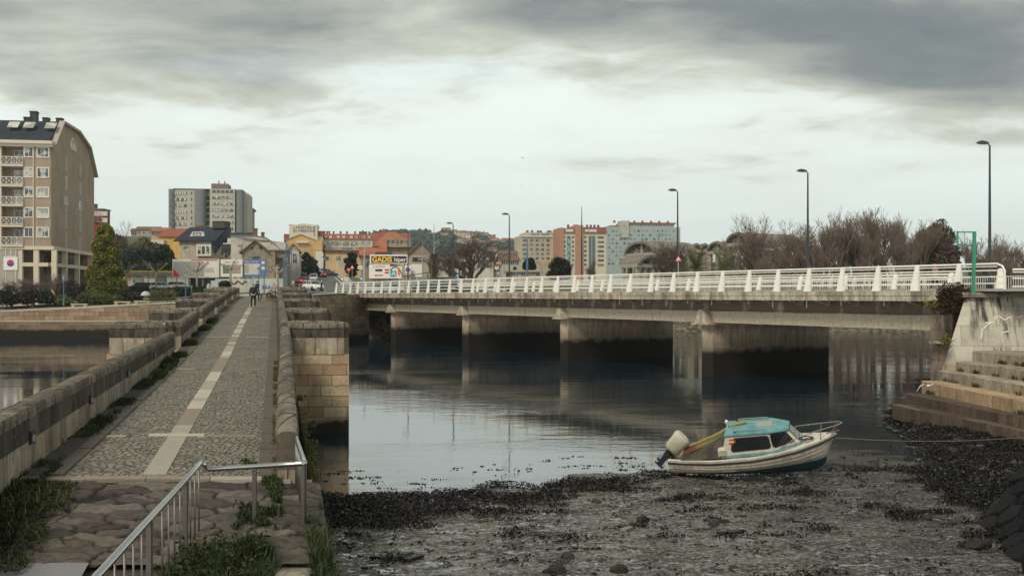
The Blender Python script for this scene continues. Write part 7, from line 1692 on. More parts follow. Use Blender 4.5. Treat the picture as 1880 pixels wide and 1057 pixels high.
mb = MB(); uc = u(361); mb.loft([[(uc - 1.8, .2, H + 1.15), (uc + 1.8, .2, H + 1.15), (uc + 1.1, .2, H + 2.2), (uc - 1.1, .2, H + 2.2)], [(uc - 1.8, 4.5, H + 1.15), (uc + 1.8, 4.5, H + 1.15), (uc + 1.1, 4.5, H + 2.3), (uc - 1.1, 4.5, H + 2.3)]]); dm = mb.build('dormer', FRW, rf); mb = MB(); mb.box((uc - 1.0, .13, H + 1.3), (uc + 1.0, .18, H + 2.0)); mb.build('window', GLB, dm)
b_.win(u(342), b_.dz(342, 456), 1.35, 1.1, GLB, FRW, mull=3); b_.box('bay', u(363), u(389) + .1, -.7, -.01, b_.dz(375, 470), b_.dz(375, 449), FRW); 
for px in (368.5, 376, 384): b_.box('bay_window', u(px) - .34, u(px) + .34, -.78, -.71, b_.dz(375, 466), b_.dz(375, 452), GLB)
b_.chimney(u(395), 3.2, zt - .3, 3.0, 1.6, plain('chimney_stone_dark', (.07, .065, .06), .9), rf)
b_ = Bld('annex_house', 'low cream annex with dark roof between the villa and the stone house', 'house', 390, 236, 452, 236, 459, 9); b_.wall(MCR); u = b_.ux
mb = MB(); mb.loft([[(-1, -.7, b_.H), (b_.W + .5, -.7, b_.H), (b_.W + .5, -.7, b_.H + .2), (-1, -.7, b_.H + .2)], [(-1, 5, b_.dz(420, 426)), (b_.W + .5, 5, b_.dz(420, 426)), (b_.W + .5, 5, b_.dz(420, 424.5)), (-1, 5, b_.dz(420, 424.5))]]); rf = mb.build('roof', T_SLATE, b_.r)
mb = MB(); mb.box((u(403), 1.0, b_.dz(410, 448)), (u(424), 4, b_.dz(410, 437))); mb.build('dormer', FRW, rf); b_.grid(398, 406, 2, [467], 1.1, 1.2, glass=GLB); b_.win(u(418), b_.dz(418, 467), 1.3, 1.6, GLB)
# --- grey house with rounded end and stone house
b_ = Bld('plain_house', 'grey white rendered house with a curved gable behind the stone house', 'house', 424, 215, 524, 226, 434, 12); MWO = plaster('wall_white_old', (.58, .54, .47), .35, streak=.4); b_.wall(MWO, b_.H - 1.2); u = b_.ux
mb = MB(); q = [(u(424), b_.H - 1.2), (u(424), b_.H), (u(470), b_.H + .1), (u(488), b_.dz(488, 437)), (u(505), b_.dz(505, 448)), (u(517), b_.dz(517, 462)), (u(524), b_.H - 1.2)]; mb.loft([[(x, 0.003, z) for x, z in q], [(x, 11.9, z) for x, z in q]]); mb.build('upper_wall', MWO, b_.r)
mb = MB(); mb.tube([(x, -.1, z + .1) for x, z in q[1:6]], .10, 5); mb.tube([(x, 8, z + .1) for x, z in q[1:6]], .10, 5); mb.build('gutter', FRG, b_.r); b_.box('roof', u(426), u(470), .3, 11.5, b_.H, b_.H + .25, plain('roof_grey', (.2, .18, .17), .8)); b_.chimney(u(466), 3, b_.H + .2, 1.0, 1.8, T_BRN); b_.chimney(u(479), 5, b_.H, .7, 1.3, T_BRN)
b_.grid(441, 441, 1, [446, 456], .9, 1.4, glass=GLB); b_.win(u(500), b_.dz(500, 446), .8, .7)
M_OLDST = masonry('old_rubble_wall', (.30, .25, .19), (.44, .38, .30), .5, .28, streak=.35, mortar=(.25, .22, .18))
b_ = Bld('stone_house', 'old weathered stone house with a low gable and two round holes', 'house', 444, 188, 505, 192, 462, 13); b_.wall(M_OLDST); u = b_.ux; b_.gable_y(2.0, T_BRN, .45, wm=M_OLDST, x0=0, x1=u(492))
for px in (463, 479): mb = MB(); mb.lathe([(.05, 0), (.22, 0), (.22, .05)], 10, T=Matrix.Translation((u(px), -.03, b_.dz(px, 455))) @ Matrix.Rotation(R(90), 4, 'X')); mb.build('round_hole', plain('black_opening', (.015, .012, .01), .9), b_.r)
b_.box('side_wing', u(505) - 1, u(526), 2, 12, 0, b_.dz(516, 461), M_OLDST); b_.box('roof', u(505) - 1.2, u(529), 1.5, 12.4, b_.dz(516, 461), b_.dz(516, 458), T_BRN); b_.box('balcony', u(508), u(530), .6, 2, b_.dz(516, 474), b_.dz(516, 471), T_BRN); b_.grid(470, 470, 1, [478], 1.0, 1.4, glass=GLD, frame=FRD); b_.win(u(524), b_.dz(524, 480), .9, 1.6, GLD, FRD); b_.box('door', u(458), u(463), -.06, 0, b_.dz(460, 512), b_.dz(460, 490), FRD)
# --- hostal and neighbours
b_ = Bld('hostel_building', 'cream hostel building with large lettering on its blank end wall', 'building', 531, 330, 583, 334, 414, 16); MHC = plaster('wall_hostel_cream', (.66, .60, .48), .08, streak=.08); b_.wall(MHC); u = b_.ux; H = b_.H
mb = MB(); q = [(0, H), (u(550), H + .5), (u(556), H + .75), (u(583), H + .2), (u(583), H)]; mb.loft([[(x, .004, z) for x, z in q], [(x, 15.9, z) for x, z in q]]); mb.build('upper_wall', MHC, b_.r); b_.box('roof', -.2, b_.W + .2, .5, 16, H + .2, H + .35, FRG)
b_.box('corner_strip', u(576.5), u(578), -.1, -.01, b_.dz(577, 434), H, FRG); b_.box('side_wing', u(578) + .2, u(592), 1.5, 14, 0, H - 3.4, MHC); b_.box('roof', u(583), u(592) + .3, 1.2, 14, H - 3.3, H - 1.6, T_RED)
for body, px, py, sz in (('HOSTAL', 558, 417.6, 1.32), ('O MESON', 557.5, 424, 1.18)):
    o = obj('lettering', text(body, sz, M_INK, bold=.0, sx=1.0 if body[0] == 'H' else 1.3, ext=.02), b_.r, (u(px), -.06, b_.dz(px, py))); o.rotation_euler = (R(90), 0, 0)
mr = plain('sign_red_line', (.45, .06, .05), .6); mb = MB()
for sg, px in ((-1, 539), (1, 575.5)):
    x = u(px); mb.box((x - .06, -.08, b_.dz(px, 427)), (x + .06, -.03, b_.dz(px, 417))); mb.box((min(x, x - sg * 1.0), -.08, b_.dz(px, 417) - .12), (max(x, x - sg * 1.0), -.03, b_.dz(px, 417)))
mb.build('lettering_frame', mr, b_.r)
b_.box('left_wing', u(514), -.1, 4, 14, 0, H - 5.5, plaster('wall_grey_cream', (.48, .43, .36))); b_.box('roof', u(520), -.1, 3.5, 14, H - 5.4, H - 2.6, T_RED)
b_ = Bld('ochre_house', 'ochre yellow house with white shutters below the hostel', 'house', 526, 300, 592, 304, 440, 12); MOC = plaster('wall_ochre', (.60, .40, .18), .15); b_.wall(MOC, b_.H - .0); b_.gable_y(1.6, plain('roof_ochre_edge', (.5, .36, .2), .8), .3, wm=MOC, x1=b_.ux(578)); b_.box('awning', b_.ux(545), b_.ux(566), -.9, 0, b_.dz(555, 446), b_.dz(555, 443), FRW); b_.box('low_wing', b_.ux(580), b_.ux(594), -1.5, 0, 0, b_.dz(587, 462), FRW); b_.grid(583, 590, 2, [469], .9, 1.2)
b_ = Bld('white_house', 'white gabled house at the left side of the hill road', 'house', 528, 232, 549, 235, 460, 11); b_.wall(plaster('wall_white_old', (.5, .5, .5))); b_.gable_y(1.5, T_BRN, .4, wm=MWO); b_.win(b_.ux(541), b_.dz(541, 474), .9, 2.2, GLD)
b_ = Bld('long_building', 'long cream building with a long red mansard roof and skylights', 'building', 592, 345, 684, 352, 439, 14); MLC = plaster('wall_cream_long', (.62, .57, .46), .15, streak=.25); b_.wall(MLC); u = b_.ux
mb = MB(); zt = b_.dz(640, 428.5); mb.loft([[(-.3, -.4, b_.H), (-.3, 3.2, zt), (-.3, 10, zt), (-.3, 14, b_.H)], [(b_.W + .3, -.4, b_.H), (b_.W + .3, 3.2, zt), (b_.W + .3, 10, zt), (b_.W + .3, 14, b_.H)]]); rf = mb.build('roof', T_RED, b_.r)
for px in (597, 607, 621, 631, 645, 654, 668, 678): x = u(px); mb = MB(); z = b_.dz(px, 435.5); mb.box((x - .5, .5, z - .3), (x + .5, 1.2, z + .5)); mb.build('skylight', FRW if px % 2 else GLL, rf)
for k, px in enumerate((595, 600, 604, 612, 625, 637, 652, 661, 673)): b_.chimney(u(px), 6, zt - .1, .6, 1.2, T_DRED, rf)
o = obj('lettering', text('Mar de Lin', 2.2, M_INK, shear=.3), b_.r, (u(632), -.06, b_.dz(632, 447.5))); o.rotation_euler = (R(90), 0, 0)
b_.grid(600, 676, 9, [446, 456], 1.3, 1.0, glass=GLL, frame=plain('frame_cream_grey', (.45, .42, .36), .7)); b_.box('ledge', u(629), u(648), -.3, 0, b_.dz(638, 456), b_.dz(638, 454.5), FRG)
b_ = Bld('ochre_wall_building', 'long low ochre building with a dull red roof edge beside the hill road', 'building', 597, 285, 672, 290, 463, 10); b_.wall(plaster('wall_ochre_pale', (.58, .44, .24), .2, streak=.2)); b_.box('roof', -.3, b_.W + .3, -.5, 10, b_.H, b_.H + .6, T_DRED); b_.grid(600, 664, 4, [474], 1.0, 1.0, frame=FRG)
b_ = Bld('convent', 'long convent like building with orange red roof and a small bell tower', 'building', 684, 380, 752, 384, 446, 14); b_.wall(MLC); b_.gable_x(4.0, T_RED, wm=MLC); u = b_.ux; tw = b_.box('bell_tower', u(698), u(710), -.5, 3.5, b_.H - 1, b_.dz(704, 434), plaster('tower_pink', (.50, .36, .28)))
mb = MB(); x0, x1 = u(697.5), u(710.5); zt = b_.dz(704, 434); xm = (x0 + x1) / 2; mb.loft([[(x0, -.8, zt), (x1, -.8, zt), (x1, 3.8, zt), (x0, 3.8, zt)], [(xm - .8, .7, zt + 1.6), (xm + .8, .7, zt + 1.6), (xm + .8, 2.3, zt + 1.6), (xm - .8, 2.3, zt + 1.6)], [(xm - .2, 1.3, zt + 3.0), (xm + .2, 1.3, zt + 3.0), (xm + .2, 1.7, zt + 3.0), (xm - .2, 1.7, zt + 3.0)]]); mb.build('tower_roof', T_RED, tw)
for px in (701, 707): b_.box('window', u(px) - .4, u(px) + .4, -.6, -.51, b_.dz(px, 442), b_.dz(px, 437), GLD, tw)
b_.grid(688, 748, 7, [449], 1.0, 1.2)
# --- supermarket and houses by the bridge end
b_ = Bld('stone_mansion', 'stone building with a hipped orange tile roof behind the supermarket sign', 'house', 690, 215, 752, 219, 452, 14); MST = plaster('wall_stone_tan', (.40, .31, .23), .3); b_.wall(MST); b_.hip(3.6, T_ORG, .8, ridge=.25); u = b_.ux
mb = MB(); mb.box((u(706), -.8, b_.H - .2), (b_.W + .3, -.1, b_.H + 1.6)); mb.build('upper_storey', MST, b_.r)
for k in range(9): b_.box('window', u(710) + k * .95, u(710) + k * .95 + .55, -.9, -.81, b_.H + .7, b_.H + 1.35, GLD)
mb = MB(); mb.loft([[(-1.6, -2.5, b_.H - 1.3), (u(710), -2.5, b_.H - 1.2), (u(710), 0, b_.H + 2.5), (-.2, 0, b_.H + .1)], [(-1.6, -2.5, b_.H - 1.5), (u(710), -2.5, b_.H - 1.5), (u(710), 0, b_.H - 1.4), (-.2, 0, b_.H - 1.4)]]); mb.build('roof', T_ORG, b_.r); b_.box('low_wing', -1.2, u(712), -2.2, 0, 0, b_.H - 1.5, MST)
b_ = Bld('stone_warehouse', 'low stone warehouse with a brown gable right of the mansion', 'building', 735, 192, 800, 196, 468, 12); b_.wall(plaster('wall_warehouse', (.48, .42, .33), .2)); b_.gable_y(2.4, T_BRN, .4, wm=plaster('gable_brown', (.33, .25, .19), .2), x0=b_.ux(748), x1=b_.ux(797))
uu = b_.ux; mb = MB(); z = b_.dz(768, 476); q = [(uu(756), z - .35), (uu(780), z - .35), (uu(782), z), (uu(780), z + .35), (uu(756), z + .35), (uu(758.5), z)]; mb.loft([[(x, -.12, zz) for x, zz in q], [(x, -.04, zz) for x, zz in q]]); mb.build('ribbon_sign', plain('sign_black', (.03, .02, .025), .6), b_.r)
o = obj('lettering', text('CAFE', .6, plain('sign_white', (.78, .77, .74), .5)), b_.r, (uu(774), -.15, z)); o.rotation_euler = (R(90), 0, 0)
b_ = Bld('brick_house', 'narrow brown brick house beside the round clipped tree', 'house', 664, 200, 684, 204, 468, 9); b_.wall(plaster('wall_brick_brown', (.34, .22, .16), .2)); b_.gable_x(1.6, T_ORG, wm=MST); b_.win(b_.ux(673), b_.dz(673, 484), .9, 1.3, GLD, FRG)
# --- white house with red roof behind bare tree
b_ = Bld('white_house', 'white two storey house with a brown roof behind the big bare tree', 'house', 835, 200, 906, 206, 480, 11); MWH = plaster('wall_white_stained', (.62, .58, .50), .35, streak=.3); b_.wall(MWH); b_.gable_y(3.6, T_BRN, .5, wm=MWH); b_.grid(865, 898, 3, [484], .9, 1.3, glass=GLD, frame=FRD); b_.box('side_wall', b_.W + .1, b_.ux(918), .5, 8, 0, b_.H - 1.2, plaster('wall_brown_side', (.30, .2, .15))); b_.box('roof', b_.W - .1, b_.ux(921), -.2, 8.4, b_.H - 1.2, b_.H - .5, T_ORG)
b_ = Bld('cream_house', 'small cream house left of the big bare tree', 'house', 812, 225, 848, 228, 480, 9); b_.wall(MHC); b_.gable_x(1.1, T_BRN, wm=MHC); b_.grid(820, 840, 3, [486], .8, 1.1)
for i, (pl, pr, yt, yb, d, c, rf, lb) in enumerate([(920, 953, 478, 500, 330, (.50, .47, .40), T_BRN, 'low pale building left of the beige apartment block'), (915, 950, 466, 480, 460, (.60, .58, .52), T_BRN, 'white houses block on the slope left of the beige apartments'), (943, 991, 499, 512, 198, (.52, .46, .36), T_BRN, 'low cream wall like kiosk below the dark round tree'), (250, 292, 421, 440, 520, (.45, .38, .33), T_BRN, 'pinkish block above the trees left of the yellow house'), (278, 310, 424, 436, 420, (.62, .40, .2), T_ORG, 'orange roofed house left of the grey tower block'), (240, 268, 424, 440, 600, (.40, .38, .36), T_DRED, 'small grey block on the skyline above the trees')]):
    b_ = Bld('town_house', lb, 'house', pl, d, pr, d + 2, yt, 10); b_.wall(plaster('wall_small_%d' % i, c, .2)); (b_.gable_x(1.6, rf, wm=plaster('wall_small_%d' % i, c, .2)) if i != 2 else b_.flat_roof(plain('roof_light', (.45, .42, .36), .8), .5, .35)); b_.grid(pl + 4, pr - 4, 4, [yt + 4.5], 1.3 * d / 330, 1.2 * d / 330, fw=.06)
# --- apartment blocks on the right
b_ = Bld('apartment_building', 'beige apartment block with cut corner, left of the three blocks', 'building', 958, 640, 1030, 655, 433, 30); MBE = plaster('wall_beige', (.50, .44, .34), .15, streak=.15); b_.wall(MBE); u = b_.ux; b_.box('penthouse', 3, b_.W - .5, 3, 28, b_.H, b_.H + 2.6, MBE); b_.box('cornice', -.6, b_.W + .2, -.8, 30, b_.H - .6, b_.H + .1, FRW)
mb = MB(); mb.prism([(u(953), 7), (0, 0), (0, 20), (u(953), 20)], 0, b_.H); mb.build('corner_wall', MBE, b_.r)
for px in (973, 982, 993, 998, 1012, 1016): b_.chimney(u(px), 10, b_.H + 2.6, 1.4, 1.6, FRD)
b_.grid(966, 1026, 7, [441.5, 449.8, 458, 466.3, 474.5, 482.8], 2.0, 1.5, pm=990, glass=GLB, frame=FRG); b_.box('window_band', 5, b_.W - 2, 2.85, 2.99, b_.H + .8, b_.H + 1.9, GLB)
for px in (961.5,): b_.grid(px, px, 1, [441.5, 449.8, 458, 466.3, 474.5], 1.2, 1.5, frame=FRG)
b_.box('front_lower_block', u(990), u(1030), -8, 0, 0, b_.dz(1010, 480), plaster('wall_ochre_low', (.50, .40, .28)))
b_ = Bld('apartment_building', 'orange and cream apartment block with dark teal glass strips', 'building', 1027, 620, 1113, 640, 427, 26); MCB = plaster('wall_cream_block', (.66, .58, .44), .08, streak=.08); MOR = plaster('wall_orange', (.44, .23, .15), .08, streak=.05); b_.wall(MCB); u = b_.ux; H = b_.H
for a, b2, zt in ((1026.5, 1035, H + 3.0), (1056, 1070.5, H + 4.8)): b_.box('orange_pier', u(a), u(b2), -.8, 20, 0, zt, MOR)
mb = MB(); mb.loft([[(u(1036), -.9, H), (u(1055.8), -.9, H), (u(1055.8), 3, H + 3.0), (u(1036), 3, H + 3.0)], [(u(1036), 20, H), (u(1055.8), 20, H), (u(1055.8), 18, H + 3), (u(1036), 18, H + 3)]]); mb.build('roof', T_DRED, b_.r)
mb = MB(); mb.loft([[(u(1070.6), -.9, H), (b_.W + .5, -.9, H), (b_.W + .5, 3, H + 3.8), (u(1070.6), 3, H + 3.8)], [(u(1070.6), 24, H), (b_.W + .5, 24, H), (b_.W + .5, 20, H + 3.8), (u(1070.6), 20, H + 3.8)]]); mb.build('roof', T_DRED, b_.r)
for a, b2 in ((1040, 1048), (1080, 1093)): b_.box('glass_strip', u(a), u(b2), -.3, -.01, 0, b_.dz(a, 433), GLT)
for a in (1040.2, 1047.4, 1080.2, 1086, 1092.4): b_.box('strip_post', u(a), u(a) + .25, -.42, -.31, 0, b_.dz(a, 433), MCB)
b_.grid(1036.5, 1052, 2, [435.5 + 8.4 * k for k in range(7)], 1.2, 1.3, pm=1044, frame=FRG); b_.grid(1074.5, 1077, 1, [435.5 + 8.4 * k for k in range(7)], 1.6, 1.3, frame=FRD); b_.grid(1103, 1103, 1, [436 + 8.4 * k for k in range(7)], 3.8, 1.2, frame=FRD, mull=3); b_.grid(1066.5, 1066.5, 1, [436 + 8.4 * k for k in range(7)], .9, 1.1, frame=FRD)
for px in (1048, 1060, 1064, 1083, 1090, 1097, 1104): b_.chimney(u(px), 8, H + 3.4, 1.2, 2.2, T_DRED)
for px in (1042, 1049, 1077, 1085, 1092): b_.box('dormer', u(px) - 1.2, u(px) + 1.2, -.2, 2.5, H + .6, H + 2.2, FRW)
b_ = Bld('apartment_building', 'pale blue green glazed apartment block with a red roof line', 'building', 1112, 690, 1249, 700, 416, 24); MTQ = plaster('wall_blue_green', (.37, .44, .43), .1, streak=.1); b_.wall(MTQ); u = b_.ux; H = b_.H
b_.box('roof', u(1148), u(1240), 2, 22, H + .01, H + 2.4, plaster('attic_cream', (.55, .50, .42))); b_.box('roof_edge', u(1146), u(1242), 1, 23, H + 2.4, H + 3.3, T_RED); b_.box('roof_edge', u(1122), u(1136), 1, 23, H, H + 1.0, T_RED); b_.box('stair_tower', u(1140), u(1154), -.9, 10, b_.dz(1147, 436), H + 4.2, plaster('tower_cream', (.52, .50, .44)))
for r_ in range(9):
    for px, n_ in ((1118, 6), (1158, 12)):
        for k in range(n_):
            xx = px + k * 7.2
            if xx > 1243: continue
            if (r_ * 7 + k * 3) % 5 == 0: continue
            b_.box('window', u(xx) - .85, u(xx) + .85, -.10, -.005, b_.dz(xx, 424 + r_ * 7.5 + 1.9), b_.dz(xx, 424 + r_ * 7.5 - 1.6), (GLL, GLT, GLB)[(r_ + k * 2) % 3])
for px in (1132, 1158, 1169, 1184, 1200, 1215, 1231): b_.chimney(u(px), 6, H + 3.2, 1.2, 1.6, T_DRED)
for k in range(18): b_.box('window', u(1152) + k * 1.9, u(1152) + k * 1.9 + .9, 1.85, 1.99, H + .7, H + 1.8, GLD)
# --- barrel roofed pavilions
def pavilion(px0, px1, d, yeave, ytop, depth, label, ybase=500, cols=3, glass=True, yaw_d=8, arches=1, front_glass=True):
    b_ = Bld('pavilion', label, 'pavilion', px0, d, px1, d - yaw_d, yeave, depth, mxy=2); MCO = plain('pavilion_concrete', (.36, .32, .26), .85, var=.2, scale=1); W_ = b_.W / arches; rise = (yeave - ytop) / F * d
    for a in range(arches):
        pr = []; n_ = 16
        for k in range(n_ + 1): an = math.pi * k / n_; pr.append((a * W_ + W_ / 2 - math.cos(an) * W_ / 2, b_.H + math.sin(an) * rise))
        mb = MB(); mb.loft([[(x, y, z) for x, z in pr] + [(a * W_ + W_ / 2 + (x - a * W_ - W_ / 2) * .93, y, z - .45 * (1 if 0 < i < n_ else 0)) for i, (x, z) in list(enumerate(pr))[::-1]] for y in (-.6, depth + .6)])
        for yy in np.arange(0, depth, 2.4): mb.tube([(x, yy, z + .03) for x, z in pr], .10, 4)
        mb.build('barrel_roof', plain('pavilion_roof', (.20, .175, .145), .9, var=.35, scale=.8), b_.r)
        mb = MB(); ar = [(a * W_ + W_ / 2 + (x - a * W_ - W_ / 2) * .9, .35, b_.H + (z - b_.H) * .88) for x, z in pr]; mb.add(ar, [tuple(range(len(ar)))[::-1]]); g_ = mb.build('fanlight', GLD, b_.r)
        mb = MB(); c_ = a * W_ + W_ / 2; mb.box((c_ - .35, .1, b_.H), (c_ + .35, .3, b_.H + rise * .88)); mb.beam((c_, .2, b_.H), (c_ - W_ * .28, .2, b_.H + rise * .66), .12, .12); mb.beam((c_, .2, b_.H), (c_ + W_ * .28, .2, b_.H + rise * .66), .12, .12); mb.build('fanlight_frame', MCO, g_)
    b_.box('beam', -.2, b_.W + .2, -.3, .5, b_.H - .7, b_.H - .02, MCO); b_.box('beam', -.2, .5, .51, depth, b_.H - .6, b_.H - .02, MCO); b_.box('beam', b_.W - .5, b_.W + .2, .51, depth, b_.H - .6, b_.H - .02, MCO)
    for k in range(cols + 1):
        for y in (0, depth - .7): x = (b_.W - .7) * k / cols; b_.box('column', x, x + .7, y, y + .7, 0, b_.H - .7, MCO)
    mb = MB()
    for k in range(cols):
        x0 = (b_.W - .7) * k / cols + .7; x1 = (b_.W - .7) * (k + 1) / cols
        for z0_, z1_ in ((b_.H * .45, b_.H - .75), (.5, b_.H * .43)): mb.beam((x0, .3, z0_), (x1, .3, z1_), .07, .07); mb.beam((x0, .36, z1_), (x1, .36, z0_), .07, .07)
        mb.beam((x0, .3, b_.H * .44), (x1, .3, b_.H * .44), .12, .12)
    mb.build('bracing', FRG, b_.r)
    return b_
pavilion(1150, 1205, 205, 466, 445.5, 9, 'tall open pavilion with a barrel roof, the leftmost of the pavilions', yaw_d=10, cols=4); b_ = pavilion(1170, 1224, 190, 484, 468, 5, 'lower barrel roofed pavilion in front of the tall one', yaw_d=-4, cols=4)
b_ = pavilion(1256, 1302, 222, 458, 447, 12, 'row of three barrel vaults behind the left palm', arches=3, cols=6, yaw_d=0); pavilion(1300, 1333, 212, 461, 444, 9, 'small barrel vault right of the row of three', cols=2, yaw_d=3); pavilion(1335, 1376, 205, 447, 428.5, 15, 'big barrel roofed pavilion behind the leftmost bare trees', cols=2, yaw_d=5)
for px0, px1, d, yt, lb, c in ((1388, 1452, 232, 462, 'long low brownish building behind the bare trees', (.32, .26, .21)), (1455, 1700, 240, 470, 'long pale building hidden behind the bare wood', (.66, .63, .57)), (1250, 1340, 232, 484, 'pale low hall behind the palms', (.42, .40, .36))):
    b_ = Bld('hall', lb, 'building', px0, d, px1, d, yt, 10); b_.wall(plaster('wall_hall_%d' % px0, c, .3)); b_.flat_roof(plain('roof_grey', (.2, .18, .17), .8)); b_.grid(px0 + 6, px1 - 6, 6, [yt + 8], 1.6, 1.3, frame=FRG)

# ------------------------------------------------------------------ clubhouse, billboards, walls
b_ = Bld('clubhouse', 'long low white clubhouse with a mossy yellow roof edge', 'building', 230, 186, 345, 188, 500, 7); MWC = plaster('wall_white_club', (.66, .63, .56), .15); b_.wall(MWC); b_.box('roof', -.4, b_.W + .4, -.6, 7.4, b_.H, b_.H + .32, plain('mossy_roof', (.34, .29, .07), .9, var=.3)); u = b_.ux
b_.box('fascia', -.35, b_.W + .35, -.5, -.02, b_.H - .35, b_.H - .01, plain('fascia_brown', (.25, .2, .16), .8))
for px in (254, 297): b_.win(u(px), b_.dz(px, 513), 1.7, 1.15, GLB, FRG, mull=6, fw=.06)
mb = MB(); z = b_.dz(278, 510); mb.tube([(u(274), -.05, z - .15), (u(276), -.05, z + .15), (u(279), -.05, z - .02), (u(283), -.05, z + .25)], .08, 5); mb.build('wall_emblem', plain('emblem_orange', (.70, .20, .07), .7), b_.r)
mb = MB()
for dx, dz_, r_, k in ((-.6, 0, .6, 0), (-.1, .45, .38, 1), (-1.0, -.5, .5, 0), (.2, .2, .35, 1)): mb.lathe([(.02, 0), (r_, 0), (r_, .02)], 10, k, T=Matrix.Translation((u(236) + dx, -.03 - .01 * k, b_.dz(236, 513) + dz_)) @ Matrix.Rotation(R(90), 4, 'X'))
mb.build('mural', [plain('mural_yellow', (.68, .50, .08), .7), plain('mural_orange', (.60, .22, .10), .7)], b_.r)
def board(name, label, pl, pr, yt, yb, d, legs=True, yaw=0, th=.25, cat='billboard', mat=None):
    """flat board facing the camera with legs down to the ground; returns helper for panels"""
    b = Bld(name, label, cat, pl, d, pr, d + yaw, yt, th, zb=0); z0 = b.dz((pl + pr) / 2, yb); W_ = b.W
    gz = EYE + T((pl + pr) / 2, d); b.r.location.z = b.zb
    mb = MB(); mb.box((0, 0, z0), (W_, th, b.H)); mb.build('panel', mat or plain('board_white', (.76, .74, .68), .7, var=.08), b.r)
    if legs:
        for k in range(4): x = W_ * (.08 + .28 * k); mb = MB(); mb.box((x - .08, th + .02, gz - b.zb - .3), (x + .08, th + .18, b.H - .2)); mb.build('leg', FRG, b.r)
    b.z0 = z0
    def pan(nm, a, b2, ya, yb2, m_, off=.02): 
        q = MB(); q.box((b.ux(a), -off, b.dz(a, yb2)), (b.ux(b2), -off + .015, b.dz(a, ya))); return q.build(nm, m_, b.r)
    b.pan = pan
    def txt(s_, px, py, size, m_, sx=1.0, bold=0.0, off=.035, shear=0, nm='lettering'):
        o = obj(nm, text(s_, size, m_, sx=sx, bold=bold, ext=.006, shear=shear), b.r, (b.ux(px), -off, b.dz(px, py))); o.rotation_euler = (R(90), 0, 0); return o
    b.txt = txt; return b
RED = plain('poster_red', (.62, .03, .05), .6); BLUP = plain('poster_blue', (.10, .19, .38), .6); GRYP = plain('poster_grey', (.40, .39, .36), .6, var=.25, scale=2); TEALP = plain('poster_teal', (.05, .35, .36), .6)
b = board('billboard', 'wide faded white billboard with a red corner shape and red top bar', 316.5, 402, 475.5, 509, 176); b.pan('poster_bar', 351, 400, 476.5, 478.3, RED, .03); b.pan('poster_photo', 318, 375, 480, 507.5, GRYP, .022)
mb = MB(); x0 = b.ux(318); q = [(318, 493), (318, 508), (330, 508), (330, 504.5), (325, 501), (320.5, 495)]; mb.add([(b.ux(a), -.04, b.dz(a, c)) for a, c in q], [tuple(range(6))[::-1]]); mb.build('poster_shape', RED, b.r)
for k in range(4): b.pan('poster_line', 376, 391 + k, 492 + k * 2.2, 492.7 + k * 2.2, plain('poster_ink', (.3, .3, .3), .7), .03)
b = board('billboard', 'billboard with a framed landscape picture right of the white one', 405, 445, 476, 508, 175); b.pan('poster_sky', 409, 442, 486, 502, plain('poster_taupe', (.38, .32, .28), .7, var=.3, scale=1.5), .022); b.pan('poster_green', 409.5, 421, 487, 501.5, plain('poster_green', (.13, .20, .15), .7, var=.4, scale=2), .03); b.txt('Rias Altas', 426, 481, .42, plain('poster_rust', (.4, .15, .1), .7), sx=1.5)
b = board('billboard', 'blue billboard with a pale drawing of a building', 445.5, 487, 476, 508, 175.5, mat=BLUP); b.pan('poster_picture', 448, 477, 484, 504, plain('poster_pale', (.58, .56, .50), .7, var=.2, scale=1.5), .022); b.pan('poster_tower', 449, 457, 486, 501, plain('poster_tan', (.42, .36, .30), .7, var=.3, scale=2), .03); b.pan('poster_box', 480, 486, 479.5, 485, FRW, .022); b.pan('poster_box', 480, 486, 489, 495, FRW, .022); b.txt('Edificio Burgo', 461, 480.3, .46, FRW, sx=1.0)
b_ = Bld('graffiti_wall', 'low white wall with purple and grey graffiti under the billboards', 'wall', 395, 170, 458, 171, 512, .3); b_.wall(MWC); mb = MB(); rr_ = random.Random(3); pts = [(b_.ux(398 + k * 2.9), -.06, b_.dz(400, 518 + 3 * math.sin(k * 1.3) + rr_.uniform(-1, 1))) for k in range(20)]; mb.tube(pts, .13, 5); mb.build('graffiti', plain('graffiti_grey', (.18, .17, .20), .8), b_.r)
b_ = Bld('graffiti_wall', 'pale wall with violet scrawls behind the person in the grey coat', 'wall', 458, 168, 520, 170, 511, .3); b_.wall(plaster('wall_green_white', (.50, .54, .48), .15)); mb = MB()
for a in (482, 487, 493): mb.tube([(b_.ux(a), -.06, b_.dz(a, 530)), (b_.ux(a + 1), -.06, b_.dz(a, 523)), (b_.ux(a + 2.5), -.06, b_.dz(a, 528))], .12, 5)
mb.build('graffiti', plain('graffiti_violet', (.20, .14, .38), .8), b_.r)
b_ = Bld('dark_canopy', 'dark open shed below the white billboard', 'shed', 340, 190, 400, 191, 510.5, 3); b_.wall(plain('shed_dark', (.012, .025, .035), .8)); b_.flat_roof(FRG, .2, .15); b_.box('doorway', 4, 6, -.05, 0, .3, b_.H - .3, plain('black_opening', (.015, .012, .01), .9))
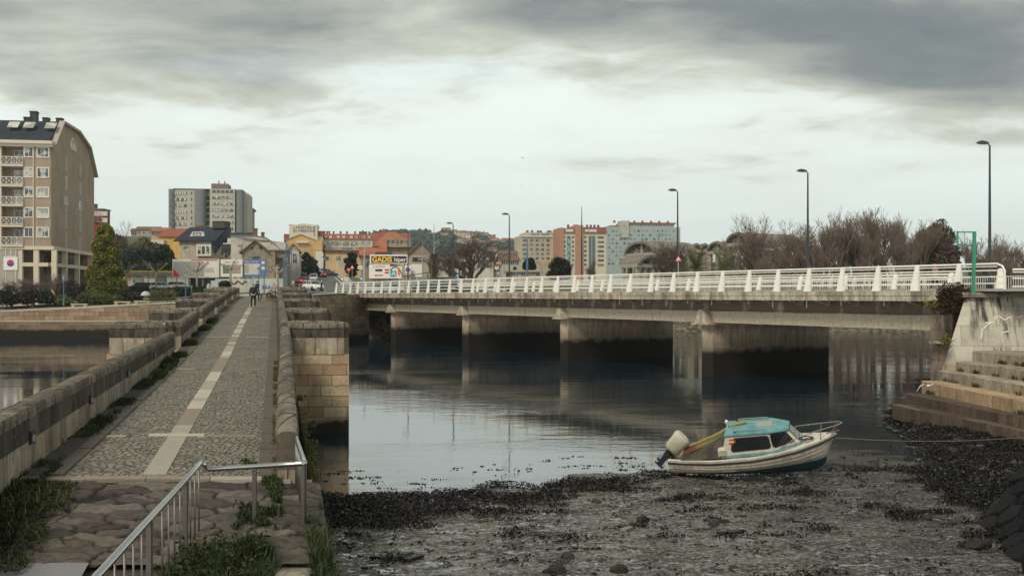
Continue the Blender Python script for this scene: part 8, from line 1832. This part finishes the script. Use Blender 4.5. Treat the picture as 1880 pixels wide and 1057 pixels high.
# supermarket sign
SBLK = plain('sign_dark_maroon', (.035, .015, .02), .5); YEL = plain('letters_yellow', (.85, .58, .03), .5); SW = plain('sign_white', (.78, .77, .74), .5)
b = board('supermarket_sign', 'white framed dark sign with yellow and white supermarket lettering', 679, 748, 467.5, 484, 172, mat=SW); b.pan('sign_face', 681.5, 746.5, 470, 482.6, SBLK, .03)
b.txt('GADIS', 701.5, 476.6, 1.18, YEL, sx=1.02, bold=.035, off=.06); b.txt('hiper', 734.5, 476.8, 1.05, SW, sx=.92, bold=.015, off=.06); b.pan('sign_stripe', 684, 722, 480.9, 481.9, RED, .04)
b = board('billboard', 'white advertising hoarding with small red lines below the supermarket sign', 677.5, 716, 485.5, 511, 171.5); b.txt('L.A.POT', 696, 489.5, .45, RED, sx=1.3); b.pan('poster_box', 689, 702, 494, 498, plain('poster_black', (.04, .04, .04), .7), .03); b.pan('poster_line', 687.5, 703, 504.3, 506.3, RED, .03); b.pan('poster_line', 706.5, 714, 494, 497, RED, .03); b.pan('poster_line', 706.5, 714, 499, 502, RED, .03)
b = board('billboard', 'arched white hoarding with an orange logo', 716.5, 738, 489, 511, 171.5); b.pan('poster_logo', 730, 735, 494, 505, plain('poster_orange', (.75, .25, .05), .6), .03)
mb = MB(); mb.tube([(b.ux(717), -.05, b.dz(717, 496)), (b.ux(721), -.05, b.dz(721, 491)), (b.ux(727), -.05, b.dz(727, 489)), (b.ux(733), -.05, b.dz(733, 493)), (b.ux(738), -.05, b.dz(738, 503)), (b.ux(739), -.05, b.dz(739, 511))], .09, 5); mb.build('arch_trim', plain('trim_brown', (.2, .14, .1), .7), b.r)
b = board('billboard', 'narrow white poster with a purple round emblem', 743, 754, 487, 505, 171); mb = MB(); mb.lathe([(.01, 0), (.42, 0), (.42, .03)], 16, T=Matrix.Translation((b.ux(748.7), -.03, b.dz(748, 495))) @ Matrix.Rotation(R(90), 4, 'X')); mb.build('poster_emblem', plain('poster_purple', (.18, .10, .25), .6), b.r); b.pan('poster_line', 744, 753, 501.5, 503.5, RED, .03)
b = board('billboard', 'blank white panel right of the purple emblem poster', 754.5, 776, 485, 508, 172)
b_ = Bld('dark_awning_car_port', 'slanting grey canopy edge beside the yucca palm', 'canopy', 745, 158, 788, 160, 505, 5); 
mb = MB(); a = P(741, 507, 158) - b_.r.location; c_ = P(788, 500, 160) - b_.r.location; mb.beam(a, c_, .3, .12); b_.r.rotation_euler = (0, 0, 0); mb.build('canopy_edge', FRD, b_.r); mb = MB(); mb.beam(P(760, 523, 159) - b_.r.location, P(760, 504, 159) - b_.r.location, .12, .12); mb.beam(P(785, 523, 160) - b_.r.location, P(785, 501, 160) - b_.r.location, .12, .12); mb.build('post', FRD, b_.r)
# traffic signs
def sign(px, py, d, r_px, kind, label, face=0.0):
    r = r_px * d / F; p = P(px, py, d); gz = EYE + (T(px, d) if d > 100 else .3); q = empty('traffic_sign', (p.x, p.y, gz), 0, label, 'traffic sign'); z = p.z - gz
    mb = MB(); mb.tube([(0, .05, 0), (0, .05, z + r)], .04, 6); mb.build('post', plain('post_zinc', (.35, .36, .36), .4), q)
    def poly(n_, rr, off, rot): return [(rr * math.cos(rot + 2 * math.pi * k / n_), off, z + rr * math.sin(rot + 2 * math.pi * k / n_)) for k in range(n_)]
    def plate(nm, pts, m_, par=None, th=.012): mb = MB(); mb.loft([pts, [(x, y + th, zz) for x, y, zz in pts]]); return mb.build(nm, m_, par or q)
    if kind == 'yield': pl_ = plate('plate', poly(3, r * 1.15, 0, -math.pi / 2), RED); plate('plate_face', poly(3, r * .72, -.014, -math.pi / 2), SW, pl_)
    elif kind == 'warn': pl_ = plate('plate', poly(3, r * 1.15, 0, math.pi / 2), RED); plate('plate_face', poly(3, r * .72, -.014, math.pi / 2), SW, pl_); plate('symbol', [(-.12 * r, -.028, z - .25 * r), (.35 * r, -.028, z - .3 * r), (.1 * r, -.028, z + .05 * r)], M_INK, pl_)
    elif kind == 'noentry': pl_ = plate('plate', poly(20, r, 0, 0), RED); plate('plate_face', [(-r * .65, -.014, z - r * .16), (r * .65, -.014, z - r * .16), (r * .65, -.014, z + r * .16), (-r * .65, -.014, z + r * .16)], SW, pl_)
    elif kind == 'round': pl_ = plate('plate', poly(20, r, 0, 0), plain('sign_blue', (.03, .20, .45), .5)); plate('symbol', [(-r * .12, -.014, z - r * .5), (r * .12, -.014, z - r * .5), (r * .12, -.014, z + r * .1), (r * .4, -.014, z + r * .1), (0, -.014, z + r * .6), (-r * .4, -.014, z + r * .1), (-r * .12, -.014, z + r * .1)], SW, pl_)
    elif kind == 'teal': pl_ = plate('plate', poly(20, r, 0, 0), plain('sign_teal', (.03, .30, .38), .5)); plate('symbol', [(x, y, zz) for x, y, zz in poly(8, r * .45, -.014, 0)], SW, pl_)
    elif kind == 'cross': pl_ = plate('plate', [(-r, 0, z - r), (r, 0, z - r), (r, 0, z + r), (-r, 0, z + r)], plain('sign_teal', (.03, .30, .38), .5)); tt = plate('plate_face', poly(3, r * .85, -.014, math.pi / 2), SW, pl_); plate('symbol', [(-.15 * r, -.028, z - .35 * r), (.15 * r, -.028, z - .35 * r), (.08 * r, -.028, z + .25 * r), (-.08 * r, -.028, z + .25 * r)], M_INK, tt)
    elif kind == 'white': pl_ = plate('plate', [(-r * 1.4, 0, z - r), (r * 1.4, 0, z - r), (r * 1.4, 0, z + r), (-r * 1.4, 0, z + r)], SW); plate('symbol', [(-r * .9, -.014, z - r * .2), (r * .9, -.014, z - r * .2), (r * .9, -.014, z + r * .2), (-r * .9, -.014, z + r * .2)], M_INK, pl_)
    return q
sign(628, 512, 140, 5, 'yield', 'red and white yield sign at the roundabout'); sign(640, 495, 165, 3.6, 'noentry', 'small red no entry sign left of the warning triangle'); sign(646.5, 491, 165, 4.2, 'warn', 'red warning triangle above the traffic signs'); sign(663.5, 511.5, 140, 4, 'teal', 'round teal blue sign near the grey green pole')
sign(722.5, 502.5, 150, 5.5, 'cross', 'square teal pedestrian crossing sign in front of the hoardings'); sign(464.5, 509, 118, 2.6, 'round', 'round blue sign on a post behind the walker'); sign(1245.5, 476, 88, 6.5, 'warn', 'red triangle warning sign on the bridge before the palms'); sign(626, 485, 235, 3.4, 'cross', 'far small crossing sign beside the round clipped tree')
sign(840, 506, 165, 3, 'teal', 'small round blue sign below the big bare tree'); sign(915, 501, 165, 3, 'teal', 'small round blue sign right of the white house'); sign(912, 492, 165, 2.4, 'white', 'small pale plate above the round sign by the white house'); sign(661, 491, 160, 3, 'white', 'white direction plate right of the warning triangle'); sign(636, 512, 158, 2.6, 'white', 'dark lettered small plate behind the yield sign')
# stone cross, planter, finial, benches, notice board, blue posts
def cross(px, d, yt, yb, label):
    b = P(px, yb, d); h = P(px, yt, d).z - b.z; r = empty('stone_cross', b, 0, label, 'stone cross'); ms = plain('old_granite', (.38, .34, .27), .9, var=.25, scale=4)
    mb = MB(); mb.box((-.5, -.5, 0), (.5, .5, .3)); mb.box((-.32, -.32, .3), (.32, .32, .6)); mb.build('base', ms, r); mb = MB(); mb.tube([(0, 0, .6), (0, 0, h - .9)], [.15, .12], 8); mb.build('shaft', ms, r); mb = MB(); mb.lathe([(.13, h - .95), (.25, h - .8), (.2, h - .7)], 8); mb.box((-.07, -.07, h - .7), (.07, .07, h)); mb.box((-.32, -.06, h - .38), (.32, .06, h - .24)); mb.build('cross_head', ms, r)
cross(508.5, 128, 487, 541, 'granite wayside cross right of the person in the grey coat')
b = P(383, 544, 112); r = empty('stone_finial', b, 0, 'carved sandstone finial standing on the left parapet line', 'stone ornament'); ms = plain('sandstone', (.42, .34, .22), .9, var=.2, scale=5)
mb = MB(); mb.lathe([(.45, 0), (.45, .25), (.30, .3), (.28, .5), (.40, .6), (.36, .85), (.20, .95), (.24, 1.1), (.20, 1.3), (.06, 1.45)], 10); mb.build('pillar', ms, r, smooth=True)
mb = MB(); mb.tube([(0, 0, 1.4), (.1, 0, 1.9), (-.05, 0, 2.2), (-.3, 0, 2.15), (-.38, 0, 2.0)], .03, 5); mb.build('iron_hook', M_DARKM, r)
b_ = Bld('notice_board', 'pale tilted information panel behind the left parapet', 'information board', 386.5, 118, 401, 118.5, 515, .12, zb=-1.0); 
mb = MB(); mb.box((0, 0, b_.dz(392, 529)), (b_.W, .1, b_.H)); mb.build('panel', plain('panel_grey_blue', (.38, .44, .44), .4), b_.r); mb = MB(); mb.box((0, -.02, 0), (.08, .12, b_.H)); mb.box((b_.W - .08, -.02, 0), (b_.W, .12, b_.H)); mb.build('leg', FRG, b_.r)
for i, (px, d, yb, lb) in enumerate([(146, 133.5, 564, 'pair of low granite bench blocks, leftmost on the promenade'), (225, 134, 559, 'low granite bench on the promenade between the lamp and the dog'), (262, 133, 562, 'short granite block bench near the pale umbrella')]):
    p = P(px, yb, d); r = empty('stone_bench', (p.x, p.y, EYE + T(px, d) + .2), 0, lb, 'bench', 'granite benches on the promenade'); mb = MB(); mb.box((-1.1, -.25, .28), (1.1, .25, .45)); mb.build('seat', ms, r)
    for x in (-.8, .8): mb = MB(); mb.box((x - .2, -.2, -.3), (x + .2, .2, .279)); mb.build('leg', ms, r)
def bluepost(px, d, yt, yb, label, arm=False):
    b = P(px, yb, d); h = P(px, yt, d).z - b.z; r = empty('street_lamp', b, 0, label, 'street lamp'); mb = MB(); mb.lathe([(.13, 0), (.12, .5), (.08, .6), (.06, h)], 8); mb.build('post', M_BLUE, r)
    mb = MB(); mb.tube([(0, 0, h - .1), (.2, -.1, h + .1), (.7, -.1, h + .15)], .04, 6); mb.build('arm', M_BLUE, r); mb = MB(); mb.lathe([(.05, h + .0), (.2, h + .05), (.16, h + .18), (.04, h + .24)], 8, c=(.85, -.1)); mb.build('lantern', M_BLUE, r)
bluepost(525, 150, 440, 520, 'tall blue street lamp by the stone house'); bluepost(535, 190, 458, 515, 'second blue street lamp up the pavement', True); bluepost(545, 215, 470, 505, 'third smaller blue street lamp near the hill road'); bluepost(485, 132, 500, 541, 'thin blue post behind the dogs'); bluepost(521, 118, 466, 541, 'slim pale blue post right of the stone cross')
# blue railing of the hill road
b_ = Bld('road_railing', 'blue railing along the upper left side of the hill road', 'railing', 549, 262, 582, 250, 483, .1); mb = MB()
for k in range(22): x = b_.W * k / 21; mb.box((x - .03, 0, 0), (x + .03, .06, b_.H))
mb.build('bars', M_BLUE, b_.r); mb = MB(); mb.box((0, -.02, b_.H), (b_.W, .08, b_.H + .1)); mb.build('rail', M_BLUE, b_.r)
# overhead wires between the poles
mb = MB()
for (a, b2, sag) in ((P(669, 453, 152), P(460, 448, 200), 1.0), (P(669, 455, 152), P(525, 446, 150), .8), (P(669, 453, 152), P(776, 444, 170), .6)):
    mb.tube([a + (b2 - a) * k + Vector((0, 0, -sag * 4 * k * (1 - k))) for k in np.linspace(0, 1, 14)], .018, 4)
tag(mb.build('overhead_wires', M_DARKM), 'thin sagging overhead wires strung across the hill road', 'wires')

# ------------------------------------------------------------------ far hills with houses
def hill(name, sil, d, depth, mat, zf=-6):
    A = []; pts = np.arange(sil[0][0], sil[-1][0] + 1, 4)
    for px in pts:
        yt = float(np.interp(px, [a for a, b in sil], [b for a, b in sil])); zt = (HY - yt) / F * d; row = []
        for k in np.linspace(0, 1, 26):
            dd = d - depth * (1 - k); z = (zf + 26) + (zt - zf - 26) * k ** 1.15; x = (px - 940) / F * dd; n_ = (fbm(np.array([x * .012]), np.array([dd * .012]))[0] - .5) * 14 * (k > 0) * (1 - .7 * k) + (fbm(np.array([x * .15]), np.array([3.]))[0] - .5) * 3 * (k > .95); row.append((x, dd, Zr(z) + n_))
        row.append(((px - 940) / F * (d + 200), d + 200, Zr(0))); A.append(row)
    return tag(obj(name, grid_mesh(name, np.array(A), mat)), kind='structure')
m, t = newmat('hill_woods'); g = t.n('ShaderNodeNewGeometry').outputs['Position']; n1 = t.noise(g, .012, 4, .5); n2 = t.noise(g, .12, 5, .6)
c = t.mix(t.smooth(n1, .50, .56), (.06, .09, .075), (.15, .19, .11)); c = t.mix(t.m('MULTIPLY', t.smooth(n2, .4, .65), .5), c, (.045, .07, .06)); finish(t, c, .95)
SIL = [(500, 452), (600, 446), (660, 436), (680, 432), (720, 431), (760, 429), (800, 432), (815, 428), (850, 430), (880, 434), (905, 441), (925, 445), (945, 446), (960, 452), (1000, 458), (1060, 470), (1150, 480)]
hill('hills', SIL, 1500, 760, m)
hill('hills', [(-400, 470), (0, 468), (200, 455), (420, 470), (600, 478)], 1900, 500, m)
hill('hills', [(1000, 500), (1200, 492), (1500, 496), (1800, 488), (2300, 494)], 1800, 500, m)
rr_ = random.Random(31); wl = [plain('far_wall_%d' % k, c, .8, var=.05) for k, c in enumerate([(.62, .60, .55), (.66, .58, .48), (.55, .50, .44), (.60, .42, .32)])]; FH = {}
def far_house(px, py, w_, lb, mi, ri):
    # stand it on the hill face
    best = None
    for k in np.linspace(0.05, 1, 60):
        yt = float(np.interp(px, [a for a, b in SIL], [b for a, b in SIL])); zt = (HY - yt) / F * 1500; dd = 1500 - 760 * (1 - k); z = 20 + (zt - 20) * k ** 1.15; yy = HY - z * F / dd
        if best is None or abs(yy - py) < best[0]: best = (abs(yy - py), dd, z)
    _, dd, z = best; mb = MB(); d_ = w_ * .7; h_ = w_ * .45; mb.box((-w_ / 2, -d_ / 2, -6), (w_ / 2, d_ / 2, h_), 0); mb.add([(-w_ / 2 - .5, -d_ / 2 - .5, h_), (w_ / 2 + .5, -d_ / 2 - .5, h_), (w_ / 2 + .5, d_ / 2 + .5, h_), (-w_ / 2 - .5, d_ / 2 + .5, h_), (-w_ / 2, 0, h_ + w_ * .2), (w_ / 2, 0, h_ + w_ * .2)], [(0, 1, 5, 4), (1, 2, 5), (2, 3, 4, 5), (3, 0, 4), (3, 2, 1, 0)], 1)
    for k in range(3): mb.box((-w_ * .35 + k * w_ * .28, -d_ / 2 - .15, h_ * .35), (-w_ * .35 + k * w_ * .28 + w_ * .12, -d_ / 2 - .02, h_ * .75), 2)
    o = mb.build('hill_house', [wl[mi], (T_RED, T_BRN, T_ORG)[ri], FRD], None, (X(px, dd), dd, Zr(z) + 1), R(rr_.uniform(-25, 25)))
    tag(o, lb, 'house', 'houses scattered on the far hill')
cols = ['white', 'cream', 'beige', 'salmon']; rf_ = ['red', 'brown', 'orange']
k = 0
near = ['', ' high up', ' lower down', ' rightward']; adj = ['tiny', 'small', 'little', 'wide', 'squat']
for px, py in [(752, 434), (757, 437), (764, 433), (772, 441), (780, 436), (790, 438), (799, 440), (806, 436), (812, 430), (819, 429), (826, 431), (834, 430), (842, 432), (850, 433), (858, 436), (866, 437), (874, 436), (882, 440), (889, 438), (896, 444), (902, 443), (909, 447), (915, 450), (921, 448), (928, 447), (934, 451), (941, 449), (948, 453), (815, 437), (828, 440), (838, 444), (847, 448), (862, 446), (873, 452), (884, 456), (893, 452), (905, 459), (913, 464), (921, 458), (930, 463), (938, 469), (902, 470), (889, 466), (945, 462), (878, 468)]:
    mi, ri = (k // 5 + k) % 4, (k // 4) % 3; w_ = rr_.uniform(7, 13)
    zone = 'above the orange roofs' if px < 800 else 'on the ridge behind the bare tree' if py < 440 else 'on the slope behind the bare tree' if px < 900 else 'left of the beige apartments'
    far_house(px, py, w_, f'{adj[k % 5]} {cols[mi]} house with {rf_[ri]} roof {zone}{near[k // 12]}', mi, ri); k += 1
rs = np.random.RandomState(17); n = 26000      # woods on the hill read as one mass
px = 660 + rs.rand(n) * 300; k_ = rs.rand(n) ** .7; yt = np.interp(px, [a for a, b in SIL], [b for a, b in SIL]); zt = (HY - yt) / F * 1500; dd = 1500 - 760 * (1 - k_); z = 20 + (zt - 20) * k_ ** 1.15
kp = fbm(px * .05, k_ * 9) > .50; px, dd, z = px[kp], dd[kp], z[kp]
tag(cards('hill_woods', np.stack([(px - 940) / F * dd, dd, EYE + z + rs.rand(len(px)) * 7], 1), 6.0, foliage('far_woods', (.035, .055, .05), (.075, .11, .085)), rs=rs, asp=.8), 'dark woods covering parts of the far hill', 'woods', kind='stuff')
# ------------------------------------------------------------------ haze
m = bpy.data.materials.new('haze'); m.use_nodes = True; t = NT(m.node_tree)
pv_ = t.n('ShaderNodeVolumePrincipled', {'Color': (.80, .88, .90), 'Density': HAZE, 'Anisotropy': .2}); o_ = t.n('ShaderNodeOutputMaterial'); t.t.links.new(pv_.outputs[0], o_.inputs['Volume'])
mb = MB(); mb.box((-3500, -60, -60), (3500, 3300, 215)); tag(mb.build('haze', m), 'thin pale haze in the air over the town and hills', 'haze', kind='stuff')
